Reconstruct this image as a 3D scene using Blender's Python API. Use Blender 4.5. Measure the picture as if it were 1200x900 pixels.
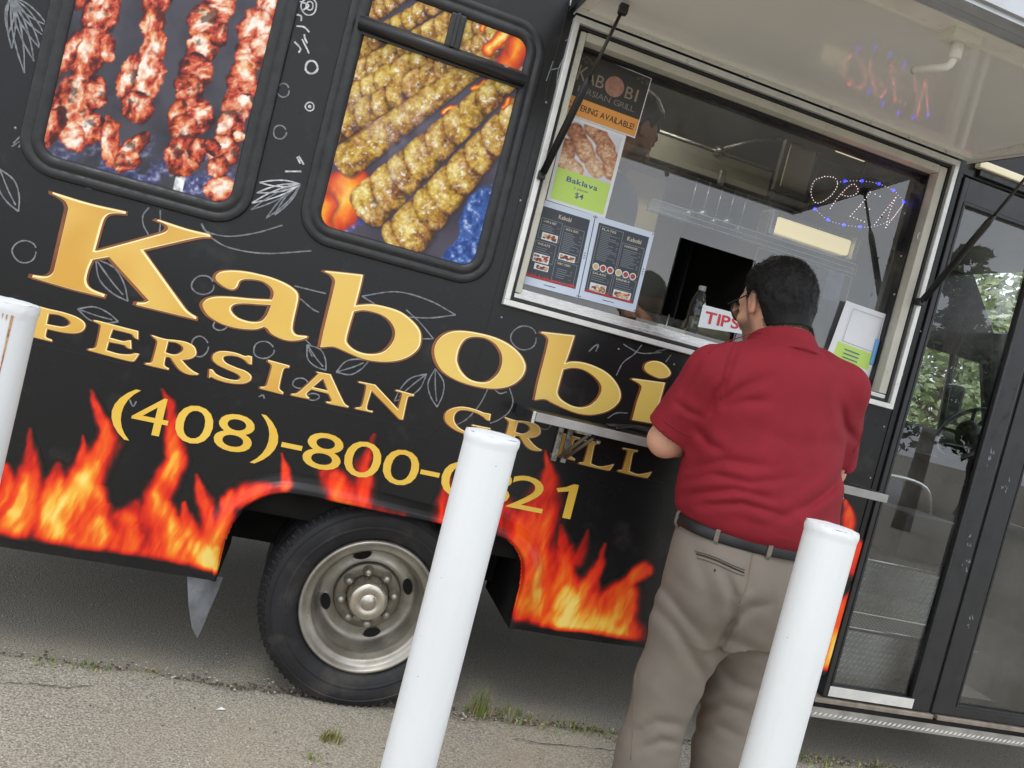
import bpy, bmesh, math, random
import numpy as np
from mathutils import Vector, Matrix
from mathutils.geometry import tessellate_polygon

for o in list(bpy.data.objects):
    bpy.data.objects.remove(o)
scene = bpy.context.scene
COL = scene.collection
R = math.radians
random.seed(7)

# ------------------------------------------------------------------ camera
CAM = np.array([0.0, -2.5, 1.30])
YAW, PITCH, ROLL, FPX = R(14.549), R(-2.204), R(14.289), 900.0
_f = np.array([math.sin(YAW)*math.cos(PITCH), math.cos(YAW)*math.cos(PITCH), math.sin(PITCH)])
_r0 = np.array([math.cos(YAW), -math.sin(YAW), 0.0])
_u0 = np.cross(_r0, _f)
_r = math.cos(ROLL)*_r0 + math.sin(ROLL)*_u0
_u = -math.sin(ROLL)*_r0 + math.cos(ROLL)*_u0
cam = bpy.data.cameras.new('camera')
cam.sensor_width = 36.0
cam.lens = 36.0*FPX/1200.0
cam.clip_start = 0.05
cam.clip_end = 2000
camo = bpy.data.objects.new('camera', cam)
COL.objects.link(camo)
M = Matrix.Identity(4)
for i in range(3):
    M[i][0] = _r[i]; M[i][1] = _u[i]; M[i][2] = -_f[i]; M[i][3] = CAM[i]
camo.matrix_world = M
scene.camera = camo

# ------------------------------------------------------------------ light: bright overcast
SUN_EL, SUN_AZ = R(56), R(205)     # azimuth clockwise from +Y: the sun stands behind the photographer, a little left
w = bpy.data.worlds.new('World'); scene.world = w; w.use_nodes = True
nt = w.node_tree; nt.nodes.clear()
sky = nt.nodes.new('ShaderNodeTexSky'); sky.sky_type = 'NISHITA'; sky.sun_disc = False
sky.sun_elevation = SUN_EL; sky.sun_rotation = SUN_AZ
sky.air_density = 1.0; sky.dust_density = 6.0; sky.ozone_density = 1.0
hs = nt.nodes.new('ShaderNodeHueSaturation'); hs.inputs['Saturation'].default_value = 0.6
# cloud deck: an even pale cover with soft thicker and thinner patches, all round
tcw = nt.nodes.new('ShaderNodeTexCoord'); cn = nt.nodes.new('ShaderNodeTexNoise'); cn.inputs['Scale'].default_value = 2.6; cn.inputs['Detail'].default_value = 6
crp = nt.nodes.new('ShaderNodeValToRGB'); crp.color_ramp.elements[0].position = 0.35; crp.color_ramp.elements[1].position = 0.68
crp.color_ramp.elements[0].color = (9.4, 10.4, 11.9, 1); crp.color_ramp.elements[1].color = (13.0, 13.2, 13.4, 1)
cmx = nt.nodes.new('ShaderNodeMix'); cmx.data_type = 'RGBA'; cmx.inputs['Factor'].default_value = 0.85
nt.links.new(tcw.outputs['Generated'], cn.inputs['Vector']); nt.links.new(cn.outputs['Fac'], crp.inputs[0])
bg = nt.nodes.new('ShaderNodeBackground'); bg.inputs['Strength'].default_value = 0.15
wo = nt.nodes.new('ShaderNodeOutputWorld')
nt.links.new(sky.outputs[0], hs.inputs['Color']); nt.links.new(hs.outputs[0], cmx.inputs[6]); nt.links.new(crp.outputs[0], cmx.inputs[7]); nt.links.new(cmx.outputs[2], bg.inputs[0]); nt.links.new(bg.outputs[0], wo.inputs[0])
sl = bpy.data.lights.new('sun', 'SUN'); sl.energy = 0.6; sl.angle = R(16); sl.color = (1.0, 0.97, 0.93)
so = bpy.data.objects.new('sun', sl); COL.objects.link(so)
sd = Vector((math.sin(SUN_AZ)*math.cos(SUN_EL), math.cos(SUN_AZ)*math.cos(SUN_EL), math.sin(SUN_EL)))
so.rotation_euler = sd.to_track_quat('Z', 'Y').to_euler()
so.location = sd*30

scene.view_settings.view_transform = 'Standard'
scene.view_settings.look = 'None'
scene.view_settings.exposure = -0.10
scene.view_settings.gamma = 1.0
scene.view_settings.use_curve_mapping = False
scene.cycles.max_bounces = 10
scene.cycles.transparent_max_bounces = 16
scene.cycles.use_denoising = True

# ------------------------------------------------------------------ measuring helpers
def at(px, py, Y=0.0):
    """The point of the real plane y = Y that was measured at this spot of the photograph."""
    d = _f + _r*((px-600.0)/FPX) - _u*((py-450.0)/FPX)
    t = (Y-CAM[1])/d[1]
    return CAM + d*t
def xz(px, py, Y=0.0):
    p = at(px, py, Y)
    return (float(p[0]), float(p[2]))
def to_photo(X, Y, Z):
    dx, dy, dz = X-CAM[0], Y-CAM[1], Z-CAM[2]
    a = dx*_r[0]+dy*_r[1]+dz*_r[2]; b = dx*_u[0]+dy*_u[1]+dz*_u[2]; c = dx*_f[0]+dy*_f[1]+dz*_f[2]
    return 600+FPX*a/c, 450-FPX*b/c

def lin(r, g, b):
    f = lambda v: v/12.92 if v <= 0.04045 else ((v+0.055)/1.055)**2.4
    return (f(r/255.0), f(g/255.0), f(b/255.0))

# value noise -------------------------------------------------------
def _hash(ix, iy, iz=0, seed=0):
    n = (ix*374761393 + iy*668265263 + iz*2147483647 + seed*974711) & 0xffffffff
    n = ((n ^ (n >> 13))*1274126177) & 0xffffffff
    n = n ^ (n >> 16)
    return (n & 0xffff)/65535.0
def vnoise(x, y, z=None, seed=0):
    x = np.asarray(x, float); y = np.asarray(y, float)
    z = np.zeros_like(x) if z is None else np.asarray(z, float)
    x, y, z = np.broadcast_arrays(x, y, z)
    ix, iy, iz = np.floor(x).astype(np.int64), np.floor(y).astype(np.int64), np.floor(z).astype(np.int64)
    fx, fy, fz = x-ix, y-iy, z-iz
    fx, fy, fz = fx*fx*(3-2*fx), fy*fy*(3-2*fy), fz*fz*(3-2*fz)
    def L(a, b, t): return a+(b-a)*t
    h = lambda a, b, c: _hash(ix+a, iy+b, iz+c, seed)
    return L(L(L(h(0,0,0), h(1,0,0), fx), L(h(0,1,0), h(1,1,0), fx), fy),
             L(L(h(0,0,1), h(1,0,1), fx), L(h(0,1,1), h(1,1,1), fx), fy), fz)
def fbm(x, y, z=None, oct=4, seed=0):
    s = 0.0; a = 0.5; t = 0
    for k in range(oct):
        f = 2.03**k
        s = s + a*vnoise(np.asarray(x)*f, np.asarray(y)*f, None if z is None else np.asarray(z)*f, seed+k*17)
        t += a; a *= 0.5
    return s/t

# ------------------------------------------------------------------ materials
MATS = {}
def mat(name, col=(0.5, 0.5, 0.5), rough=0.5, metal=0.0, spec=0.5, var=0.0, vscale=8.0, bump=0.0, bscale=60.0,
        col2=None, stain=None, coat=0.0, emit=None, rvar=0.0, stretch=(1, 1, 1), bdist=0.002, det=6.0):
    """Principled material: base colour broken up by noise, optional second colour in patches, noise bump and gloss wear."""
    if name in MATS: return MATS[name]
    m = bpy.data.materials.new(name); m.use_nodes = True
    n = m.node_tree.nodes; l = m.node_tree.links
    b = n['Principled BSDF']
    b.inputs['Base Color'].default_value = (*col, 1); b.inputs['Roughness'].default_value = rough
    b.inputs['Metallic'].default_value = metal; b.inputs['Specular IOR Level'].default_value = spec
    b.inputs['Coat Weight'].default_value = coat; b.inputs['Coat Roughness'].default_value = 0.08
    tc = n.new('ShaderNodeTexCoord'); mp = n.new('ShaderNodeMapping'); mp.inputs['Scale'].default_value = stretch
    l.new(tc.outputs['Object'], mp.inputs['Vector'])
    if var or col2:
        t = n.new('ShaderNodeTexNoise'); t.inputs['Scale'].default_value = vscale; t.inputs['Detail'].default_value = det
        l.new(mp.outputs[0], t.inputs['Vector'])
        rp = n.new('ShaderNodeValToRGB')
        c2 = col2 if col2 else tuple(c*(1-var) for c in col)
        c1 = col if col2 else tuple(min(1, c*(1+var)) for c in col)
        rp.color_ramp.elements[0].position = 0.36; rp.color_ramp.elements[1].position = 0.64
        rp.color_ramp.elements[0].color = (*c2, 1); rp.color_ramp.elements[1].color = (*c1, 1)
        l.new(t.outputs['Fac'], rp.inputs[0]); l.new(rp.outputs[0], b.inputs['Base Color'])
        out = rp.outputs[0]
        if stain:
            sc, lo, hi, amt, sscale = stain
            t2 = n.new('ShaderNodeTexNoise'); t2.inputs['Scale'].default_value = sscale; t2.inputs['Detail'].default_value = 8
            t2.inputs['Roughness'].default_value = 0.65
            l.new(mp.outputs[0], t2.inputs['Vector'])
            mr = n.new('ShaderNodeMapRange'); mr.inputs['From Min'].default_value = lo; mr.inputs['From Max'].default_value = hi
            mr.inputs['To Max'].default_value = amt
            l.new(t2.outputs['Fac'], mr.inputs['Value'])
            mx = n.new('ShaderNodeMix'); mx.data_type = 'RGBA'
            l.new(mr.outputs[0], mx.inputs['Factor']); l.new(out, mx.inputs[6]); mx.inputs[7].default_value = (*sc, 1)
            l.new(mx.outputs[2], b.inputs['Base Color'])
    if rvar:
        t = n.new('ShaderNodeTexNoise'); t.inputs['Scale'].default_value = vscale*1.7; t.inputs['Detail'].default_value = 8
        l.new(mp.outputs[0], t.inputs['Vector'])
        mr = n.new('ShaderNodeMapRange'); mr.inputs['From Min'].default_value = 0.3; mr.inputs['From Max'].default_value = 0.7
        mr.inputs['To Min'].default_value = max(0.02, rough-rvar); mr.inputs['To Max'].default_value = min(1, rough+rvar)
        l.new(t.outputs['Fac'], mr.inputs['Value']); l.new(mr.outputs[0], b.inputs['Roughness'])
    if bump:
        t = n.new('ShaderNodeTexNoise'); t.inputs['Scale'].default_value = bscale; t.inputs['Detail'].default_value = 5
        l.new(mp.outputs[0], t.inputs['Vector'])
        bm_ = n.new('ShaderNodeBump'); bm_.inputs['Strength'].default_value = bump; bm_.inputs['Distance'].default_value = bdist
        l.new(t.outputs['Fac'], bm_.inputs['Height']); l.new(bm_.outputs[0], b.inputs['Normal'])
    if emit:
        b.inputs['Emission Color'].default_value = (*emit[:3], 1); b.inputs['Emission Strength'].default_value = emit[3]
    MATS[name] = m
    return m
def print_mat(name, rough=0.35, spec=0.5, coat=0.0):
    """Printed vinyl: the ink colour is stored per vertex."""
    if name in MATS: return MATS[name]
    m = bpy.data.materials.new(name); m.use_nodes = True
    n = m.node_tree.nodes; l = m.node_tree.links; b = n['Principled BSDF']
    a = n.new('ShaderNodeVertexColor'); a.layer_name = 'ink'
    l.new(a.outputs['Color'], b.inputs['Base Color'])
    b.inputs['Roughness'].default_value = rough; b.inputs['Specular IOR Level'].default_value = spec; b.inputs['Coat Weight'].default_value = coat
    b.inputs['Coat Roughness'].default_value = 0.06
    MATS[name] = m
    return m
def glass_mat(name, tint=(0.85, 0.88, 0.88), ior=1.6, gloss=0.012, boost=1.0, dirt_haze=0.0):
    """Thin pane: clear transmission, mirror reflection that grows towards grazing angles."""
    if name in MATS: return MATS[name]
    m = bpy.data.materials.new(name); m.use_nodes = True
    n = m.node_tree.nodes; l = m.node_tree.links; n.clear()
    o = n.new('ShaderNodeOutputMaterial'); tr = n.new('ShaderNodeBsdfTransparent'); tr.inputs[0].default_value = (*tint, 1)
    gl = n.new('ShaderNodeBsdfGlossy'); gl.inputs['Roughness'].default_value = gloss
    fr = n.new('ShaderNodeFresnel'); fr.inputs['IOR'].default_value = ior
    mu = n.new('ShaderNodeMath'); mu.operation = 'MULTIPLY'; mu.inputs[1].default_value = boost; mu.use_clamp = True
    mx = n.new('ShaderNodeMixShader')
    l.new(fr.outputs[0], mu.inputs[0]); l.new(mu.outputs[0], mx.inputs[0]); l.new(tr.outputs[0], mx.inputs[1]); l.new(gl.outputs[0], mx.inputs[2])
    top = mx.outputs[0]
    if dirt_haze:  # pale veil: dirt, plus haze painted in to lighten the reflection
        df = n.new('ShaderNodeBsdfDiffuse'); df.inputs[0].default_value = (0.6, 0.6, 0.58, 1)
        t = n.new('ShaderNodeTexNoise'); t.inputs['Scale'].default_value = 3.0; t.inputs['Detail'].default_value = 8
        tc = n.new('ShaderNodeTexCoord'); l.new(tc.outputs['Object'], t.inputs['Vector'])
        mr = n.new('ShaderNodeMapRange'); mr.inputs['From Min'].default_value = 0.4; mr.inputs['From Max'].default_value = 0.75
        mr.inputs['To Max'].default_value = dirt_haze
        m2 = n.new('ShaderNodeMixShader')
        l.new(t.outputs['Fac'], mr.inputs['Value']); l.new(mr.outputs[0], m2.inputs[0]); l.new(top, m2.inputs[1]); l.new(df.outputs[0], m2.inputs[2])
        top = m2.outputs[0]
    l.new(top, o.inputs[0])
    MATS[name] = m
    return m

# ------------------------------------------------------------------ mesh building
def link(name, me, parent=None, mats=()):
    o = bpy.data.objects.new(name, me)
    for m in mats: me.materials.append(m)
    COL.objects.link(o)
    if parent is not None: o.parent = parent
    return o
def thing(name, label, cat, loc=(0, 0, 0), rotz=0.0, group=None):
    o = bpy.data.objects.new(name, None); COL.objects.link(o)
    o.location = loc; o.rotation_euler = (0, 0, rotz); o.empty_display_size = 0.1
    tag(o, label, cat, group)
    return o
def tag(o, label=None, cat=None, group=None, kind=None):
    if label: o['label'] = label
    if cat: o['category'] = cat
    if group: o['group'] = group
    if kind: o['kind'] = kind
    return o
class MB:
    """Collects shapes; build() links them as one mesh object."""
    def __init__(s): s.v = []; s.f = []; s.m = []; s.sm = []
    def add(s, verts, faces, mi=0, smooth=False):
        k = len(s.v); s.v += [tuple(map(float, p)) for p in verts]
        for f in faces:
            s.f.append(tuple(i+k for i in f)); s.m.append(mi); s.sm.append(smooth)
        return s
    def box(s, x0, x1, y0, y1, z0, z1, mi=0, bev=0.0):
        if bev <= 0:
            v = [(x, y, z) for x in (x0, x1) for y in (y0, y1) for z in (z0, z1)]
            f = [(0,1,3,2), (4,6,7,5), (0,4,5,1), (2,3,7,6), (0,2,6,4), (1,5,7,3)]
            return s.add(v, f, mi)
        bm = bmesh.new(); bmesh.ops.create_cube(bm, size=1.0)
        for v in bm.verts:
            v.co = Vector(((x0+x1)/2+v.co.x*(x1-x0), (y0+y1)/2+v.co.y*(y1-y0), (z0+z1)/2+v.co.z*(z1-z0)))
        b = min(bev, 0.45*min(abs(x1-x0), abs(y1-y0), abs(z1-z0)))
        bmesh.ops.bevel(bm, geom=bm.edges[:], offset=b, segments=2, profile=0.6, affect='EDGES')
        bm.verts.index_update()
        s.add([v.co for v in bm.verts], [[v.index for v in f.verts] for f in bm.faces], mi, False)
        bm.free(); return s
    def tube(s, path, rad, seg=10, mi=0, caps=True, closed=False):
        P = [Vector(p) for p in path]; n = len(P)
        rr = rad if isinstance(rad, (list, tuple)) else [rad]*n
        k = len(s.v); up = None
        for i, p in enumerate(P):
            if closed: t = (P[(i+1) % n]-P[i-1])
            else: t = (P[min(i+1, n-1)]-P[max(i-1, 0)])
            t.normalize()
            if up is None:
                up = Vector((0, 0, 1)) if abs(t.z) < 0.9 else Vector((1, 0, 0))
            a = t.cross(up)
            if a.length < 1e-6: a = t.orthogonal()
            a.normalize(); b = a.cross(t).normalized(); up = b
            for j in range(seg):
                an = 2*math.pi*j/seg
                s.v.append(tuple(p+(a*math.cos(an)+b*math.sin(an))*rr[i]))
        for i in range(n if closed else n-1):
            i2 = (i+1) % n
            for j in range(seg):
                s.f.append((k+i*seg+j, k+i*seg+(j+1) % seg, k+i2*seg+(j+1) % seg, k+i2*seg+j)); s.m.append(mi); s.sm.append(True)
        if caps and not closed:
            s.f.append(tuple(k+j for j in reversed(range(seg)))); s.m.append(mi); s.sm.append(False)
            s.f.append(tuple(k+(n-1)*seg+j for j in range(seg))); s.m.append(mi); s.sm.append(False)
        return s
    def lathe(s, prof, c, axis='y', seg=48, mi=0, smooth=True):
        """prof: (radius, along) pairs, turned about an axis through c."""
        k = len(s.v); n = len(prof)
        for (r_, h) in prof:
            for j in range(seg):
                a = 2*math.pi*j/seg; p, q = r_*math.cos(a), r_*math.sin(a)
                if axis == 'y': s.v.append((c[0]+p, c[1]+h, c[2]+q))
                elif axis == 'z': s.v.append((c[0]+p, c[1]+q, c[2]+h))
                else: s.v.append((c[0]+h, c[1]+p, c[2]+q))
        for i in range(n-1):
            for j in range(seg):
                s.f.append((k+i*seg+j, k+(i+1)*seg+j, k+(i+1)*seg+(j+1) % seg, k+i*seg+(j+1) % seg)); s.m.append(mi); s.sm.append(smooth)
        return s
    def poly(s, loops, y=0.0, mi=0, depth=0.0):
        """Flat polygon with holes in an x-z plane, facing -y; depth > 0 gives it thickness backwards."""
        flat = [p for lp in loops for p in lp]
        tris = tessellate_polygon([[Vector((p[0], p[1], 0)) for p in lp] for lp in loops])
        fs = []
        for t in tris:
            a, b, c = (flat[i] for i in t)
            ar = (b[0]-a[0])*(c[1]-a[1])-(c[0]-a[0])*(b[1]-a[1])
            if abs(ar) < 1e-12: continue
            fs.append(tuple(t) if ar > 0 else tuple(reversed(t)))
        s.add([(p[0], y, p[1]) for p in flat], fs, mi)
        if depth:
            for lp in loops:
                n = len(lp)
                A = [(p[0], y, p[1]) for p in lp]+[(p[0], y+depth, p[1]) for p in lp]
                s.add(A, [(i, (i+1) % n, n+(i+1) % n, n+i) for i in range(n)], mi)
        return s
    def build(s, name, mats, parent=None):
        me = bpy.data.meshes.new(name); me.from_pydata(s.v, [], s.f)
        mats = mats if isinstance(mats, (list, tuple)) else [mats]
        me.polygons.foreach_set('material_index', s.m)
        me.polygons.foreach_set('use_smooth', s.sm)
        me.update()
        return link(name, me, parent, mats)

def smooth_loop(pts, n=5):
    """Closed outline through the points; a third value marks a sharp corner."""
    P = [np.array(p[:2], float) for p in pts]; C = [len(p) > 2 for p in pts]; N = len(P); out = []
    for i in range(N):
        j = (i+1) % N
        out.append(tuple(P[i]))
        if C[i] and C[j]: continue
        ch = P[j]-P[i]
        m0 = ch if C[i] else (P[j]-P[i-1])/2
        m1 = ch if C[j] else (P[(j+1) % N]-P[i])/2
        L = np.linalg.norm(ch)
        for m in (m0, m1):
            q = np.linalg.norm(m)
            if q > 1.4*L: m *= 1.4*L/q
        for k in range(1, n):
            t = k/n
            h = (2*t**3-3*t**2+1)*P[i]+(t**3-2*t**2+t)*m0+(-2*t**3+3*t**2)*P[j]+(t**3-t**2)*m1
            out.append(tuple(h))
    return out
def smooth_path(pts, n=6):
    P = [np.array(p, float) for p in pts]; N = len(P); out = []
    for i in range(N-1):
        m0 = (P[i+1]-P[max(i-1, 0)])/(2 if i > 0 else 1); m1 = (P[min(i+2, N-1)]-P[i])/(2 if i < N-2 else 1)
        for k in range(n):
            t = k/n
            out.append(tuple((2*t**3-3*t**2+1)*P[i]+(t**3-2*t**2+t)*m0+(-2*t**3+3*t**2)*P[i+1]+(t**3-t**2)*m1))
    out.append(tuple(P[-1]))
    return out
def area(lp):
    return 0.5*sum(lp[i-1][0]*lp[i][1]-lp[i][0]*lp[i-1][1] for i in range(len(lp)))
def offset_loop(lp, d):
    """Outward offset (towards the outside for counter-clockwise loops)."""
    P = np.array(lp); keep = [0]
    for i in range(1, len(P)):
        if np.linalg.norm(P[i]-P[keep[-1]]) > 1e-5: keep.append(i)
    P = P[keep]
    e = np.roll(P, -1, 0)-P; e /= np.linalg.norm(e, axis=1)[:, None]+1e-12
    n = np.stack([e[:, 1], -e[:, 0]], 1); npv = np.roll(n, 1, 0)
    b = n+npv; L = np.linalg.norm(b, axis=1); b /= L[:, None]+1e-9
    c = np.clip((b*n).sum(1), 0.5, 1)
    return [tuple(q) for q in P+b*(d/c)[:, None]]
def rrect(x0, x1, z0, z1, r, n=8):
    out = []
    for cx, cz, a0 in ((x1-r, z0+r, -90), (x1-r, z1-r, 0), (x0+r, z1-r, 90), (x0+r, z0+r, 180)):
        for k in range(n+1):
            a = R(a0+90*k/n); out.append((cx+r*math.cos(a), cz+r*math.sin(a)))
    return out
_fc = {}
def glyph(ch, bold=0.0):
    """Triangles of one character of the built-in font, scaled to a unit box; returns verts, faces, width/height."""
    key = (ch, bold)
    if key in _fc: return _fc[key]
    c = bpy.data.curves.new('tmp_text', 'FONT'); c.body = ch; c.offset = bold; c.resolution_u = 4
    o = bpy.data.objects.new('tmp_text', c); COL.objects.link(o)
    dg = bpy.context.evaluated_depsgraph_get(); dg.update()
    me = bpy.data.meshes.new_from_object(o.evaluated_get(dg))
    v = [(p.co.x, p.co.y) for p in me.vertices]; f = [tuple(p.vertices) for p in me.polygons]
    bpy.data.meshes.remove(me); bpy.data.objects.remove(o); bpy.data.curves.remove(c)
    _fc[key] = (v, f)
    return _fc[key]
def text(mb, s, x0, z0, h, y, mi=0, width=None, bold=0.0, track=0.06, center=False, xf=None):
    """Writes s on the plane y, baseline z0, cap height h; squeezed to width if given. xf maps (x, z) to a point."""
    cap = 0.729
    pen = 0.0; items = []
    for ch in s:
        if ch == ' ': pen += 0.34; continue
        v, f = glyph(ch, bold)
        if not v: continue
        mn = min(p[0] for p in v); mxx = max(p[0] for p in v)
        items.append((v, f, pen-mn)); pen += mxx-mn+track
    tot = max(1e-6, pen-track); sx = h/cap if width is None else width/tot; sz = h/cap
    ox = x0-(tot*sx/2 if center else 0)
    for v, f, off in items:
        P = [(ox+(p[0]+off)*sx, z0+p[1]*sz) for p in v]
        Q = [xf(*q) if xf else (q[0], y, q[1]) for q in P]
        mb.add(Q, f, mi)
    return tot*sx

def ink_sheet(name, x0, x1, z0, z1, step, y, fn, material, parent, cut=True):
    """A flat printed sheet on a fine grid; fn(photo x, photo y, X, Z) gives ink colours and coverage."""
    nx = max(2, int(round((x1-x0)/step))+1); nz = max(2, int(round((z1-z0)/step))+1)
    X, Z = np.meshgrid(np.linspace(x0, x1, nx), np.linspace(z0, z1, nz))
    px, py = to_photo(X, y, Z)
    rgb, al = fn(px, py, X, Z)
    return grid_mesh(name, X, np.full_like(X, y), Z, rgb, al, material, parent)
def grid_mesh(name, X, Y, Z, rgb, al, material, parent, smooth=False):
    nz, nx = X.shape
    idx = np.arange(nx*nz).reshape(nz, nx)
    q = np.stack([idx[:-1, :-1], idx[:-1, 1:], idx[1:, 1:], idx[1:, :-1]], -1).reshape(-1, 4)
    a = al.reshape(-1)
    keep = (a[q] > 0).any(1); q = q[keep]
    used = np.unique(q); remap = -np.ones(nx*nz, int); remap[used] = np.arange(len(used)); q = remap[q]
    co = np.stack([X.reshape(-1), Y.reshape(-1), Z.reshape(-1)], 1)[used]
    c = np.clip(rgb.reshape(-1, 3)[used], 0, 1)
    me = bpy.data.meshes.new(name)
    me.vertices.add(len(co)); me.vertices.foreach_set('co', co.ravel())
    me.loops.add(q.size); me.loops.foreach_set('vertex_index', q.ravel().astype(np.int32))
    me.polygons.add(len(q)); me.polygons.foreach_set('loop_start', np.arange(0, q.size, 4, dtype=np.int32))
    me.polygons.foreach_set('use_smooth', np.full(len(q), smooth))
    me.update(calc_edges=True)
    at_ = me.color_attributes.new('ink', 'FLOAT_COLOR', 'POINT')
    at_.data.foreach_set('color', np.concatenate([c, np.ones((len(c), 1))], 1).astype(np.float32).ravel())
    return link(name, me, parent, [material])
# ================================================================== ground
m_asph = mat('worn_asphalt', lin(186,180,166), 0.92, spec=0.25, col2=lin(134,129,119), vscale=150, bump=1.0, bscale=190, bdist=0.007,
             stain=(lin(178,169,150), 0.45, 0.72, 0.55, 1.6), det=3)
m_apron = mat('pale_old_asphalt', lin(206,198,182), 0.95, spec=0.2, col2=lin(140,134,123), vscale=150, bump=1.0, bscale=170, bdist=0.008,
              stain=(lin(190,177,154), 0.44, 0.72, 0.55, 1.5), det=3)
def ground_sheet(name, xs, ys, zf, m):
    X, Y = np.meshgrid(xs, ys); Z = zf(X, Y)
    ny, nx = X.shape; idx = np.arange(nx*ny).reshape(ny, nx)
    q = np.stack([idx[:-1,:-1], idx[:-1,1:], idx[1:,1:], idx[1:,:-1]], -1).reshape(-1, 4)
    me = bpy.data.meshes.new(name); me.from_pydata(np.stack([X, Y, Z], -1).reshape(-1, 3).tolist(), [], q.tolist())
    me.polygons.foreach_set('use_smooth', np.ones(len(q), bool)); me.update()
    o = link(name, me, None, [m]); o['kind'] = 'structure'; return o
def cat_(*a): return np.unique(np.concatenate(a))
gx = cat_(np.linspace(-400, -20, 14), np.linspace(-20, -2, 13), np.linspace(-2, 5, 141), np.linspace(5, 20, 13), np.linspace(20, 400, 14))
gy = cat_(np.linspace(-400, -20, 14), np.linspace(-20, -2, 13), np.linspace(-2, 3, 101), np.linspace(3, 20, 13), np.linspace(20, 400, 14))
ground_sheet('ground', gx, gy, lambda X, Y: 0.004*(fbm(X*2.2, Y*2.2, seed=3)-0.5)*np.exp(-((X-1)**2+Y**2)/60), m_asph)
# older pale strip in front of the truck; its broken edge runs along the wheels
ax = np.linspace(-3.5, 6.5, 401); ay = np.linspace(0, 1, 70)
A_, B_ = np.meshgrid(ax, ay)
edge = 0.075+0.05*(fbm(ax*3.1, ax*0+2, seed=9, oct=5)-0.5)*2+0.02*(vnoise(ax*23, ax*0)-0.5)
Yp = -3.2+(edge[None, :]+3.2)*(1-(1-B_)**2.2)
Zp = 0.011+0.006*(fbm(A_*4, Yp*4, seed=5)-0.5)
near = np.clip((edge[None, :]-Yp)/0.03, 0, 1); Zp = np.where(near < 1, 0.002+(Zp-0.002)*near**0.5, Zp)
me = bpy.data.meshes.new('pavement')
idx = np.arange(A_.size).reshape(A_.shape)
q = np.stack([idx[:-1,:-1], idx[:-1,1:], idx[1:,1:], idx[1:,:-1]], -1).reshape(-1, 4)
me.from_pydata(np.stack([A_, Yp, Zp], -1).reshape(-1, 3).tolist(), [], q.tolist())
me.polygons.foreach_set('use_smooth', np.ones(len(q), bool)); me.update()
link('pavement', me, None, [m_apron])['kind'] = 'structure'

# ================================================================== food truck: shell
truck = thing('food_truck', 'black food truck wrapped with flames, kebab pictures and gold lettering, serving hatch open', 'food truck', (0.4, 1.0, 0))
class _T:     # parts are written in world metres; the truck's origin sits at its base
    pass
TR0 = Vector((0.4, 1.0, 0))
def P(mb, name, mats, parent=None):
    o = mb.build(name, mats, parent or truck)
    if parent is None or parent is truck: o.location = -TR0
    return o
def PO(o): o.location = -TR0; return o

BLK = lin(27, 27, 28)
m_wrap = mat('black_vinyl_wrap', BLK, 0.27, spec=0.34, var=0.03, vscale=1.2, det=1, bump=0.05, bscale=1.6, bdist=0.03, coat=0.03, stain=(lin(120,116,110), 0.56, 0.80, 0.16, 7.0), rvar=0.05)
m_print = print_mat('printed_vinyl', 0.30, 0.32, 0.03)
m_photo = print_mat('window_print', 0.38, 0.34)
m_rub = mat('black_rubber', lin(30, 30, 32), 0.42, spec=0.5, var=0.25, vscale=25, bump=0.25, bscale=90, rvar=0.14)
m_blk = mat('black_powder_coat', lin(34, 35, 38), 0.38, spec=0.5, var=0.12, vscale=14, rvar=0.12, stain=(lin(150,150,152), 0.70, 0.78, 0.5, 24))
m_alu = mat('brushed_aluminium', lin(205, 205, 203), 0.34, metal=0.9, var=0.10, vscale=30, rvar=0.14, stretch=(1, 1, 12), bump=0.05, bscale=80)
m_mill = mat('mill_finish_trim', lin(222, 222, 218), 0.45, metal=0.35, var=0.07, vscale=16, rvar=0.1, stain=(lin(120,118,110), 0.6, 0.75, 0.5, 30))
m_beige = mat('cream_jamb', lin(196, 193, 180), 0.5, var=0.05, vscale=10, rvar=0.1, stain=(lin(140,136,122), 0.58, 0.74, 0.5, 18))
m_dark = mat('dark_underbody', lin(26, 25, 24), 0.85, spec=0.2, var=0.4, vscale=9)
m_steel = mat('stainless_steel', lin(190, 190, 186), 0.3, metal=0.95, var=0.08, vscale=8, rvar=0.12)
m_cream = mat('cream_interior_wall', lin(205, 196, 168), 0.6, var=0.04, vscale=4)

ARCH = [(255,672),(258,655),(264,632),(273,612),(286,595),(298,586),(312,580),(325,577),(338,576.5),(360,579),(385,584),(437,595),(510,610),(560,620.5),(583,626),(594,631),(602,639),(608,648),(611,657),(611,672),(609,687),(604,708),(596,734)]
arch = [xz(*p) for p in ARCH]
arch[0] = (arch[0][0], 0.375); arch[-1] = (arch[-1][0], 0.375)
XR, XF, ZR = -1.5, 2.135, 2.74
side = MB()
outer = [(XR, 0.385)]+[(x_, 0.375) for x_ in np.linspace(-0.9, -0.2, 8)]+arch+[(1.1, 0.372), (1.6, 0.385), (XF, 0.385), (XF, ZR), (XR, ZR)]
hole = [(0.562, 1.468), (0.562, 2.398), (2.096, 2.398), (2.096, 1.468)]
side.poly([outer, hole], 0.0, 0, 0.03)
P(side, 'side_panel', m_wrap)
for q_ in ((-1.4, -0.9), (-0.9, 0.545), (0.545, 2.13)):
    b = MB(); b.box(q_[0]+.002, q_[1]-.002, -0.0009, 0.002, 0.984, 0.9865); P(b, 'panel_seam', mat('dark_seam', lin(18,18,18), 0.6))
b = MB(); b.box(0.5165, 0.519, -0.0009, 0.002, 0.99, 2.70); P(b, 'panel_seam', mat('dark_seam'))
b = MB()
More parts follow.
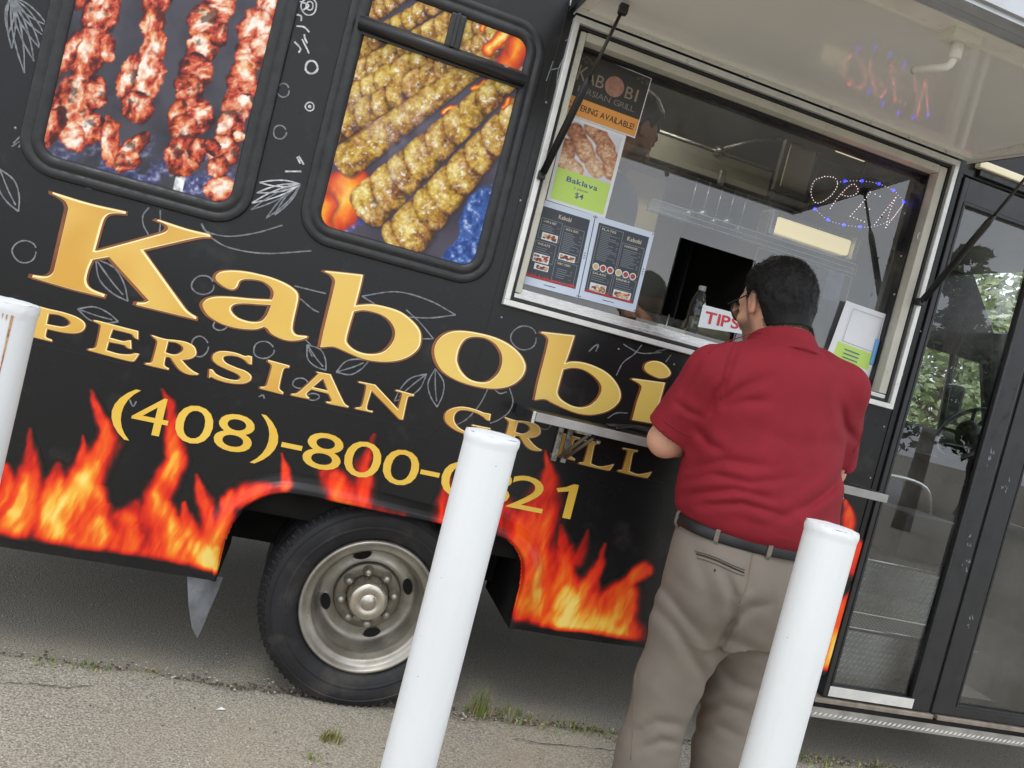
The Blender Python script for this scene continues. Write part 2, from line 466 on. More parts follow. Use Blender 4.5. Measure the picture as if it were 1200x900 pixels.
for (px_, py_) in ((160,201),(219,215),(100,184),(277,228),(18,150),(588,372),(655,391),(725,409),(790,427),(1056,300),(1048,345),(1060,250),(1036,500),(1020,560),(640,120),(610,235)):
    p_ = at(px_, py_); b.lathe([(0, -.0022), (.003, -.0018), (.0042, .0005)], (float(p_[0]), 0, float(p_[2])), 'y', 8)
P(b, 'rivet', mat('worn_rivet', lin(150,150,150), 0.4, metal=0.6))['kind'] = 'stuff'
b = MB()
b.box(XR, 4.3, 0.0, 2.2, ZR+0.002, ZR+0.05, 0, 0.02)
P(b, 'roof', mat('white_roof', lin(225, 226, 226), 0.5))
b = MB(); b.box(XR-0.03, XR-0.002, 0.0, 2.2, 0.40, ZR, 0); P(b, 'rear_panel', m_wrap)
# far side wall with the driver's window opening
b = MB()
b.poly([[(XR, 0.40), (5.1, 0.40), (5.1, 1.38), (4.98, 1.42), (4.68, 2.3), (4.3, ZR), (XR, ZR)], [(4.12, 1.53), (4.12, 2.08), (4.64, 2.08), (4.86, 1.53)]], 2.17, 0, 0.03)
P(b, 'far_side_panel', m_wrap)
b = MB(); b.box(XR, 2.1, 0.03, 2.17, 0.78, 0.80, 0); b.box(2.1, 4.9, 0.62, 2.165, 0.765, 0.785, 0)
P(b, 'floor', mat('ribbed_floor', lin(120, 118, 112), 0.6, var=0.2, vscale=20))
b = MB(); b.box(XR, 4.3, 0.03, 2.165, 2.66, 2.70, 0); P(b, 'ceiling', mat('grey_ceiling', lin(150, 150, 146), 0.5, var=0.1, vscale=3))
# underbody: wheel well, rails, axle
for y_ in (0.34, 1.72):
    b = MB(); b.box(XR, 2.09 if y_ < 1 else 4.5, y_, y_+.10, 0.42, 0.60); P(b, 'chassis_rail', m_dark)
b = MB(); b.box(XR, 2.09, 0.05, 2.15, 0.603, 0.75); P(b, 'underfloor', m_dark)
b = MB(); b.box(-0.20, 0.90, 0.441, 0.46, 0.40, 0.6); P(b, 'splash_plate', m_dark)
b = MB()
b.tube([(0.366, 0.2, 0.36), (0.366, 2.0, 0.36)], 0.055, 12); b.lathe([(0.0, -0.14), (0.12, -0.11), (0.165, 0), (0.12, 0.11), (0, 0.14)], (0.366, 1.05, 0.36), 'x', 20)
P(b, 'rear_axle', m_dark)
b = MB(); b.tube([(-0.9, 0.62, 0.50), (0.1, 0.62, 0.52), (2.3, 0.6, 0.50)], 0.035, 10); P(b, 'exhaust_pipe', m_dark)
b = MB()
# wheel tub: a curved liner following the arch inwards
n_ = len(arch); V_ = [(p[0], 0.028, p[1]) for p in arch]+[(p[0], 0.40, p[1]) for p in arch]
b.add(V_, [(i, n_+i, n_+i+1, i+1) for i in range(n_-1)], 0, True)
P(b, 'wheel_tub', m_dark)

# flared lip over the wheel: rises from the panel and stands proud at the opening
LIP0 = [(222,668),(228,640),(238,610),(254,588),(275,573),(290,563.5),(305,557),(321,554),(338,553.5),(360,557),(385,562),(459,579.5),(514,594),(560,603),(592,608),(612,618),(628,634),(636,655),(636,690),(630,735)]
lip0 = smooth_path([xz(*p) for p in LIP0], 6)
lip1 = smooth_path(arch, 6)
def resample(path, n):
    Pn = np.array(path); d = np.r_[0, np.cumsum(np.linalg.norm(np.diff(Pn, axis=0), axis=1))]
    t = np.linspace(0, d[-1], n); return np.stack([np.interp(t, d, Pn[:, 0]), np.interp(t, d, Pn[:, 1])], 1)
# ================================================================== printed graphics on the side
def seg_d(px, py, pts):
    """Distance to a polyline and how far along it the nearest point lies (0..1)."""
    best = np.full(px.shape, 1e9); tt = np.zeros(px.shape); n = len(pts)-1
    for i in range(n):
        ax_, ay_ = pts[i][:2]; bx_, by_ = pts[i+1][:2]
        dx, dy = bx_-ax_, by_-ay_
        t = np.clip(((px-ax_)*dx+(py-ay_)*dy)/(dx*dx+dy*dy+1e-9), 0, 1)
        d = np.hypot(px-ax_-t*dx, py-ay_-t*dy)
        m_ = d < best
        best = np.where(m_, d, best); tt = np.where(m_, (i+t)/n, tt)
    return best, tt
# tongues of flame: spine points x, y, half width, strength at the point
TONG = [
 [(-10,600,26,.5),(70,618,26,.55),(150,640,26,.55),(255,655,20,.6)], [(610,705,22,.55),(680,738,22,.6),(745,744,20,.6)],
 [(35,505,3,.45),(37,522,8,.55),(38,545,16,.6),(30,575,26,.7),(20,610,34,.75)],
 [(5,548,10,.6),(4,575,20,.7),(8,610,26,.7)],
 [(107,458,3,.4),(114,478,7,.55),(124,500,14,.6),(127,520,18,.66),(112,540,20,.75),(101,560,26,.85),(96,590,36,.9),(100,625,44,.9)],
 [(70,545,6,.45),(66,565,16,.6),(62,590,26,.8),(60,618,30,.8)],
 [(160,590,10,.45),(150,612,20,.7),(150,640,26,.6)],
 [(96,510,2,.3),(97,530,9,.5),(98,550,14,.6)],
 [(189,455,3,.4),(196,470,8,.55),(202,492,12,.6),(203,515,13,.66),(208,538,15,.75),(196,560,17,.75),(184,585,20,.8),(186,610,27,.85),(196,640,38,.85)],
 [(228,556,3,.4),(234,575,9,.5),(243,598,13,.55),(247,622,18,.65),(246,655,24,.85)],
 [(214,592,3,.35),(219,610,10,.45),(228,640,24,.8)],
 [(270,578,10,.55),(268,600,16,.7),(258,632,14,.9),(252,662,12,1.0)],
 [(262,586,10,.5),(285,579,14,.6),(310,573,10,.58),(335,566,7,.5)],
 [(330,532,2,.3),(333,548,6,.5),(337,566,9,.55)],
 [(382,556,13,.5),(396,568,22,.6),(404,584,26,.75)],
 [(438,512,3,.35),(432,530,7,.45),(424,548,14,.5),(428,570,17,.55),(428,590,14,.6)],
 [(526,560,8,.4),(522,585,12,.5),(518,605,16,.5)],
 [(400,592,16,.3),(470,604,10,.34)],
 [(640,528,2,.35),(642,548,8,.5),(641,570,20,.55),(634,600,30,.62),(628,630,32,.72),(626,660,34,.8),(628,700,40,.88)],
 [(590,598,20,.5),(606,622,28,.58),(624,655,24,.7),(624,690,26,.85)],
 [(660,616,3,.4),(664,640,11,.6),(660,668,20,.75),(660,695,36,.95),(664,726,46,.95)],
 [(709,636,2,.35),(704,655,7,.45),(692,674,11,.6),(684,694,22,.75),(684,730,40,.9)],
 [(690,622,2,.25),(686,640,8,.3),(676,655,12,.35)],
 [(756,668,12,.6),(735,682,12,.72),(716,704,22,.85),(704,738,34,.9)],
 [(735,700,20,.7),(732,730,22,.8),(740,742,20,.8)],
 [(690,730,26,.85),(720,742,22,.85)],
 [(988,588,3,.5),(994,604,11,.7),(992,622,12,.66)],
 [(1003,626,4,.5),(1005,646,11,.72),(1000,668,13,.7)],
 [(1000,690,6,.5),(990,712,15,.78),(982,742,22,.92),(974,772,22,.95)],
 [(975,640,12,.6),(968,690,16,.7),(960,740,20,.8)],
]
CORE = [
 [(112,545,3),(104,560,7),(92,575,9),(74,592,9),(60,604,5)], [(98,560,5),(112,575,7),(128,590,6),(150,606,5)],
 [(72,565,3),(62,585,9),(56,606,9),(70,622,7)], [(208,532,3),(203,546,6),(197,558,6)], [(183,580,3),(192,598,8),(206,612,9),(218,624,5)],
 [(246,640,2),(244,655,6),(240,664,5)], [(232,640,6),(243,658,7)], [(256,640,2),(250,662,5)],
 [(664,694,5),(666,708,10),(670,724,9)], [(630,692,3),(616,712,8),(608,724,5)], [(700,726,5),(712,736,7),(720,740,4)], [(650,726,4),(684,738,6)], [(980,748,8),(974,762,6)],
 [(30,560,3),(28,580,5),(16,600,4)], [(120,610,4),(126,628,5)], [(408,588,3),(404,600,5)],
]
def flame_ink(px, py, X, Z):
    wx = px+9*(fbm(px/26, py/34, seed=21, oct=3)-0.5)+4*(fbm(px/9, py/13, seed=23, oct=2)-0.5)
    wy = py+8*(fbm(px/22, py/28, seed=22, oct=3)-0.5)
    I = np.zeros(px.shape)
    for tng in TONG:
        d, t = seg_d(wx, wy, tng)
        k = np.linspace(0, 1, len(tng))
        wdt = np.interp(t, k, [q[2] for q in tng]); st = np.interp(t, k, [q[3] for q in tng])
        v = np.clip((1.18-d/wdt)/1.18, 0, 1)
        v = v*v*(3-2*v)
        v = np.minimum(v*1.22, 1)*st*1.04
        I = np.where(I > 0, np.maximum(I, v)+0.34*np.minimum(I, v)*np.clip(1.25-np.maximum(I, v), 0, 1), v)
    dark = fbm((wx+wy*0.25)/15, wy/48, seed=31, oct=3)
    I = I*(0.60+0.60*np.clip((dark-0.28)/0.4, 0, 1))
    for c in CORE:
        d, t = seg_d(wx, wy, c); k = np.linspace(0, 1, len(c))
        wdt = np.interp(t, k, [q[2]*2.1 for q in c])
        v = np.exp(-(d/wdt)**2*1.6)
        I = I+0.42*v*np.clip(I*2.2, 0, 1)
    streak = fbm((wx*0.8+wy*0.45)/5.0, (wy-wx*0.3)/38, seed=35, oct=3)-0.5
    I = I*(1+0.70*streak)
    # ragged dark lower rim, smooth
    rim = 0.393+0.016*(fbm(X*7, X*0, seed=41)-0.5)+np.where(X < -0.14, 0.012-0.10*np.clip(-0.62-X, 0, .2)*0, 0.0)
    I = I*np.clip((Z-rim)/0.022, 0, 1)**0.6
    stops = [(0.0, BLK), (0.10, lin(52,30,28)), (0.24, lin(122,30,26)), (0.42, lin(206,38,28)), (0.60, lin(236,62,28)), (0.86, lin(244,94,30)), (1.10, lin(248,138,42)), (1.38, lin(251,192,72)), (1.75, lin(253,222,120))]
    xs = [s[0] for s in stops]
    rgb = np.stack([np.interp(I, xs, [s[1][k] for s in stops]) for k in range(3)], -1)
    return rgb, np.where(I > 0.02, I, 0)
def arch_mask(X, Z):
    """True inside the wheel opening (and its lip)."""
    ox = np.array([p[0] for p in arch]); oz = np.array([p[1] for p in arch])
    inside = np.zeros(X.shape, bool); n = len(ox); j = n-1
    for i in range(n):
        c = ((oz[i] > Z) != (oz[j] > Z)) & (X < (ox[j]-ox[i])*(Z-oz[i])/(oz[j]-oz[i]+1e-12)+ox[i])
        inside ^= c; j = i
    return inside
def body_flame(px, py, X, Z):
    rgb, a = flame_ink(px, py, X, Z)
    a = np.where(arch_mask(X, Z) | (Z < 0.388), 0, a)
    return rgb, a
PO(ink_sheet('flame_graphic', -0.90, -0.02, 0.388, 0.99, 0.0032, -0.0012, body_flame, m_print, truck))
PO(ink_sheet('flame_graphic', -0.02, 0.72, 0.70, 1.00, 0.0036, -0.0012, body_flame, m_print, truck))
PO(ink_sheet('flame_graphic', 0.72, 1.50, 0.388, 1.04, 0.0034, -0.0012, body_flame, m_print, truck))
PO(ink_sheet('flame_graphic', 2.138, 2.1615, 0.388, 1.08, 0.0036, -0.0052, lambda a, b_, c, d: flame_ink(a, b_, c, d), m_print, truck))
PO(ink_sheet('flame_graphic', 1.90, 2.134, 0.388, 1.08, 0.0036, -0.0012, body_flame, m_print, truck))

# the lip carries the same print
a0, a1 = resample(lip0, 300), resample(lip1, 300)
prof = [(0.0, 0.0), (0.12, -0.012), (0.35, -0.030), (0.65, -0.042), (0.88, -0.043), (0.97, -0.036), (1.0, -0.022), (1.0, 0.02)]
s_ = np.array([p[0] for p in prof]); yv = np.array([p[1] for p in prof])
# finer across the lip so that the print reads
ss = np.linspace(0, len(prof)-1, 29); s_ = np.interp(ss, range(len(prof)), s_); yv = np.interp(ss, range(len(prof)), yv)
fade = np.clip(np.minimum(np.linspace(0, 1, 300)/0.10, (1-np.linspace(0, 1, 300))/0.12), 0.25, 1)
LX = a0[None, :, 0]*(1-s_[:, None])+a1[None, :, 0]*s_[:, None]
LZ = a0[None, :, 1]*(1-s_[:, None])+a1[None, :, 1]*s_[:, None]
LY = yv[:, None]*fade[None, :]-0.0015
LX, LY, LZ = LX[::-1], LY[::-1], LZ[::-1]
px, py = to_photo(LX, LY*0, LZ)
rgb, al = flame_ink(px, py, LX, LZ)
PO(grid_mesh('wheel_arch_lip', LX, LY, LZ, rgb, np.ones_like(al), m_print, truck, True))

# ------------------------------------------------------------------ the two printed windows
def pal(v, stops):
    xs = [s[0] for s in stops]
    return np.stack([np.interp(v, xs, [s[1][k] for s in stops]) for k in range(3)], -1)
def over(dst, src, a): return dst*(1-a[..., None])+src*a[..., None]
MEAT = [(0.0, lin(44,18,22)), (0.16, lin(112,32,28)), (0.32, lin(182,58,40)), (0.47, lin(212,104,70)), (0.62, lin(226,154,116)), (0.78, lin(240,204,178)), (0.95, lin(252,238,226))]
# pieces of chicken: x, y, half length, half width, lean (degrees from vertical), tone
PIECES = [
 (97,-12,26,22,10,.60),(118,18,36,24,12,.50),(103,62,34,24,6,.58),(127,56,17,10,-15,.72),(88,118,35,27,14,.66),(100,150,24,22,30,.62),(112,108,14,22,80,.45),(84,160,16,20,60,.7),
 (60,150,30,14,20,.30),(74,70,40,12,20,.35),
 (184,-5,24,20,8,.5),(178,30,22,17,0,.55),(180,58,26,16,0,.72),(170,90,34,22,14,.70),(150,88,30,11,10,.66),(160,125,22,20,5,.55),(130,165,32,13,-14,.62),(154,176,32,11,28,.50),(148,190,18,12,60,.5),
 (255,5,22,26,80,.66),(238,28,20,24,60,.60),(236,58,24,20,20,.62),(258,42,16,10,10,.34),(230,84,22,24,70,.36),(222,108,20,26,75,.50),(230,136,24,24,60,.60),(208,136,20,12,0,.24),(216,152,20,18,80,.40),(214,182,27,23,4,.50),(232,176,16,12,0,.36),
 (318,6,26,18,0,.58),(300,32,26,22,20,.74),(296,62,24,22,70,.66),(284,96,20,26,70,.48),(276,124,18,22,60,.66),(268,150,18,16,20,.56),(262,178,20,22,50,.62),(255,196,16,14,0,.52),(258,222,22,15,70,.66),(250,172,9,10,80,.46),(306,52,16,12,30,.8),(288,120,9,12,40,.95),(280,160,8,8,0,.95),
]
def chicken_ink(px, py, X, Z):
    nz = fbm(px/11, py/11, seed=51, oct=4)
    base = pal(fbm(px/40, py/40, seed=52), [(0.3, lin(52,50,58)), (0.7, lin(74,72,82))])
    low = np.clip((py-150-(px-60)*0.05)/60, 0, 1)*np.clip((fbm(px/14, py/10, seed=53)-0.36)*5, 0, 1)
    base = over(base, pal(fbm(px/5, py/5, seed=54), [(0.25, lin(40,44,88)), (0.55, lin(84,88,134)), (0.8, lin(176,178,206))]), low)
    wx = px+9*(fbm(px/12, py/12, seed=55)-0.5)+4*(fbm(px/4, py/4, seed=56, oct=2)-0.5)
    wy = py+9*(fbm(px/12, py/12, seed=57)-0.5)
    d, t = seg_d(px, py, [(206,235),(214,195)])
    base = over(base, pal(fbm(px/3, py/9, seed=50), [(0.3, lin(160,160,165)), (0.7, lin(245,245,245))]), np.clip((6-d), 0, 1))
    for k, (cx, cy, L, W, ang, tone) in enumerate(PIECES):
        a = R(ang+13); ux, uy = math.sin(a), -math.cos(a)
        dx, dy = wx-cx, wy-cy
        p = dx*ux+dy*uy; q = -dx*uy+dy*ux
        e = np.sqrt((p/L)**2+(q/W)**2)
        cov = np.clip((1.0-e)*9, 0, 1)
        rnd = np.clip(1-e, 0, 1)
        fib = fbm(p/20+k*7.3, q/7.5, seed=60+k, oct=3)
        spot = fbm(px/8.0+k*3, py/9.5, seed=90+k, oct=3)
        hl = np.exp(-(((q+W*0.22)/(W*0.62))**2+((p-L*0.15)/(L*0.8))**2))
        v = tone*0.70+0.30*(rnd**0.5-0.55)+0.85*(fib-0.5)+0.75*(spot-0.5)+0.24*hl
        v = np.where(e > 0.78, v-(e-0.78)*1.0, v)
        cream = np.clip((fbm(px/15+k*4, py/15, seed=130+k, oct=3)-0.50)*5, 0, 1)*hl
        fib2 = fbm(p/7+k*3.1, q/3.6, seed=260+k, oct=3)
        v = v+0.18*cream-0.08+0.62*(fib2-0.5)
        char = np.clip((fbm(px/12+k, py/12, seed=120+k)-0.62)*8, 0, 1)
        c = pal(v, MEAT)
        warm = np.clip((fbm(px/20+k*2, py/20, seed=140+k)-0.45)*4, 0, 1)*np.clip((e-0.25)*2, 0, 1)
        c = c*(1-0.6*warm[..., None])+0.6*warm[..., None]*pal(v, [(0.1, lin(110,36,16)), (0.45, lin(214,96,34)), (0.85, lin(250,206,130))])
        c = over(c, np.zeros_like(c)+np.array(lin(58,22,24)), char*0.8*(tone < 0.68))
        base = over(base, c, cov)
    spec = np.clip((fbm(px/3.4, py/3.4, seed=77, oct=2)-0.72)*9, 0, 1)*np.clip(base.sum(-1)*1.5-0.5, 0, 1)
    base = over(base, np.ones_like(base)*0.9, spec*0.3)
    return base, np.ones(px.shape)

# minced kebabs: spine ends, half widths at the ends, number of finger dents, tone
SKEW = [
 ((405,36),(500,-26),12,10,8,.48),((412,62),(530,-8),13,11,9,.46),((540,38),(650,52),14,12,6,.46),
 ((400,98),(545,14),14,12,9,.50),((394,124),(560,30),14,12,9,.50),((392,152),(566,50),17,12,9,.46),
 ((404,190),(578,62),21,12,1,.62),
 ((430,243),(606,82),27,13,8.5,.56),
 ((470,282),(636,98),27,14,8.5,.58),
]
def kebab_ink(px, py, X, Z):
    base = pal(fbm(px/60, py/60, seed=151), [(0.3, lin(58,52,66)), (0.7, lin(80,74,88))])
    up = np.clip((60-py)/50, 0, 1)*np.clip((px-520)/30, 0, 1)
    base = over(base, pal(fbm(px/24, py/24, seed=152), [(0.3, lin(74,74,116)), (0.7, lin(112,112,150))]), up)
    base = over(base, np.zeros_like(base)+np.array(lin(70,70,74)), np.clip((px+py*0.9-790)/10, 0, 1)*np.clip((py-190)/10, 0, 1))
    bl = pal(fbm(px/5, py/5, seed=153), [(0.3, lin(30,60,128)), (0.6, lin(62,100,172)), (0.85, lin(190,204,232))])
    base = over(base, bl, np.clip((px+0.55*py-660-40*fbm(px/40, py/40, seed=154))/3, 0, 1)*np.clip((py-215)/10, 0, 1))
    d, t = seg_d(px, py, [(366,278),(425,244)]); base = over(base, bl, np.clip((17-d)/1.5, 0, 1))
    d, t = seg_d(px, py, [(448,302),(474,282)]); base = over(base, np.zeros_like(base)+np.array(lin(170,172,178)), np.clip((8-d)/1.5, 0, 1))
    wx = px+7*(fbm(px/15, py/15, seed=155)-0.5); wy = py+12*(fbm(px/12, py/18, seed=156)-0.5)
    def fire(base, pts, wd, amp):
        d, t = seg_d(wx, wy, pts); v = np.clip(1-d/wd, 0, 1)
        f = v*amp*(0.6+0.9*fbm(px/9, py/16, seed=157))
        c = pal(f, [(0, lin(60,30,34)), (0.25, lin(196,58,22)), (0.5, lin(240,104,24)), (0.8, lin(252,176,40)), (1.1, lin(255,232,140))])
        return over(base, c, np.clip(f*5, 0, 1))
    base = fire(base, [(372,235),(384,250),(398,238),(410,222)], 34, 0.85)
    base = fire(base, [(372,262),(378,240)], 22, 0.7)
    def ribs(base, a, b, w0, w1, nd, tone, k):
        L = math.hypot(b[0]-a[0], b[1]-a[1]); ux, uy = (b[0]-a[0])/L, (b[1]-a[1])/L
        dx, dy = px-a[0], py-a[1]
        p = dx*ux+dy*uy; q = -dx*uy+dy*ux          # q > 0 towards the lower right
        t = np.clip(p/L, -0.2, 1.2)
        w_ = w0+(w1-w0)*np.clip(t, 0, 1)
        ph = t*nd+k*0.37+(0.20*q/w_-0.26*(q/w_)**2)*(nd > 1)+0.35*(vnoise(t*nd*0.8, t*0, seed=160+k)-0.5)
        fr = ph-np.floor(ph)
        dent = np.abs(fr-0.5)*2 if nd > 1 else np.full(px.shape, 0.5)
        w_ = w_*(1+(0.085*(1-dent**3)-0.03 if nd > 1 else 0.05*(fbm(p/20, q*0, seed=170+k)-0.5)))
        end = np.where(p < 0, -p, np.where(p > L, p-L, 0))
        e = np.sqrt((q/w_)**2+(end/(w_*0.55))**2)
        e = e+0.05*(fbm(px/4, py/4, seed=165+k)-0.5)
        cov = np.clip((1-e)*12, 0, 1)
        grain = fbm(px/5.5+k*5, py/5.5, seed=180+k, oct=4); fine = fbm(px/2.2+k, py/2.2, seed=200+k, oct=2)
        lump = fbm(p/9+k*3, q/9, seed=190+k, oct=3)
        v = 0.06+tone*0.82+(0.15*(1-dent**2)-0.20*dent**8+0.16*(0.5-fr))*(nd > 1)+0.70*(grain-0.5)+0.34*(fine-0.5)+0.50*(lump-0.5)
        v = v-0.26*np.clip(q/w_, -0.2, 1)-0.30*np.clip(e-0.72, 0, 1)*3
        c = pal(v, [(0.0, lin(58,34,20)), (0.2, lin(104,62,24)), (0.4, lin(154,104,38)), (0.6, lin(190,148,62)), (0.8, lin(214,184,104)), (1.0, lin(244,230,190))])
        red = np.clip((fbm(px/13+k, py/13, seed=210+k)-0.52)*4, 0, 1)*0.45
        c = over(c, pal(v, [(0.1, lin(74,30,18)), (0.5, lin(150,80,42)), (0.9, lin(220,170,130))]), red)
        yel = np.clip((fbm(px/17+k, py/17, seed=220+k)-0.45)*4, 0, 1)*0.65
        c = over(c, pal(v, [(0.1, lin(96,70,12)), (0.5, lin(190,150,34)), (0.9, lin(240,220,120))]), yel)
        hl = np.clip((fbm(px/3.2+k*9, py/3.2, seed=230+k, oct=3)-0.60)*7, 0, 1)*np.exp(-((q/w_-0.05)/0.5)**2)*np.clip((1-dent)*2.0, 0, 1)
        c = over(c, np.zeros_like(c)+np.array(lin(255,250,238)), hl*0.75)
        sh = np.clip(1.18-e, 0, 0.18)/0.18*(1-cov)*(q > 0)
        return over(over(base, np.zeros_like(base)+np.array(lin(44,34,34)), sh*0.7), c, cov)
    for k, (a, b, w0, w1, nd, tone) in enumerate(SKEW):
        base = ribs(base, a, b, w0, w1, nd, tone, k)
        if k == 6:
            base = fire(base, [(520,130),(534,124)], 4, 0.9); base = fire(base, [(556,104),(568,96)], 4, 0.9); base = fire(base, [(576,92),(584,88)], 3, 0.9)
    base = fire(base, [(574,58),(588,44),(600,26),(606,14)], 10, 1.25); base = fire(base, [(606,58),(616,40),(622,20)], 8, 1.0); base = fire(base, [(596,76),(606,60),(616,36)], 17, 0.62); base = fire(base, [(566,36),(568,26)], 4, 0.8); base = fire(base, [(590,124),(597,119)], 4, 0.8)
    smoke = np.clip((fbm(px/20, py/30, seed=240)-0.5)*3, 0, 1)*np.exp(-((px-440)/60)**2-((py-170)/60)**2)*0.35
    base = over(base, np.zeros_like(base)+np.array(lin(176,170,190)), smoke)
    return base, np.ones(px.shape)

def printed_window(x0, x1, z0, z1, fn):
    """Bonded window: rubber gasket with a stepped profile round a printed pane."""
    n0 = rrect(x0, x1, z0, z1, 0.105, 12)
    steps = [(0.0, 0.0), (0.0, -0.008), (0.004, -0.012), (0.022, -0.013), (0.026, -0.009), (0.030, -0.009), (0.034, -0.014), (0.050, -0.013), (0.058, -0.008), (0.062, -0.004), (0.062, 0.004)]
    mb = MB(); rows = []
    for d, y in steps:
        rows.append([(p[0], y, p[1]) for p in (offset_loop(n0, -d) if d else offset_loop(n0, 0))])
    n = len(rows[0]); k = 0
    V = [p for r_ in rows for p in r_]
    F = [(i*n+j, i*n+(j+1) % n, (i+1)*n+(j+1) % n, (i+1)*n+j) for i in range(len(rows)-1) for j in range(n)]
    mb.add(V, F, 0, True)
    fr = P(mb, 'window_frame', m_rub)
    def clip(px, py, X, Z):
        rgb, a = fn(px, py, X, Z)
        r_ = 0.05; xa, xb, za, zb = x0+0.058, x1-0.058, z0+0.058, z1-0.058
        dx = np.maximum(np.maximum(xa+r_-X, X-(xb-r_)), 0); dz = np.maximum(np.maximum(za+r_-Z, Z-(zb-r_)), 0)
        return rgb, np.where(np.hypot(dx, dz) <= r_, 1.0, 0.0)
    pane = ink_sheet('printed_pane', x0+0.055, x1-0.055, z0+0.055, z1-0.055, 0.0024, -0.0045, clip, m_photo, fr)
    return fr
wa = printed_window(-0.925, -0.285, 1.462, 2.345, chicken_ink)
wb = printed_window(-0.142, 0.482, 1.480, 2.350, kebab_ink)
# sliding sash bars across the second window
b = MB(); b.tube([(-0.105, -0.022, 2.163), (0.437, -0.022, 2.160)], 0.019, 12)
b.box(-0.105, 0.437, -0.012, -0.006, 2.135, 2.19)
b.build('crossbar', mat('scuffed_black_bar', lin(38,38,40), 0.35, var=0.2, vscale=12, stain=(lin(190,190,190), 0.62, 0.70, 0.7, 14)), wb)
b = MB(); x_ = 0.16; b.box(x_, x_+0.05, -0.022, -0.006, 2.181, 2.29, 0, 0.006); b.box(x_+0.018, x_+0.03, -0.030, -0.021, 2.182, 2.29, 0, 0.003)
b.build('sash_divider', m_rub, wb)
# ================================================================== gold lettering on the side
m_gold = mat('gold_print', lin(236,202,104), 0.3, spec=0.5, col2=lin(228,184,84), vscale=2.2, det=1, coat=0.1)
m_gold2 = mat('dark_gold_print', lin(216,164,66), 0.3, spec=0.5, col2=lin(230,188,92), vscale=5, det=1, coat=0.1)
m_crm = mat('cream_print', lin(255,240,176), 0.3, coat=0.1)
m_brn = mat('brown_print', lin(150,88,42), 0.3, col2=lin(116,64,32), vscale=7, coat=0.1)
m_yel = mat('yellow_print', lin(240,200,84), 0.3, col2=lin(232,188,70), vscale=5, det=1, coat=0.1)
def trace(ox, oy, sc, loops):
    return [[xz(ox+p[0]/sc, oy+p[1]/sc) for p in smooth_loop(lp)] for lp in loops]
def letter(loops, s=1.0, parent=None, name='letter', gold=None):
    """Outline print: brown rim, cream highlight towards the upper right, gold face."""
    L = []
    for i, lp in enumerate(loops):
        a = area(lp)
        if (a > 0) != (i == 0): lp = lp[::-1]
        L.append(lp)
    # offset_loop moves outwards for counter-clockwise loops, and into the hole's inside for clockwise ones when d > 0
    def lay(d, sx, sz): return [[(p[0]+sx, p[1]+sz) for p in (offset_loop(lp, d) if d else lp)] for lp in L]
    mb = MB()
    mb.poly(lay(0.0018*s, -0.0070*s, -0.0008*s), -0.0020, 2)
    mb.poly(lay(0.0026*s, 0.0020*s, -0.0016*s), -0.0022, 2)
    mb.poly(lay(0.0, 0.0, 0.0), -0.0026, 1)
    mb.poly(lay(-0.0028*s, -0.0022*s, -0.0018*s), -0.0030, 0)
    return P(mb, name, [gold or m_gold, m_crm, m_brn], parent)
c_ = 1
letter(trace(30,210,5,[[(160,76,1),(380,143),(590,190,1),(588,203,1),(520,200),(480,212),(455,250),(408,418,1),(430,418),(790,320),(830,302),(834,280),(812,260),(768,243,1),(780,237,1),(950,292),(1080,323,1),(1085,338,1),(1010,342),(690,415,1),(925,742),(958,778),(1002,806,1),(1000,820,1),(900,796),(650,736,1),(655,722,1),(700,722),(724,712,1),(490,455,1),(395,472,1),(370,530),(358,595),(385,640),(467,675,1),(460,690,1),(250,638),(40,576,1),(45,561,1),(120,570),(158,552),(172,520),(246,200),(250,165),(228,125),(160,86,1)]]), 1.25, gold=m_gold2)
letter(trace(220,300,7.5,[[(250,175),(290,140),(380,128),(500,135),(620,158),(740,190),(850,235),(930,285),(968,330),(970,390),(945,500),(925,600),(925,655),(960,692),(1052,703,1),(1048,716,1),(980,737),(900,742),(820,725),(740,685),(700,638),(670,622,1),(600,642),(500,640),(380,620),(270,580),(180,520),(135,450),(138,410),(180,375),(260,357),(400,360),(560,375),(742,384,1),(756,340),(745,290),(700,245),(640,215),(560,203),(490,205),(455,225),(438,265),(415,287),(380,292),(330,275),(280,240),(250,208)],
 [(735,430,1),(715,480),(690,530),(650,570),(590,580),(520,570),(440,540),(388,490),(383,450),(420,422),(500,415),(620,423)]]), 1.1)
letter(trace(360,310,7.5,[[(150,62,1),(165,55,1),(490,90,1),(475,165),(425,360,1),(480,354),(580,350),(700,373),(820,415),(920,490),(985,570),(1000,650),(980,730),(920,790),(840,830),(740,850),(620,850),(500,830),(400,790),(310,750),(250,725),(200,718),(115,726,1),(150,560),(244,170),(238,125),(205,88)],
 [(410,412,1),(480,400),(560,410),(650,440),(720,490),(765,560),(770,630),(740,700),(680,760),(600,785),(500,780),(410,745),(352,690),(346,645),(372,540)]]), 1.1)
letter(trace(490,370,7.5,[[(142,300),(165,230),(220,172),(300,138),(400,133),(520,150),(660,185),(790,245),(890,330),(940,420),(932,500),(880,570),(800,617),(700,637),(580,632),(440,602),(310,552),(210,482),(155,390)],
 [(340,380),(355,300),(390,230),(440,192),(520,183),(600,200),(680,250),(730,330),(737,410),(712,490),(660,550),(600,582),(520,580),(440,550),(380,490),(350,430)]]), 1.1)
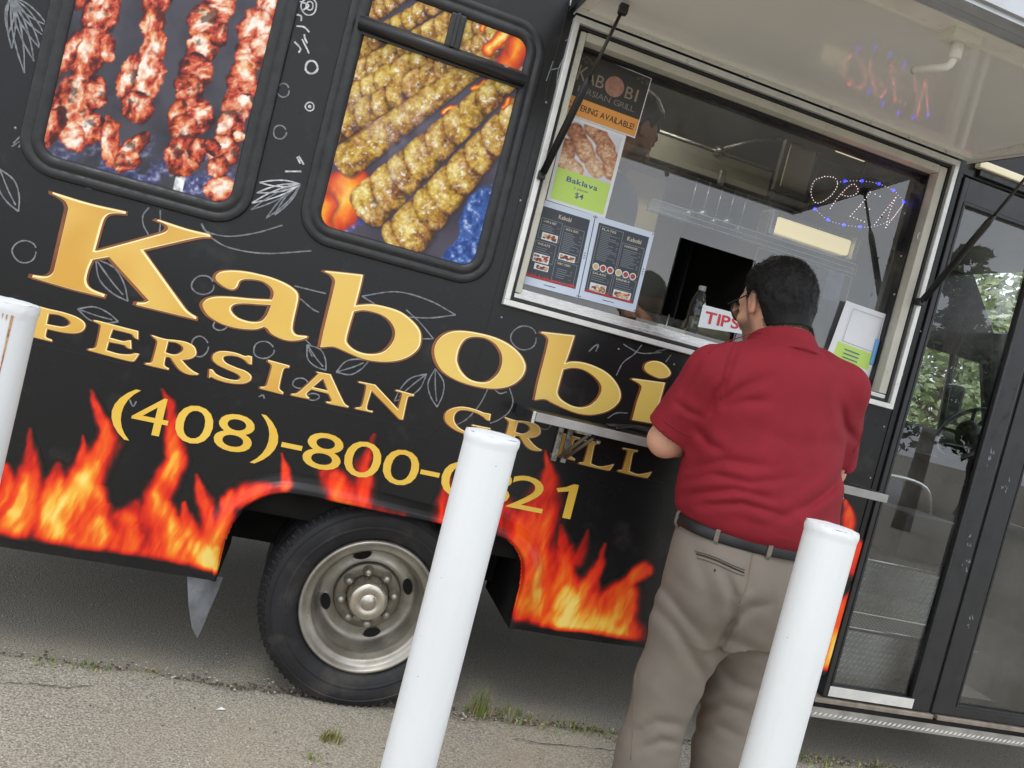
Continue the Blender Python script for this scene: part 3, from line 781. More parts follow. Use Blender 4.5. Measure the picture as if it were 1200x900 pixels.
letter(trace(610,380,6,[[(140,60,1),(150,52,1),(380,78,1),(345,190),(315,272,1),(360,262),(440,268),(530,298),(610,343),(670,408),(702,480),(692,540),(640,592),(570,622),(480,635),(390,622),(310,592),(230,555),(170,525),(98,530,1),(125,400),(194,125),(188,92),(165,72)],
 [(300,316,1),(360,304),(430,314),(500,353),(555,410),(567,460),(542,520),(490,567),(430,584),(360,572),(290,532),(260,490),(263,450)]]), 1.0)
letter(trace(610,380,6,[[(780,387,1),(790,380,1),(1015,410,1),(975,555),(935,697,1),(783,671,1),(815,550),(848,450),(842,425),(815,405)]]), 1.0)
letter(trace(610,380,6,[[(868,300),(888,271),(940,257),(1000,273),(1045,318),(1052,350),(1022,373),(970,377),(910,352),(876,326)]]), 1.0, name='letter_dot')
T2 = {}
A_ = (30,350,7.5); B_2 = (160,380,7.5); D_ = (320,400,6); E_ = (500,460,7.5); I_ = (590,450,6)
T2['P'] = trace(*A_, [[(20,40,1),(70,52,1),(200,88),(330,118),(440,155),(510,198),(528,240),(502,282),(440,302),(350,297),(270,282),(192,264,1),(180,315),(186,340),(235,360,1),(233,376,1),(20,324,1),(22,312,1),(60,315),(78,290),(112,130),(106,95),(24,52,1)],[(207,130,1),(280,138),(350,163),(395,200),(390,230),(340,247),(260,237),(188,222,1)]])
T2['E'] = trace(*A_, [[(598,190,1),(625,190),(800,235),(992,284,1),(992,356,1),(965,345),(940,315),(900,300),(770,268,1),(742,342,1),(860,373),(895,369),(928,364,1),(932,440,1),(900,432),(870,407),(734,378,1),(712,452,1),(820,483),(920,490),(965,480),(1000,484,1),(962,540),(930,549),(850,532),(700,492),(553,452,1),(560,440,1),(608,436),(628,410),(662,250),(655,225),(608,202)]])
T2['R'] = trace(*B_2, [[(135,93,1),(250,128),(340,138),(430,153),(502,188),(527,240),(517,276),(470,302),(398,312,1),(450,370),(500,410),(547,434,1),(532,443),(470,440),(420,425),(370,388),(325,325),(300,292),(258,284,1),(246,340),(252,366),(287,386,1),(280,399,1),(180,377),(80,352,1),(85,340,1),(130,338),(147,310),(184,170),(180,140),(148,110)],[(280,150,1),(350,160),(405,193),(410,230),(370,260),(320,265),(256,246,1)]])
T2['S'] = trace(*B_2, [[(988,275,1),(1015,283,1),(1012,350,1),(985,345),(955,315),(890,283),(820,273),(770,283),(765,310),(800,345),(880,380),(960,410),(1007,450),(1002,490),(950,517),(870,520),(780,507),(700,482),(660,462),(638,468,1),(643,394,1),(668,398),(700,435),(760,465),(840,487),(900,487),(916,462),(880,432),(800,397),(718,357),(673,312),(678,265),(728,238),(800,237),(880,252),(950,278)]])
T2['I'] = trace(0,0,1,[[(314.5,421.6,1),(339.3,428.3,1),(338.6,430.8,1),(334.2,431),(331.5,434.5),(327.6,452),(328,456),(332.2,459.5,1),(331.2,461.8,1),(305,455.2,1),(305.6,453,1),(310.5,453),(313.2,450),(318.6,431),(318,427),(314.2,423.8,1)]])
T2['A'] = trace(*D_, [[(303,212,1),(405,231,1),(480,393),(505,438),(531,455,1),(526,464,1),(400,439),(374,431,1),(378,421,1),(400,425),(412,413),(390,367,1),(267,336,1),(240,360),(237,380),(256,394,1),(250,404,1),(128,378,1),(134,367,1),(165,365),(200,340),(318,230),(314,222)],[(352,260,1),(386,346,1),(280,321,1)]])
T2['N'] = trace(*D_, [[(603,280,1),(718,304,1),(880,478,1),(906,380),(900,360),(863,349,1),(868,339,1),(992,374,1),(986,384,1),(955,386),(944,402),(912,549,1),(890,547,1),(692,345,1),(660,455),(665,480),(702,489,1),(696,499,1),(578,473,1),(584,464,1),(615,462),(630,440),(656,320),(646,302),(604,290,1)]])
T2['G'] = trace(*E_, [[(540,182,1),(563,188,1),(552,246,1),(528,240),(490,207),(420,172),(340,152),(282,157),(247,190),(240,240),(270,295),(330,335),(395,350),(430,345,1),(442,303),(400,290,1),(402,280,1),(560,312,1),(557,322,1),(528,322),(506,386,1),(430,388),(350,368),(250,327),(178,270),(158,215),(178,165),(240,133),(330,125),(430,148),(500,175)]])
T2['L'] = trace(*I_, [[(838,447,1),(943,465,1),(940,475,1),(915,478),(905,500),(884,612,1),(940,632),(990,628),(1042,615,1),(1015,654),(1000,658),(920,642),(801,613,1),(806,603,1),(832,602),(842,580),(870,480),(862,462),(837,457,1)]])
def moved(loops, ax_, az_, sx=1.0, sz=1.0):
    """Copy of a letter scaled about its first point and moved so that this point lies at (ax_, az_)."""
    o = loops[0][0]
    return [[(ax_+(p[0]-o[0])*sx, az_+(p[1]-o[1])*sz) for p in lp] for lp in loops]
for k_ in 'PERSIANG': letter(T2[k_], 0.62, gold=m_gold2)
r2 = xz(500+683/7.5, 460+213/7.5); r2t = xz(500+1005/7.5, 460+528/7.5)
rw = T2['R'][0]; rx = max(p[0] for p in rw)-rw[0][0]; rz = rw[0][1]-min(p[1] for p in rw)
letter(moved(T2['R'], r2[0], r2[1], (r2t[0]-r2[0])/rx, (r2[1]-r2t[1])/rz*0.98), 0.62, gold=m_gold2)
i2 = xz(590+385/6, 450+337/6); iz = T2['I'][0][0][1]-min(p[1] for p in T2['I'][0])
i2b = xz(590+430/6, 450+522/6)
letter(moved(T2['I'], i2[0], i2[1], 1.25, (i2[1]-i2b[1])/iz), 0.62, gold=m_gold2)
l1 = xz(590+563/6, 450+384/6); letter(moved(T2['L'], l1[0]+0.002, l1[1]-0.003), 0.62, gold=m_gold2)
letter(T2['L'], 0.62, gold=m_gold2)

# telephone number, plain sans digits
DIG = [('(',120+125/5,440+220/5,27),('4',120+285/5,440+237/5,42),('0',120+542/5,440+278/5,43),('8',120+780/5,440+320/5,44),(')',120+963/5,440+381/5,26),('-',120+1110/5,440+415/5,24),
 ('8',340+134/3.333,480+148/3.333,44),('0',340+288/3.333,480+178/3.333,42),('0',340+437/3.333,480+210/3.333,41),('-',340+546/3.333,480+249/3.333,22),('0',340+664/3.333,480+268/3.333,42),('3',340+795/3.333,480+300/3.333,40),('2',340+928/3.333,480+328/3.333,42),('1',340+1068/3.333,480+360/3.333,24)]
def on_base(px, py):
    return xz(px, py)
zb = [xz(120+325/5, 440+352/5)[1], xz(340+1070/3.333, 480+425/3.333)[1]]; zt = [xz(120+375/5, 440+117/5)[1], xz(340+1095/3.333, 480+292/3.333)[1]]
ZB, ZT = sum(zb)/2, sum(zt)/2
for ch, px_, py_, wpx in DIG:
    X0, Z0 = xz(px_, py_); wm = xz(px_+wpx/2, py_+wpx*0.12)[0]-xz(px_-wpx/2, py_-wpx*0.12)[0]
    v, f = glyph(ch, 0.0)
    if ch == '1': v, f = [(0.05,0.57),(0.08,0.50),(0.20,0.56),(0.20,0.0),(0.295,0.0),(0.295,0.729),(0.235,0.729),(0.16,0.64)], [(0,1,2,7),(7,2,5,6),(2,3,4,5)]
    xs_ = [p[0] for p in v]; ys_ = [p[1] for p in v]
    sz = (ZT-ZB)/0.729; sx = wm/(max(xs_)-min(xs_))
    cx = (max(xs_)+min(xs_))/2
    if ch in '(-)': zoff = Z0-(max(ys_)+min(ys_))/2*sz if ch == '-' else Z0-(max(ys_)+min(ys_))/2*sz
    else: zoff = ZB
    mb = MB(); mb.add([(X0+(p[0]-cx)*sx, -0.0028, zoff+p[1]*sz) for p in v], f, 0)
    P(mb, 'digit' if ch.isdigit() else 'punctuation_mark', m_yel)

# ------------------------------------------------------------------ chalk drawings
m_chalk = mat('chalk_line_print', lin(118,121,126), 0.5, var=0.35, vscale=60)
m_chalk2 = mat('bright_chalk_print', lin(186,188,190), 0.5, var=0.3, vscale=60)
def ribbon(mb, pts, wd, y=-0.0016, mi=0):
    Pn = np.array(pts); n = len(Pn)
    t = np.gradient(Pn, axis=0); t /= np.linalg.norm(t, axis=1)[:, None]+1e-9
    nn = np.stack([-t[:, 1], t[:, 0]], 1)
    k = wd*(0.75+0.5*np.array([random.random() for _ in range(n)]))[:, None]/2
    A = Pn+nn*k; B = Pn-nn*k
    mb.add([(p[0], y, p[1]) for p in A]+[(p[0], y, p[1]) for p in B], [(i, n+i, n+i+1, i+1) for i in range(n-1)], mi)
def stroke(mb, px_pts, wd=0.0042, mi=0, y=-0.0016):
    y = -0.0013-0.0006*random.random()
    ribbon(mb, [xz(*p) for p in smooth_path(px_pts, 7)], wd, y, mi)
def ring_pts(cx, cy, rx, ry, a0=0, a1=360, lean=0):
    out = []
    for k in range(19):
        a = R(a0+(a1-a0)*k/18); x = rx*math.cos(a)*(1+0.05*math.sin(3*a+cx)); y = ry*math.sin(a)
        out.append((cx+x*math.cos(R(lean))-y*math.sin(R(lean)), cy+x*math.sin(R(lean))+y*math.cos(R(lean))))
    return out
def leaf(p0, p1, wd, vein=True):
    mx_, my = (p0[0]+p1[0])/2, (p0[1]+p1[1])/2; dx, dy = p1[0]-p0[0], p1[1]-p0[1]; L = math.hypot(dx, dy); nx, ny = -dy/L*wd, dx/L*wd
    o = [[p0, (mx_-dx*.15+nx, my-dy*.15+ny), (mx_+dx*.2+nx*.8, my+dy*.2+ny*.8), p1], [p0, (mx_-dx*.15-nx, my-dy*.15-ny), (mx_+dx*.2-nx*.8, my+dy*.2-ny*.8), p1]]
    if vein: o.append([p0, (mx_+nx*.1, my+ny*.1), (mx_+dx*.35, my+dy*.35)])
    return o
def chalk(name, strokes, wd=0.0042, bright=False):
    mb = MB()
    for s_i in strokes: stroke(mb, s_i, wd)
    o = P(mb, name, m_chalk2 if bright else m_chalk)
    if len(strokes) > 1: o['kind'] = 'stuff'
for c in [(29,295,14,13),(238,334,13,11),(234,406,10,12),(309,410,12,10),(258,381,8,6),(614,396,15,14),(328,155,7.5,8),(332,106,7,8),(107,214,9,7)]:
    chalk('chalk_berry', [ring_pts(*c, a1=340)])
chalk('chalk_berry', [ring_pts(365,79,7,7.5)], 0.006, True); chalk('chalk_berry', [ring_pts(363,125,5,5), ring_pts(363,125,1.2,1.2)], 0.004, True)
chalk('chalk_berry', [ring_pts(673,4,4.5,6)], 0.006, True)
chalk('chalk_leaf', leaf((0,198),(22,248),10)); chalk('chalk_leaf', leaf((112,303),(150,353),11)); chalk('chalk_leaf', leaf((91,362),(139,377),8))
chalk('chalk_leaf', [[(236,262),(244,272),(268,277),(300,273),(331,264)], [(245,277),(268,290),(310,297),(365,294)], [(236,262),(240,270),(247,276)]])
chalk('chalk_leaf', [[(175,243),(168,252),(168,263),(174,275)], [(188,246),(188,262),(187,272)]])
chalk('chalk_leaf', leaf((424,347),(534,369),13, False)); chalk('chalk_twig', [[(476,363),(492,378),(508,397)], [(495,397),(508,397)]])
chalk('chalk_leaf', leaf((360,404),(382,434),9)); chalk('chalk_leaf', leaf((394,436),(432,423),8)); chalk('chalk_leaf', leaf((500,438),(462,470),8)); chalk('chalk_leaf', leaf((510,432),(512,477),9))
chalk('chalk_twig', [[(345,335),(365,340),(382,344)], [(352,350),(366,362),(374,366)], [(358,398),(364,404)], [(362,410),(366,418)]])
chalk('chalk_twig', [[(572,455),(562,474),(548,490),(535,498)], [(597,455),(601,470),(596,483),(584,492),(574,496)]])
chalk('chalk_berry', [[(580,457),(586,461),(594,459)]]); chalk('chalk_berry', [ring_pts(352,449,9,6), ring_pts(367,465,7,4)])
chalk('chalk_twig', [[(722,440),(730,425),(743,415),(752,404)], [(730,403),(738,408),(752,414),(775,413)], [(690,412),(696,406),(701,404),(698,412)], [(712,490),(722,484),(735,484)], [(780,424),(786,416)], [(768,412),(790,407)]])
chalk('chalk_berry', [[(628,500),(640,503),(646,497),(645,488)]])
chalk('chalk_leaf', [[(152,468),(156,476),(160,470)], [(303,465),(308,463),(310,467)]])
# feathery sprays
for tips in ([(14,57),(10,40),(29,86),(40,72),(48,58),(54,44),(56,30)],):
    for t_ in tips: chalk('chalk_frond', leaf((13,-4), t_, 5, False))
chalk('chalk_frond', [[(16,168),(24,160)], [(14,172),(26,164)], [(22,173),(26,166)]])
for t_ in [(304,214),(301,226),(295,238),(294,246),(312,256),(322,252)]: chalk('chalk_frond', leaf((352,216), t_, 3.6, False), bright=(t_[1] < 240))
chalk('chalk_frond', [[(334,201),(353,201)], [(350,183),(356,193)], [(348,184),(352,192)]], 0.005, True)
for k in range(4):
    chalk('chalk_frond', [[(348+random.uniform(-4,16), 2+k*13+random.uniform(-3,3)), (356+random.uniform(-6,8), 6+k*13), (352+random.uniform(-4,14), 12+k*13)]], 0.005, True)
chalk('chalk_berry', [ring_pts(362,8,9,10), ring_pts(363,7,4,5)], 0.004, True)
chalk('chalk_twig', [[(345,49),(352,57),(350,62)], [(354,46),(360,58),(362,63)]], 0.005, True)
for q_ in ([[(1094,240),(1089,248),(1092,256)]], [[(1082,268),(1075,278),(1082,292),(1088,298)]], [[(1086,270),(1080,280)]], [[(1105,240),(1097,247),(1101,257)]], [[(1098,279),(1092,283),(1095,288)]], [[(1085,303),(1092,305),(1096,303)]], [[(1075,321),(1083,327),(1092,325)]], [[(1066,378),(1076,386),(1084,393)]], [[(1056,434),(1058,446),(1054,452)]]):
    chalk('chalk_twig', q_, 0.005, True)
# scuffs beside the serving window
chalk('scuff_mark', [[(667,55),(655,80),(652,100)], [(648,72),(640,95)], [(662,48),(672,44)], [(645,82),(655,80)]], 0.003)
# ================================================================== serving window
FX0, FX1, FZ0, FZ1 = 0.545, 2.113, 1.450, 2.412
def frame_ring(x0, x1, z0, z1, wd, y0, y1, mb, mi=0):
    """Four mitre-free bars: verticals between the horizontals."""
    mb.box(x0, x1, y0, y1, z0, z0+wd, mi, 0.002); mb.box(x0, x1, y0, y1, z1-wd, z1, mi, 0.002)
    mb.box(x0, x0+wd, y0, y1, z0+wd, z1-wd, mi, 0.002); mb.box(x1-wd, x1, y0, y1, z0+wd, z1-wd, mi, 0.002)
b = MB(); frame_ring(FX0, FX1, FZ0, FZ1, 0.019, -0.030, 0.004, b)
wf = P(b, 'service_window_frame', m_mill)
b = MB(); frame_ring(FX0+0.0205, FX1-0.0205, FZ0+0.0205, FZ1-0.0205, 0.010, -0.016, 0.02, b); b.build('rubber_seal', m_rub, wf)
for bx_ in ((2.046, 2.080, 1.50, 2.378), (0.578, 0.600, 1.50, 2.378), (0.601, 2.045, 2.352, 2.380)):
    b = MB(); b.box(bx_[0], bx_[1], -0.012, 0.085, bx_[2], bx_[3], 0, 0.003); b.build('window_jamb', m_beige, wf)
b = MB()
b.box(2.036, 2.044, 0.030, 0.10, 1.505, 2.350); b.box(0.602, 0.610, 0.030, 0.10, 1.505, 2.350); b.box(0.611, 2.035, 0.030, 0.1, 2.342, 2.350)
b.build('glazing_seal', m_rub, wf)
b = MB()
b.box(0.578, 2.080, -0.012, 0.16, 1.482, 1.497, 0, 0.002); b.box(0.601, 2.045, 0.035, 0.050, 1.4975, 1.520, 0, 0.002); b.box(0.601, 2.045, 0.078, 0.09, 1.4975, 1.515, 0, 0.002)
b.build('sliding_track', m_alu, wf)
b = MB(); b.box(0.56, 0.578, 0.0, 0.12, 1.46, 2.40); b.box(2.0805, 2.098, 0.0, 0.12, 1.46, 2.40); b.box(0.56, 2.098, 0.0, 0.12, 1.452, 1.480); b.box(0.56, 2.098, 0.0, 0.12, 2.3815, 2.402)
b.build('rough_opening', m_dark, wf)
m_glass = glass_mat('window_glass', (0.86, 0.88, 0.89), 2.2, 0.006, 1.0, 0.13)
m_plexi = glass_mat('acrylic_sheet', (0.86, 0.90, 0.92), 1.5, 0.02, 0.9, 0.10)
b = MB()
HX0, HX1, HZ0, HZ1 = 1.132, 1.446, 1.535, 1.850
b.poly([[(0.611, 1.521), (2.035, 1.521), (2.035, 2.341), (0.611, 2.341)], [(HX0, HZ0), (HX0, HZ1), (HX1, HZ1), (HX1, HZ0)]], 0.062, 0)
b.build('window_pane', m_glass, wf)
b = MB(); b.poly([[(1.449, 1.50), (1.870, 1.50), (1.870, 1.905), (1.449, 1.905)]], 0.080, 0)
b.build('sliding_acrylic_sheet', m_plexi, wf)
m_edge = mat('acrylic_edge', lin(196,206,214), 0.25, spec=0.6)
b = MB()
b.box(1.4495, 1.4515, 0.078, 0.082, 1.5, 1.905); b.box(1.8685, 1.8705, 0.078, 0.082, 1.5, 1.905); b.box(1.452, 1.868, 0.0785, 0.0815, 1.903, 1.906)
b.build('sheet_edge', m_edge, wf)
b = MB()
for z in (1.912, 1.930, 1.950): b.box(1.00, 1.86, 0.064, 0.070, z, z+0.003)
b.build('acrylic_rail_edge', m_edge, wf)['kind'] = 'stuff'
b = MB(); b.box(0.99, 1.872, 0.0645, 0.084, 1.908, 1.9525, 0, 0.002); b.build('acrylic_rail', glass_mat('acrylic_rail', (0.8, 0.84, 0.86), 1.6, 0.05, 1.3, 0.25), wf)
b = MB(); b.box(1.462, 1.474, 0.068, 0.076, 1.62, 1.74, 0, 0.003); b.build('finger_pull', m_edge, wf)

# ------------------------------------------------------------------ hatch lifted above the window
HA = R(-4.0); HL = 0.925; HO = Vector((0, -0.030, 2.418))
m_lid = mat('grey_hatch_lining', lin(230,229,224), 0.10, spec=0.5, var=0.05, vscale=1.6, rvar=0.03, bump=0.06, bscale=1.4, bdist=0.02)
m_lidrim = mat('cream_hatch_rim', lin(228,226,217), 0.45, var=0.06, vscale=9, stain=(lin(128,122,108), 0.60, 0.74, 0.7, 22))
def lidpt(x, s, n):
    """s along the lid away from the wall, n upwards from its lower face."""
    return (x, HO.y-s*math.cos(HA)+n*math.sin(HA), HO.z+s*math.sin(HA)+n*math.cos(HA))
def lidbox(mb, x0, x1, s0, s1, n0, n1, mi=0):
    v = [lidpt(x, s, n) for x in (x0, x1) for s in (s1, s0) for n in (n0, n1)]
    f = [(0,1,3,2), (4,6,7,5), (0,4,5,1), (2,3,7,6), (0,2,6,4), (1,5,7,3)]
    mb.add(v, f, mi)
b = MB()      # the lining rises a little towards the outer rim
v = [lidpt(x, s, n + t) for x in (0.573, 2.102) for s, n in ((HL-0.183, 0.052), (0.0505, 0.006)) for t in (0, 0.005)]
b.add(v, [(0,1,3,2), (4,6,7,5), (0,4,5,1), (2,3,7,6), (0,2,6,4), (1,5,7,3)], 0)
hat = P(b, 'hatch_lining', m_lid)
b = MB()
for q_ in ((0.535, 2.14, 0.004, 0.050, 0.0), (0.535, 2.14, HL-0.182, HL-0.082, 0.004), (0.535, 0.572, 0.052, HL-0.184, 0.002), (2.103, 2.14, 0.052, HL-0.184, 0.002)):
    b = MB(); lidbox(b, *q_, 0.059); b.build('hatch_rim', m_lidrim, hat)
for q_ in ((0.0505, 0.056, -0.004), (HL-0.188, HL-0.1825, -0.001)):
    b = MB(); lidbox(b, 0.570, 2.105, *q_, 0.008); b.build('rim_lip', mat('pale_rim_lip', lin(226,224,214), 0.4), hat)
b = MB()
lidbox(b, 0.525, 2.15, HL-0.0815, HL-0.070, -0.012, 0.040); lidbox(b, 0.525, 2.15, HL-0.0695, HL-0.030, 0.004, 0.040); lidbox(b, 0.525, 2.15, HL-0.0295, HL-0.010, -0.006, 0.040); lidbox(b, 0.525, 2.15, HL-0.0095, HL, 0.006, 0.045)
b.build('drip_edge', mat('grey_aluminium_edge', lin(188,190,192), 0.35, metal=0.6, rvar=0.1, var=0.05), hat)
b = MB(); lidbox(b, 0.524, 2.151, 0.0, HL+0.01, 0.060, 0.068); lidbox(b, 0.518, 0.5335, 0.0, HL, -0.004, 0.0595); lidbox(b, 2.1415, 2.157, 0.0, HL, -0.004, 0.0595)
b.build('hatch_skin', m_wrap, hat)
for q_ in (0.534, 2.137):
    b = MB(); lidbox(b, q_, q_+.004, 0.0, HL-0.02, -0.008, 0.001); b.build('side_lip', m_mill, hat)
b = MB()
for x in np.linspace(0.66, 2.02, 9):
    p = lidpt(x, 0.027, -0.003); b.lathe([(0.0, -0.003), (0.005, -0.002), (0.0065, 0.002)], p, 'z', 10)
b.build('rivet', m_alu, hat)['kind'] = 'stuff'
b = MB()
for x in (0.74, 0.79, 0.99, 1.78, 1.90):
    L = random.uniform(0.02, 0.05); s0 = random.uniform(0.015, 0.03)
    for k in range(6):
        xx = x+k*L/6+random.uniform(-.003, .003); ss_ = s0+random.uniform(-.006, .006)
        v = [lidpt(xx+random.uniform(0, .008), ss_+random.uniform(-.003, .004), -0.0008) for _ in range(3)]
        b.add(v, [(0, 1, 2)], 0)
b.build('scrape', mat('dark_scrape', lin(92,88,78), 0.8), hat)['kind'] = 'stuff'
# bent rod latch on the outer rim
lx = 1.362; b = MB(); lidbox(b, lx-0.042, lx+0.042, HL-0.190, HL-0.135, -0.018, 0.004)
p0 = Vector(lidpt(lx, HL-0.165, -0.016)); b.tube([p0, p0+Vector((0, 0.0, -0.045))], 0.016, 14)
b.tube(smooth_path([tuple(p0+Vector((0, 0, -0.035))), tuple(p0+Vector((-0.004, 0.010, -0.060))), tuple(p0+Vector((-0.02, 0.045, -0.060))), tuple(p0+Vector((-0.03, 0.105, -0.050)))], 5), 0.0105, 12)
b.build('latch_handle', mat('cream_plastic', lin(226,224,212), 0.35), hat)
# gas struts
def strut(xa, xb, zb_, sa, nm='gas_strut'):
    A = Vector(lidpt(xa, sa, -0.006)); B = Vector((xb, -0.045, zb_)); m_ = A.lerp(B, 0.48)
    o = MB(); o.tube([A.lerp(B, 0.02), m_], 0.0055, 10)
    o2 = MB(); o2.tube([A.lerp(B, 0.40), A.lerp(B, 0.45), A.lerp(B, 0.985)], [0.0085, 0.0125, 0.0125], 14)
    o2.tube([A.lerp(B, 0.985), B+Vector((0, 0.0, 0))], 0.008, 10); o2.box(B.x-0.012, B.x+0.012, B.y-0.006, B.y+0.020, B.z-0.014, B.z+0.014, 0, 0.004)
    s1 = P(o2, nm, mat('strut_black', lin(20, 20, 22), 0.38, var=0.2, vscale=30))
    o.box(A.x-0.014, A.x+0.014, A.y-0.012, A.y+0.012, A.z-0.022, A.z+0.008, 0, 0.004)
    o.build('strut_rod', mat('strut_rod_grey', lin(58, 56, 52), 0.4, metal=0.5), s1)
strut(0.64, 0.562, 1.885, 0.19)
strut(2.125, 2.095, 1.865, 0.36)

# ------------------------------------------------------------------ fold-down counter under the window
b = MB()
b.box(0.70, 2.035, -0.215, -0.004, 1.106, 1.126, 0, 0.003)
shelf = P(b, 'counter_shelf', mat('black_counter_laminate', lin(40,39,38), 0.33, var=0.2, vscale=10, rvar=0.12, coat=0.2))
b = MB(); b.box(0.704, 2.040, -0.222, -0.2155, 1.100, 1.129, 0, 0.002); b.build('front_edge', mat('worn_edge_trim', lin(160,160,158), 0.42, metal=0.5, var=0.12, vscale=14, rvar=0.12, stain=(lin(96,94,90), 0.55, 0.72, 0.6, 9)), shelf)
b = MB(); b.box(0.692, 0.699, -0.214, -0.006, 1.092, 1.128, 0, 0.002); b.build('end_cap', m_blk, shelf)
b = MB(); b.box(0.692, 0.703, -0.222, -0.2145, 1.092, 1.130, 0, 0.002); b.build('corner_trim', m_alu, shelf); b = MB(); b.box(2.036, 2.045, -0.215, -0.004, 1.1, 1.128); b.build('corner_trim', m_alu, shelf)
shelf.location.z += 0.014; shelf.location.x -= 0.012
for x in (0.885, 1.86):
    b = MB()
    b.box(x-0.028, x-0.010, -0.016, -0.003, 0.965, 1.104, 0, 0.002); b.box(x+0.006, x+0.024, -0.018, -0.003, 0.965, 1.104, 0, 0.002)
    b.box(x-0.028, x+0.024, -0.19, -0.01, 1.0905, 1.1045, 0, 0.002)
    for z in (0.985, 1.02, 1.06): b.lathe([(0, -0.004), (0.004, -0.003), (0.005, 0)], (x-0.019, -0.016, z), 'y', 8)
    br = b.build('shelf_bracket', mat('scuffed_zinc', lin(186,184,176), 0.45, metal=0.6, col2=lin(120,118,112), vscale=60, rvar=0.1), shelf)
    for q_ in (0, .02):
        b = MB(); b.tube([(x-0.004+q_, -0.024, 0.985), (x+0.03+q_, -0.15, 1.09-q_/4)], 0.0065, 8); b.build('brace', mat('brace_steel', lin(120,112,100), 0.5, metal=0.6), br)
    b = MB(); b.lathe([(0, -0.012), (0.007, -0.012), (0.007, 0.012), (0, 0.012)], (x+0.085, -0.10, 1.072), 'y', 10); b.build('knob', m_alu, br)
# ================================================================== rear wheel
WC = (0.368, 0.0, 0.357)
m_tyre = mat('tyre_rubber', lin(40,41,44), 0.62, spec=0.35, col2=lin(30,30,32), vscale=7, bump=0.3, bscale=45, rvar=0.12, stain=(lin(112,106,96), 0.52, 0.8, 0.45, 6))
m_rim = mat('worn_steel_rim', lin(176,172,162), 0.38, metal=0.7, col2=lin(140,136,126), vscale=9, rvar=0.14, stain=(lin(104,92,74), 0.60, 0.78, 0.6, 22), bump=0.08, bscale=60)
def tyre_mesh(y0, mb):
    prof = [(0.222, 0.050), (0.232, 0.038), (0.245, 0.026), (0.262, 0.018), (0.285, 0.012), (0.308, 0.011), (0.325, 0.016), (0.338, 0.026), (0.348, 0.037), (0.354, 0.048),
            (0.358, 0.060), (0.361, 0.078), (0.3535, 0.080), (0.3535, 0.088), (0.362, 0.090), (0.3625, 0.118), (0.354, 0.120), (0.354, 0.128), (0.3625, 0.130), (0.362, 0.158), (0.3535, 0.160), (0.3535, 0.168),
            (0.361, 0.170), (0.358, 0.19), (0.35, 0.21), (0.33, 0.228), (0.30, 0.235), (0.26, 0.228), (0.222, 0.20)]
    mb.lathe([(r_, h+y0) for r_, h in prof], WC, 'y', 96)
b = MB(); tyre_mesh(0.0, b)
wheel = P(b, 'wheel', m_tyre)
# tread shoulder blocks, a raised ring of small lugs
b = MB()
for k in range(84):
    a = 2*math.pi*k/84
    for (ra, ya, rb, yb) in ((0.337, 0.023, 0.3615, 0.074),):
        d = 0.0105; ca, sa = math.cos(a), math.sin(a); cb, sb = math.cos(a+d*2.2), math.sin(a+d*2.2)
        sh = 0.03
        q = [(ra, ya, a), (ra, ya, a+d*2.4), (0.355, 0.040, a+d*2.4+sh*.3), (0.355, 0.040, a+sh*.3), (rb, yb, a+d*2.4+sh), (rb, yb, a+sh)]
        up = [(WC[0]+(r_+0.0012)*math.cos(t), WC[1]+y-0.0009, WC[2]+(r_+0.0012)*math.sin(t)) for r_, y, t in q]
        lo = [(WC[0]+(r_-0.006)*math.cos(t), WC[1]+y+0.006, WC[2]+(r_-0.006)*math.sin(t)) for r_, y, t in q]
        b.add(up+lo, [(0,1,2,3), (3,2,4,5), (0,6,7,1), (1,7,8,2), (2,8,10,4), (0,3,9,6), (3,5,11,9), (5,4,10,11)], 0)
o = b.build('tread_block', m_tyre, wheel); o['kind'] = 'stuff'
b = MB(); b.lathe([(0.270, 0.0145), (0.272, 0.0128), (0.280, 0.0118), (0.281, 0.0132)], WC, 'y', 96); b.lathe([(0.316, 0.0128), (0.318, 0.0105), (0.3205, 0.0108), (0.322, 0.0140)], WC, 'y', 96)
b.build('sidewall_rib', m_tyre, wheel)
# dished rim
b = MB()
b.lathe([(0.215, 0.075), (0.222, 0.052), (0.229, 0.046), (0.2300, 0.030), (0.2265, 0.024), (0.222, 0.023), (0.217, 0.027), (0.212, 0.036), (0.206, 0.042), (0.199, 0.044), (0.193, 0.046), (0.189, 0.052),
         (0.186, 0.066), (0.181, 0.072), (0.178, 0.082), (0.1765, 0.130), (0.172, 0.150), (0.163, 0.160), (0.150, 0.164), (0.112, 0.158), (0.109, 0.152), (0.104, 0.148), (0.060, 0.147), (0.0, 0.147)], WC, 'y', 96)
rim = b.build('rim', m_rim, wheel)
for k in range(4):
    b = MB(); hd = MB()
    a = R(20+90*k)
    c = (WC[0]+0.143*math.cos(a), 0.1595, WC[2]+0.143*math.sin(a))
    ring = []; 
    for j in range(20):
        t = 2*math.pi*j/20; u = 0.030*math.cos(t); v_ = 0.0165*math.sin(t)
        ring.append((c[0]+u*(-math.sin(a))+v_*math.cos(a), c[2]+u*math.cos(a)+v_*math.sin(a)))
    hd.add([(p[0], 0.1575+0.002*(1), p[1]) for p in ring]+[(c[0]+(p[0]-c[0])*1.16, 0.163, c[2]+(p[1]-c[2])*1.16) for p in ring], [(j, (j+1) % 20, 20+(j+1) % 20, 20+j) for j in range(20)], 0, True)
    b.add([(p[0], 0.1572, p[1]) for p in ring], [tuple(range(20))], 0)
    b.build('hand_hole', mat('dark_wheel_hole', lin(18,16,14), 0.9), wheel)
    hd.build('hole_edge', m_rim, rim)
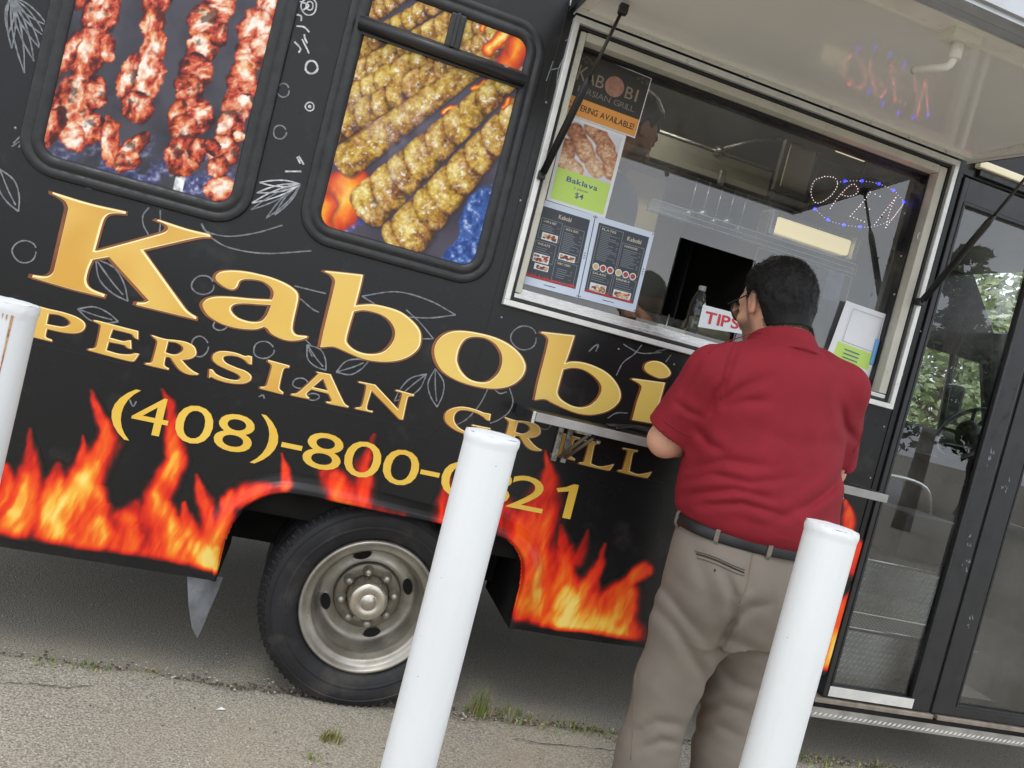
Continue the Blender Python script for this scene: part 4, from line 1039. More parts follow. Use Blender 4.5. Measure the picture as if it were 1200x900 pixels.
b = MB(); b.lathe([(0.118, 0.156), (0.116, 0.143), (0.111, 0.1385), (0.078, 0.138), (0.072, 0.146)], WC, 'y', 64)
b.build('lug_ring', mat('dark_lug_ring', lin(128,122,110), 0.45, metal=0.8, var=0.15, vscale=30), wheel)
for k in range(8):
    a = R(12+45*k); c = (WC[0]+0.091*math.cos(a), 0.1375, WC[2]+0.091*math.sin(a))
    b = MB(); b.lathe([(0.0, -0.034), (0.007, -0.033), (0.0125, -0.028), (0.0148, -0.020), (0.0148, -0.008), (0.0185, -0.005), (0.019, 0.0)], c, 'y', 18)
    b.build('lug_nut', m_rim, wheel)
b = MB(); b.lathe([(0.0, 0.070), (0.026, 0.0705), (0.028, 0.075), (0.031, 0.0705), (0.056, 0.0725), (0.064, 0.078), (0.067, 0.088), (0.068, 0.116), (0.070, 0.124), (0.072, 0.140)], WC, 'y', 48)
b.build('hub_cap', mat('hub_steel', lin(200,194,182), 0.27, metal=0.9, var=0.12, vscale=12, rvar=0.1), wheel)
b = MB(); tyre_mesh(0.27, b); P(b, 'wheel', m_tyre)
for y0 in (1.72, 1.98):
    b = MB(); tyre_mesh(y0, b); P(b, 'wheel', m_tyre)
# mud flap, bent sheet behind the wheel
mp = [xz(*p) for p in [(218,678),(238,680),(257,688),(252,702),(243,722),(235,742),(227.5,758),(222,742),(219,715)]]
b = MB(); nn = len(mp)
def bend(p): return 0.02+0.10*max(0, (p[0]-mp[0][0])/0.13)**1.4
b.add([(p[0], bend(p), p[1]) for p in mp]+[(p[0], bend(p)+0.006, p[1]) for p in mp], [(0,8,1), (8,7,1), (7,6,5,1), (5,4,1), (4,3,2,1), (17,9,10), (16,17,10), (15,16,10,14), (13,14,10), (12,13,10,11)]+[(i, (i+1) % nn, nn+(i+1) % nn, nn+i) for i in range(nn)], 0)
for i, f in enumerate(b.f[:5]): b.f[i] = tuple(reversed(f))
P(b, 'mud_flap', mat('grey_plastic_flap', lin(140,144,150), 0.35, var=0.2, vscale=6, rvar=0.1, stain=(lin(66,62,56), 0.42, 0.66, 0.75, 9)))

# ================================================================== passenger door
DZ0, DZ1 = 0.30, 2.372
for q_ in ((XF+0.002, 2.162, -0.004, 0.05, 0.385, DZ1+0.0115, 0, 0.004), (XF+0.002, 4.3, -0.002, 0.05, DZ1+0.012, ZR, 0), (3.37, 3.62, -0.002, 0.05, 0.385, DZ1+0.011, 0)):
    b = MB(); b.box(*q_); P(b, 'door_surround', m_wrap)
b = MB(); b.box(2.20, 3.6, -0.030, -0.003, 2.418, 2.446, 0, 0.004); P(b, 'drip_rail', mat('cream_drip_rail', lin(226,216,184), 0.4, metal=0.1, rvar=0.1, var=0.05))
b = MB(); b.box(2.22, 3.6, -0.018, -0.003, 2.392, 2.4175, 0, 0.003); P(b, 'door_track', m_rub)
m_dgl = glass_mat('door_glass', (0.95, 0.97, 0.97), 2.2, 0.008, 1.0, 0.07)
def leaf_door(x0, x1, gl0, gl1, z0, z1, g0, g1, nm):
    b = MB()
    b.box(x0, gl0, -0.012, 0.028, z0, z1, 0, 0.005); b.box(gl1, x1, -0.012, 0.028, z0, z1, 0, 0.005)
    b.box(gl0+.0005, gl1-.0005, -0.010, 0.026, g1, z1, 0, 0.004); b.box(gl0+.0005, gl1-.0005, -0.010, 0.026, z0, g0, 0, 0.004)
    d = P(b, nm, m_blk)
    b = MB(); b.poly([[(gl0, g0), (gl1, g0), (gl1, g1), (gl0, g1)]], 0.006, 0); b.build('door_glass', m_dgl, d)
    b = MB(); w_ = 0.011
    b.box(gl0, gl1, -0.0135, 0.004, g0, g0+w_, 0, 0.003); b.box(gl0, gl1, -0.0135, 0.004, g1-w_, g1, 0, 0.003); b.box(gl0, gl0+w_, -0.0135, 0.004, g0+w_, g1-w_, 0, 0.003); b.box(gl1-w_, gl1, -0.0135, 0.004, g0+w_, g1-w_, 0, 0.003)
    b.build('glass_gasket', m_rub, d)
    return d
d1 = leaf_door(2.166, 2.676, 2.188, 2.588, 0.306, DZ1, 0.345, 2.282, 'door_leaf')
d2 = leaf_door(2.692, 3.36, 2.804, 3.25, 0.306, DZ1, 0.345, 2.282, 'door_leaf')
b = MB(); b.box(2.677, 2.691, -0.004, 0.014, 0.306, DZ1, 0); b.build('meeting_seal', m_rub, d1)
b = MB(); b.box(2.186, 2.590, -0.0155, -0.0125, 0.312, 0.352, 0, 0.001); b.build('kick_plate', m_mill, d1)
b = MB()
for (x, z) in ((2.632, 1.36), (2.650, 0.92), (2.74, 1.28), (2.752, 0.70), (2.64, 1.02)):
    for k in range(5): 
        xx, zz = x+random.uniform(-.016, .016), z+random.uniform(-.03, .03)
        b.add([(xx, -0.0128, zz), (xx+random.uniform(.004, .014), -0.0128, zz+random.uniform(-.01, .01)), (xx+random.uniform(-.006, .01), -0.0128, zz+random.uniform(.008, .024))], [(0, 1, 2)], 0)
b.build('tape_residue', mat('pale_residue', lin(112,114,118), 0.7), d2)['kind'] = 'stuff'
for q_ in ((2.13, 2.70), (2.72, 3.6)):
    b = MB(); b.box(*q_, -0.02, 0.10, 0.282, 0.302, 0, 0.003); P(b, 'door_sill', mat('worn_sill', lin(150,140,128), 0.5, metal=0.4, var=0.2, vscale=20, rvar=0.1))
# tread-plate pieces
m_tread = mat('tread_plate', lin(184,188,186), 0.42, metal=0.1, var=0.12, vscale=10, rvar=0.12)
m_bar = mat('glint_tread_bar', lin(250,250,248), 0.3, metal=0.0)  # bar highlights put into the colour, much paler than the plate
def tread(name, x0, x1, z0, z1, y, parent=None, horizontal=None, bars=True, m=None, bm=None):
    """Vertical plate with raised diamond bars; pass horizontal=(y0, y1) for a tread lying flat at z0."""
    b = MB()
    if horizontal: b.box(x0, x1, horizontal[0], horizontal[1], z0-0.012, z0, 0)
    else: b.box(x0, x1, y, y+0.004, z0, z1, 0)
    st = 0.0235; r_ = 0
    U = horizontal[1]-horizontal[0] if horizontal else z1-z0
    nz = int(U/st)
    for j in range(nz):
        v0 = (j+0.6)*st
        for i in range(int((x1-x0)/st)):
            u0 = x0+(i+0.5+0.5*(j % 2))*st
            if u0 > x1-0.012 or v0 > U-0.008: continue
            an = R(38 if (i+j) % 2 == 0 else 38)
            L, W = 0.0138, 0.0046
            c_a, s_a = math.cos(an), math.sin(an)
            pts = [(-L, 0), (0, -W), (L, 0), (0, W)]
            q = [(u0+p*c_a-k*s_a, v0+p*s_a+k*c_a) for p, k in pts]
            if horizontal:
                b.add([(p[0], horizontal[0]+p[1], z0+0.0002) for p in q]+[(u0, horizontal[0]+v0, z0+0.0022)], [(0,1,4), (1,2,4), (2,3,4), (3,0,4)], 1)
            else:
                b.add([(p[0], y-0.0002, z0+p[1]) for p in q]+[(u0, y-0.0050, z0+v0)], [(0,1,4), (1,2,4), (2,3,4), (3,0,4)], 1)
    return P(b, name, [m or m_tread, bm or m_bar], parent)
tread('step_edge', 2.10, 3.7, 0.228, 0.268, -0.030, m=mat('worn_tread_plate', lin(150,148,142), 0.45, metal=0.3, var=0.2, vscale=12, rvar=0.1), bm=mat('dull_tread_bar', lin(186,186,180), 0.4, metal=0.3))
b = MB(); b.box(2.10, 3.7, -0.026, 0.3, 0.268, 0.2805, 0); P(b, 'step_board', m_dark)
tread('step_riser', 2.19, 2.93, 0.300, 0.545, 0.150)
tread('step_tread', 2.17, 3.02, 0.548, None, 0, horizontal=(0.150, 0.400))
tread('step_riser', 2.19, 3.02, 0.552, 0.790, 0.402)
tread('step_floor', 2.17, 3.3, 0.299, None, 0, horizontal=(0.10, 0.150))
for q_ in ((2.10, 2.165, 0.06, 2.16, 0.30, 0.764), (2.93, 2.945, 0.156, 0.39, 0.285, 0.534), (3.3, 3.34, 0.06, 0.62, 0.30, 1.1)):
    b = MB(); b.box(*q_); P(b, 'stairwell_wall', mat('grey_stairwell', lin(176,178,178), 0.5, var=0.15, vscale=6))
for q_ in ((0.148, 0.551), (0.400, 0.794)):
    b = MB(); b.tube([(2.17, *q_), (3.02, *q_)], 0.007, 8); P(b, 'step_nosing', m_alu)
# ================================================================== inside the truck
m_hood = mat('dark_hood_metal', lin(104,104,98), 0.4, metal=0.3, var=0.25, vscale=4, rvar=0.1)
m_cab = mat('dark_cab_trim', lin(38,40,43), 0.6, var=0.2, vscale=8)
b = MB(); b.box(XR+0.02, 2.06, 2.14, 2.165, 0.8, 2.66); P(b, 'kitchen_back_wall', mat('steel_wall_lining', lin(186,180,152), 0.45, metal=0.15, var=0.12, vscale=2.0, rvar=0.1))
b = MB(); b.box(0.1, 1.95, 1.02, 2.13, 2.375, 2.50, 0)
hood = P(b, 'extractor_hood', mat('hood_front', lin(168,166,152), 0.42, metal=0.2, var=0.16, vscale=3, rvar=0.1))
b = MB(); b.box(0.08, 1.96, 1.004, 1.019, 2.501, 2.512, 0, 0.002); b.tube([(1.62, 1.0, 2.508), (1.78, 0.97, 2.60), (1.95, 0.94, 2.655)], 0.010, 8); b.lathe([(0, -.02), (.022, -.02), (.022, .02), (0, .02)], (1.63, 1.0, 2.508), 'x', 12); b.build('hood_edge', m_alu, hood)
b = MB(); b.box(0.08, 1.96, 1.006, 1.0195, 2.357, 2.3745); b.build('dark_reveal', m_dark, hood)
b = MB(); b.box(1.66, 1.69, 0.98, 1.003, 2.35, 2.42, 0, .004); b.build('hood_clip', m_alu, hood)
b = MB(); b.box(0.15, 2.02, 1.50, 2.135, 0.80, 1.72, 0, 0.01); P(b, 'kitchen_counter', m_steel)
b = MB(); b.box(1.12, 1.50, 1.22, 1.60, 0.8, 2.352, 0, 0.01); P(b, 'refrigerator', mat('cream_enamel', lin(226,212,170), 0.4, var=0.03, vscale=3))
b = MB(); b.box(0.60, 2.07, 0.125, 0.55, 1.40, 1.468, 0, 0.004); b.box(1.09, 1.30, 0.17, 0.40, 1.47, 1.545, 0, 0.006); P(b, 'serving_counter', mat('grey_counter', lin(176,174,164), 0.45, metal=0.2, var=0.1, vscale=8))
b = MB(); b.box(1.14, 1.36, 1.1, 1.25, 1.40, 2.0, 0, 0.01); P(b, 'cupboard', mat('brown_cupboard', lin(86,62,40), 0.6, var=0.15, vscale=6))
b = MB(); b.box(2.155, 2.175, 0.62, 2.135, 0.80, 2.655); P(b, 'partition', mat('dark_partition', lin(58,60,60), 0.5, var=0.15, vscale=4))
# ceiling lamp that is switched on, over the counter
b = MB(); b.box(1.60, 2.02, 0.325, 0.40, 2.015, 2.125, 0, 0.008)
lamp = P(b, 'lamp_housing', m_steel)
b = MB(); b.box(1.630, 1.985, 0.300, 0.324, 2.034, 2.100, 0, 0.018); b.build('lamp_tube', mat('lit_lamp', lin(250,232,170), 0.5, emit=(1.0, 0.85, 0.48, 0.80)), lamp)
b = MB(); b.box(1.60, 1.623, 0.295, 0.324, 2.02, 2.118, 0, .003); b.box(1.997, 2.02, 0.295, 0.324, 2.02, 2.118, 0, .003); b.build('lamp_bracket', m_alu, lamp)
b = MB(); b.box(1.94, 2.09, 0.49, 0.52, 2.504, 2.53, 0, 0.003); P(b, 'strip_lamp', mat('strip_lit', lin(226,214,150), 0.5, emit=(1.0, 0.9, 0.6, 0.8)))
b = MB(); b.box(1.695, 1.86, 0.512, 0.54, 2.262, 2.482, 0, 0.004); fr_ = P(b, 'panel_frame', m_hood)
b = MB(); b.box(1.715, 1.842, 0.500, 0.511, 2.280, 2.464, 0, 0.003); b.build('panel_face', m_cream, fr_)
b = MB(); b.box(1.70, 1.86, 0.505, 0.54, 2.12, 2.255, 0, 0.006); P(b, 'dark_cabinet', m_dark)
b = MB(); b.box(1.96, 2.15, 0.30, 0.60, 1.47, 1.98, 0, 0.01); P(b, 'grey_cabinet', mat('grey_cabinet_paint', lin(118,122,128), 0.5, var=0.08, vscale=5))
b = MB(); b.box(1.86, 1.94, 0.22, 0.30, 1.82, 1.94, 0, 0.008); P(b, 'wall_box', mat('pale_blue_box', lin(150,160,196), 0.3, var=0.2, vscale=30))
# added fill lamps, out of sight above the window, to brighten the kitchen
for x_ in (-0.2, 1.15):
    b = MB(); b.box(x_-0.45, x_+0.45, 0.55, 0.67, 2.632, 2.659, 0, 0.004); cl_ = P(b, 'added_fill_lamp', m_steel)
    b = MB(); b.box(x_-0.43, x_+0.43, 0.56, 0.66, 2.615, 2.631, 0, 0.004); b.build('fill_diffuser', mat('fill_glow', lin(240,236,220), 0.5, emit=(1.0, 0.93, 0.78, 9.0)), cl_)
# shelves with kitchen things on the back wall
b = MB(); b.box(0.2, 1.1, 1.95, 2.135, 1.98, 2.0); P(b, 'wall_shelf', m_steel)
rs_ = random.Random(4)
for k in range(9):
    x_ = 0.28+k*0.09; r_ = rs_.uniform(.025, .04); h_ = rs_.uniform(.09, .2); b = MB(); b.lathe([(0, 0), (r_, 0), (r_, h_*.8), (r_*.6, h_*.86), (r_*.6, h_), (0, h_)], (x_, 2.04, 2.001), 'z', 14)
    P(b, 'jar', mat('jar_%d' % (k % 4), [lin(170,60,40), lin(220,200,150), lin(90,110,70), lin(210,210,205)][k % 4], 0.35))
for k in range(5):
    x_ = 1.56+k*.07; b = MB(); b.tube([(x_, 1.0, 2.35), (x_, 1.0, 2.20+.02*(k % 2))], .004, 6); b.lathe([(0, -.03), (.02, -.024), (.028, 0), (.02, .02), (0, .02)], (x_, 1.0, 2.17+.02*(k % 2)), 'z', 12); P(b, 'hanging_utensil', m_alu)
# cab
b = MB(); b.box(4.12, 4.95, 0.1, 2.1, 0.8, 1.34, 0, 0.05); b.box(4.05, 4.2, 1.2, 1.75, 1.2, 1.44, 0, 0.04); P(b, 'dashboard', m_cab)
for a_, b_, r_ in (((3.9, 2.14, 1.49), (4.95, 2.14, 1.49), .035), ((4.94, 2.12, 1.44), (4.66, 2.10, 2.32), .05), ((4.94, 0.08, 1.44), (4.66, 0.10, 2.32), .05), ((4.40, 2.13, 1.52), (4.33, 2.13, 2.08), .022)):
    b = MB(); b.tube([a_, b_], r_, 8); P(b, 'window_pillar', m_cab)
b = MB(); b.poly([[(4.13, 1.535), (4.85, 1.535), (4.635, 2.075), (4.13, 2.075)]], 2.165, 0); P(b, 'driver_window', glass_mat('cab_glass', (0.90, 0.93, 0.91), 1.5, 0.01, 1.0, 0.06))
b = MB(); b.add([(4.97, 0.1, 1.42), (4.97, 2.1, 1.42), (4.66, 2.1, 2.32), (4.66, 0.1, 2.32)], [(0, 1, 2, 3)], 0); P(b, 'windscreen', glass_mat('cab_glass'))
b = MB(); b.box(5.0, 5.8, 0.15, 2.05, 0.62, 1.34, 0, 0.12); P(b, 'bonnet', m_wrap); b = MB(); b.box(3.62, 5.0, 0.02, 0.10, 0.4, 1.36, 0, 0.03); P(b, 'cab_side_panel', m_wrap)
# steering wheel
sw = Vector((3.95, 1.45, 1.52)); q_ = Vector((-0.88, 0, 0.47)).normalized(); e1 = Vector((0, 1, 0)); e2 = q_.cross(e1)
b = MB(); b.tube([sw+(e1*math.cos(2*math.pi*k/40)+e2*math.sin(2*math.pi*k/40))*0.195 for k in range(40)], 0.0135, 8, closed=True)
st = P(b, 'steering_wheel', mat('grey_wheel_rim', lin(150,150,150), 0.4))
b = MB()
for a in (0, 180, 250, 290): b.tube([sw-q_*0.02, sw+(e1*math.cos(R(a))+e2*math.sin(R(a)))*0.19], 0.014, 6)
b.lathe([(0.0, -0.03), (0.06, -0.028), (0.085, -0.01), (0.08, 0.03)], tuple(sw), 'x', 20); b.tube([sw, sw-q_*0.35], 0.04, 10)
b.build('wheel_hub', mat('dark_hub', lin(50,52,54), 0.45), st)
# seat
b = MB(); b.box(2.72, 3.28, 1.08, 1.66, 1.00, 1.16, 0, 0.05); seat = P(b, 'driver_seat', mat('blue_seat_cloth', lin(44,66,96), 0.85, var=0.2, vscale=30))
b = MB(); b.box(2.62, 2.76, 1.10, 1.64, 1.14, 1.62, 0, 0.05); b.build('backrest', mat('blue_seat_cloth'), seat)
b = MB(); b.box(2.74, 2.80, 1.05, 1.40, 1.20, 1.60, 0, 0.03); b.box(2.78, 3.02, 1.05, 1.30, 1.165, 1.20, 0, .015); b.build('red_cover', mat('red_cover_cloth', lin(150,40,48), 0.85, var=0.15, vscale=12), seat)
b = MB(); b.box(2.80, 3.20, 1.15, 1.60, 0.80, 1.0, 0, 0.02); b.build('seat_base', mat('brown_seat_base', lin(80,56,44), 0.7), seat)
b = MB(); b.tube(smooth_path([(2.65, 0.9, 1.02), (2.75, 0.88, 1.13), (2.95, 0.86, 1.17), (3.2, 0.86, 1.15), (3.28, 0.86, 1.0)], 5), 0.011, 8); P(b, 'grab_rail', m_alu)
b = MB(); b.tube([(4.7, 2.2, 1.60), (4.62, 2.32, 1.62)], 0.015, 6); b.box(4.56, 4.70, 2.30, 2.38, 1.60, 1.90, 0, 0.03); P(b, 'wing_mirror', m_cab)
b = MB(); b.box(2.95, 3.28, 0.66, 0.98, 0.79, 1.02, 0, 0.02); P(b, 'engine_cover', m_cab)
# ================================================================== things stuck on or lying at the window
m_paper = mat('white_paper', lin(232,234,238), 0.6, var=0.015, vscale=12, bump=0.05, bscale=14)
m_ink = mat('dark_ink', lin(44,46,52), 0.5); m_navy = mat('slate_print', lin(58,64,74), 0.45, var=0.08, vscale=10)
m_orange = mat('orange_print', lin(232,160,78), 0.5, var=0.03, vscale=8); m_lime = mat('lime_print', lin(196,228,112), 0.5, var=0.03, vscale=8)
m_taupe = mat('taupe_print', lin(150,134,118), 0.5); m_rose = mat('rose_print', lin(176,132,116), 0.5, col2=lin(158,112,98), vscale=60)
m_red = mat('red_marker', lin(212,62,72), 0.6); m_wht = mat('white_print', lin(226,228,230), 0.5); m_blue = mat('blue_print', lin(76,92,150), 0.5)
m_pale = mat('pale_line_print', lin(150,156,164), 0.5); m_greyink = mat('grey_ink', lin(104,110,120), 0.5)
GY = 0.0575
class Sheet:
    """A sheet hung by its measured corners in the window plane: u to the right, v upwards, in metres."""
    def __init__(s, tl, tr, br, bl, y):
        s.c = [np.array(xz(*p, y)) for p in (tl, tr, br, bl)]; s.y = y
        s.w = (np.linalg.norm(s.c[1]-s.c[0])+np.linalg.norm(s.c[2]-s.c[3]))/2; s.h = (np.linalg.norm(s.c[0]-s.c[3])+np.linalg.norm(s.c[1]-s.c[2]))/2
    def __call__(s, u, v, n=0.0):
        a, b = u, v; tl, tr, br, bl = s.c
        p = (tl*(1-a)+tr*a)*b+(bl*(1-a)+br*a)*(1-b)
        return (float(p[0]), s.y-n, float(p[1]))
    def rect(s, mb, u0, u1, v0, v1, n, mi):
        mb.add([s(u0, v0, n), s(u1, v0, n), s(u1, v1, n), s(u0, v1, n)], [(0, 1, 2, 3)], mi)
    def frame(s, mb, u0, u1, v0, v1, n, mi, t=0.006):
        tv = t*s.w/s.h
        s.rect(mb, u0, u1, v0, v0+tv, n, mi); s.rect(mb, u0, u1, v1-tv, v1, n, mi); s.rect(mb, u0, u0+t, v0+tv, v1-tv, n, mi); s.rect(mb, u1-t, u1, v0+tv, v1-tv, n, mi)
    def text(s, mb, t, u0, v0, hv, n, mi, wu=None, bold=0.0, center=False):
        k = s.w/s.h
        text(mb, t, u0, v0/k, hv/k, 0, mi, width=wu, bold=bold, center=center, xf=lambda a, b: s(a, b*k, n))
    def disc(s, mb, u, v, ru, n, mi, k=22, sq=1.0):
        rv = ru*s.w/s.h*sq
        mb.add([s(u+ru*math.cos(2*math.pi*i/k), v+rv*math.sin(2*math.pi*i/k), n) for i in range(k)], [tuple(range(k))], mi)
def sheet_body(sh, name, label, mats, group=None, cat='poster'):
    mb = MB()
    c = [sh(0, 0), sh(1, 0), sh(1, 1), sh(0, 1)]; d = [(p[0], p[1]+0.0016, p[2]) for p in c]
    mb.add(c+d, [(0,1,2,3), (7,6,5,4), (0,4,5,1), (1,5,6,2), (2,6,7,3), (3,7,4,0)], 0)
    o = mb.build(name, mats); tag(o, label, cat, group); return o

# catering poster
S1 = Sheet((678,57),(764,92),(744,162),(657,131), GY)
p1 = sheet_body(S1, 'catering_poster', 'dark grill poster with orange catering band taped at the top of the window', [m_paper], cat='poster')
b = MB(); S1.rect(b, 0.012, 0.988, 0.30, 0.988, 0.0006, 0); S1.rect(b, 0.012, 0.988, 0.02, 0.30, 0.0006, 1); b.build('poster_print', [mat('charcoal_print', lin(60,58,55), 0.45), m_orange], p1)
b = MB()
S1.text(b, 'K', 0.075, 0.55, 0.25, 0.0010, 0, wu=0.12); S1.text(b, 'A', 0.19, 0.55, 0.20, 0.0010, 0, wu=0.12); S1.text(b, 'B', 0.325, 0.55, 0.20, 0.0010, 0, wu=0.10)
S1.text(b, 'B', 0.72, 0.55, 0.20, 0.0010, 0, wu=0.10); S1.text(b, 'I', 0.855, 0.55, 0.21, 0.0010, 0, wu=0.028)
S1.text(b, 'PERSIAN GRILL', 0.13, 0.385, 0.095, 0.0010, 2, wu=0.76)
S1.text(b, 'CATERING AVAILABLE!', 0.045, 0.115, 0.10, 0.0010, 3, wu=0.90, bold=0.012)
S1.disc(b, 0.565, 0.655, 0.125, 0.0009, 1)
for u, v in ((0.07, 0.86), (0.10, 0.90), (0.15, 0.885), (0.19, 0.845), (0.12, 0.83), (0.81, 0.90), (0.86, 0.93), (0.92, 0.915), (0.94, 0.87), (0.87, 0.865)):
    S1.rect(b, u, u+0.045, v, v+0.04, 0.0009, 4)
b.build('poster_lettering', [m_taupe, m_rose, mat('grey_lettering', lin(128,124,118), 0.5), m_ink, mat('faint_emblem', lin(92,82,72), 0.5)], p1)['kind'] = 'stuff'
# baklava sheet
S2 = Sheet((664,134),(734,159),(709,256),(640,234), GY-0.002)
p2 = sheet_body(S2, 'dessert_poster', 'sheet with rolled pastries over a lime green price panel, below the orange banded poster', [m_paper])
def bak_ink(px, py, X, Z):
    base = pal(fbm(px/30, py/30, seed=301), [(0.3, lin(214,212,220)), (0.7, lin(228,228,234))])
    base = over(base, np.zeros_like(base)+np.array(lin(206,184,186)), np.clip((py-198-(px-664)*0.3)/5, 0, 1))
    rolls = [((674,154),(684,176),11,.48),((694,150),(702,158),11,.6),((704,162),(712,174),10,.55),((662,170),(666,180),9,.5),((684,172),(688,182),11,.66),((658,186),(674,200),11,.72),((708,176),(714,184),11,.62),((694,192),(700,200),10,.72),((714,192),(716,203),9,.62)]
    for k, (a, c, w_, tone) in enumerate(rolls):
        d, t = seg_d(px, py, [a, c])
        e = d/w_; cov = np.clip((1-e)*6, 0, 1)
        sp = fbm(px/2.6+k*5, py/2.6, seed=310+k, oct=3)
        end = np.clip(1-np.hypot(px-c[0], py-c[1])/(w_*0.85), 0, 1)
        v = tone+0.5*(sp-0.5)-0.30*e**3+0.15*np.sign(end)*(fbm(px/1.8, py/1.8, seed=330+k)-0.3)
        base = over(base, pal(v, [(0.0, lin(74,44,34)), (0.3, lin(142,88,62)), (0.55, lin(196,142,106)), (0.8, lin(232,204,170)), (1, lin(248,236,220))]), cov)
    return base, np.ones(px.shape)
xs = [S2(0.06, v)[0] for v in (0, 1)]
U, V = np.meshgrid(np.linspace(0.055, 0.945, 90), np.linspace(0.40, 0.965, 80))
tl, tr, br, bl = S2.c
GX = (tl[0]*(1-U)+tr[0]*U)*V+(bl[0]*(1-U)+br[0]*U)*(1-V); GZ = (tl[1]*(1-U)+tr[1]*U)*V+(bl[1]*(1-U)+br[1]*U)*(1-V)
px, py = to_photo(GX, GX*0+S2.y, GZ); rgb, al = bak_ink(px, py, GX, GZ)
grid_mesh('pastry_picture', GX, GX*0+S2.y-0.0006, GZ, rgb, al, m_photo, p2)
b = MB(); S2.rect(b, 0.05, 0.95, 0.035, 0.40, 0.0006, 0); S2.text(b, 'Baklava', 0.5, 0.275, 0.062, 0.001, 1, wu=0.52, bold=0.018, center=True)
S2.text(b, '2 pieces', 0.5, 0.215, 0.03, 0.001, 2, wu=0.24, center=True); S2.text(b, '$4', 0.5, 0.125, 0.066, 0.001, 1, wu=0.14, bold=0.008, center=True)
b.build('price_panel', [m_lime, m_blue, m_greyink], p2)['kind'] = 'stuff'
# the two menu pages
def menu(corners, label, which):
    S = Sheet(*corners, GY-0.004)
    o = sheet_body(S, 'menu_sheet', label, [mat('laminated_menu', lin(206,218,236), 0.25, spec=0.5)], 'laminated menus in the window', 'menu')
    b = MB(); S.rect(b, 0.07, 0.93, 0.095, 0.93, 0.0006, 0); o1 = b.build('menu_print', [m_navy], o)
    b = MB()
    def lines(u0, u1, v1, v0, n):
        for k in range(n):
            v = v1-(v1-v0)*k/(n-1); e = u0+(u1-u0)*random.uniform(.45, .95)
            S.rect(b, u0, e, v, v+0.008, 0.001, 1)
            if random.random() < .5: S.rect(b, u1-0.03, u1, v, v+0.008, 0.001, 1)
    def panel(u0, u1, v0, v1, head): 
        S.frame(b, u0, u1, v0, v1, 0.001, 0, 0.006)
        S.text(b, head, u0+0.04, v1-0.045, 0.026, 0.0012, 2, wu=(u1-u0)*0.6, bold=0.02)
    if which == 0:
        S.text(b, 'Kabobi', 0.40, 0.84, 0.05, 0.0012, 2, wu=0.22, bold=0.02)
        panel(0.13, 0.49, 0.56, 0.80, 'LAMB & BEEF'); panel(0.52, 0.88, 0.40, 0.78, 'RICE & SIDES'); panel(0.11, 0.47, 0.30, 0.53, 'WRAPS'); panel(0.50, 0.88, 0.12, 0.37, 'FAMILY COMBO')
        lines(0.16, 0.45, 0.72, 0.66, 4); lines(0.55, 0.85, 0.70, 0.48, 12); lines(0.14, 0.42, 0.45, 0.40, 3); lines(0.56, 0.82, 0.27, 0.17, 5)
        pics = [(0.19, 0.46, 0.555, 0.64), (0.54, 0.82, 0.385, 0.46), (0.13, 0.40, 0.285, 0.385), (0.18, 0.42, 0.20, 0.27)]
    else:
        S.text(b, 'Kabobi', 0.58, 0.82, 0.05, 0.0012, 2, wu=0.24, bold=0.02)
        panel(0.10, 0.50, 0.42, 0.90, 'PLATES'); panel(0.52, 0.90, 0.42, 0.78, 'SANDWICHES'); panel(0.10, 0.48, 0.14, 0.37, 'SALADS'); panel(0.51, 0.90, 0.14, 0.37, 'DRINKS')
        lines(0.14, 0.46, 0.83, 0.50, 17); lines(0.56, 0.86, 0.70, 0.50, 11); lines(0.13, 0.44, 0.30, 0.25, 3); lines(0.55, 0.86, 0.30, 0.22, 4)
        for k in range(6): 
            u = 0.17+0.125*k+(0.02 if k > 2 else 0)
            S.disc(b, u, 0.415, 0.058, 0.0014, 3, 14); S.disc(b, u, 0.415, 0.042, 0.0017, 4 if k % 3 else 5, 12)
        pics = [(0.14, 0.42, 0.12, 0.22), (0.55, 0.86, 0.12, 0.21)]
    for (u0, u1, v0, v1) in pics:
        S.rect(b, u0, u1, v0, v1, 0.0014, 3)
        for k in range(26):
            u = random.uniform(u0+.01, u1-.05); v = random.uniform(v0+.008, v1-.03); S.rect(b, u, u+.04, v, v+.02, 0.0016+k*0.00001, random.choice([4, 5, 6]))
    # row of printed flames at the foot
    for k in range(60):
        u = 0.075+0.83*k/60; hgt = random.uniform(.02, .06)
        b.add([S(u, .096, .0014), S(u+.022, .096, .0014), S(u+.010, .096+hgt, .0014)], [(0, 1, 2)], 7)
    for u, v in ((.02, .02), (.98, .02), (.02, .98), (.98, .98)): S.disc(b, u, v, 0.010, 0.001, 8, 8)
    for v in (.47, .50, .53): S.rect(b, 0.955, 0.97, v, v+.014, .001, 8)
    S.rect(b, 0.40, 0.60, 0.045, 0.052, .001, 8)
    b.build('menu_text', [m_pale, mat('dim_text', lin(122,130,140), 0.5), mat('menu_head', lin(206,196,176), 0.5), m_wht, mat('food_red', lin(170,72,58), 0.5), mat('food_tan', lin(216,176,120), 0.5), mat('food_brown', lin(110,62,50), 0.5), mat('flame_red', lin(206,60,58), 0.5), m_ink], o1)['kind'] = 'stuff'
menu(((631,232),(697.5,252.5),(677,349),(608,331)), 'left laminated menu page, beside the window frame under the dessert sheet', 0)
menu(((698.5,252.5),(767,273),(744,366),(678,349)), 'right laminated menu page, beside the open pass-through', 1)
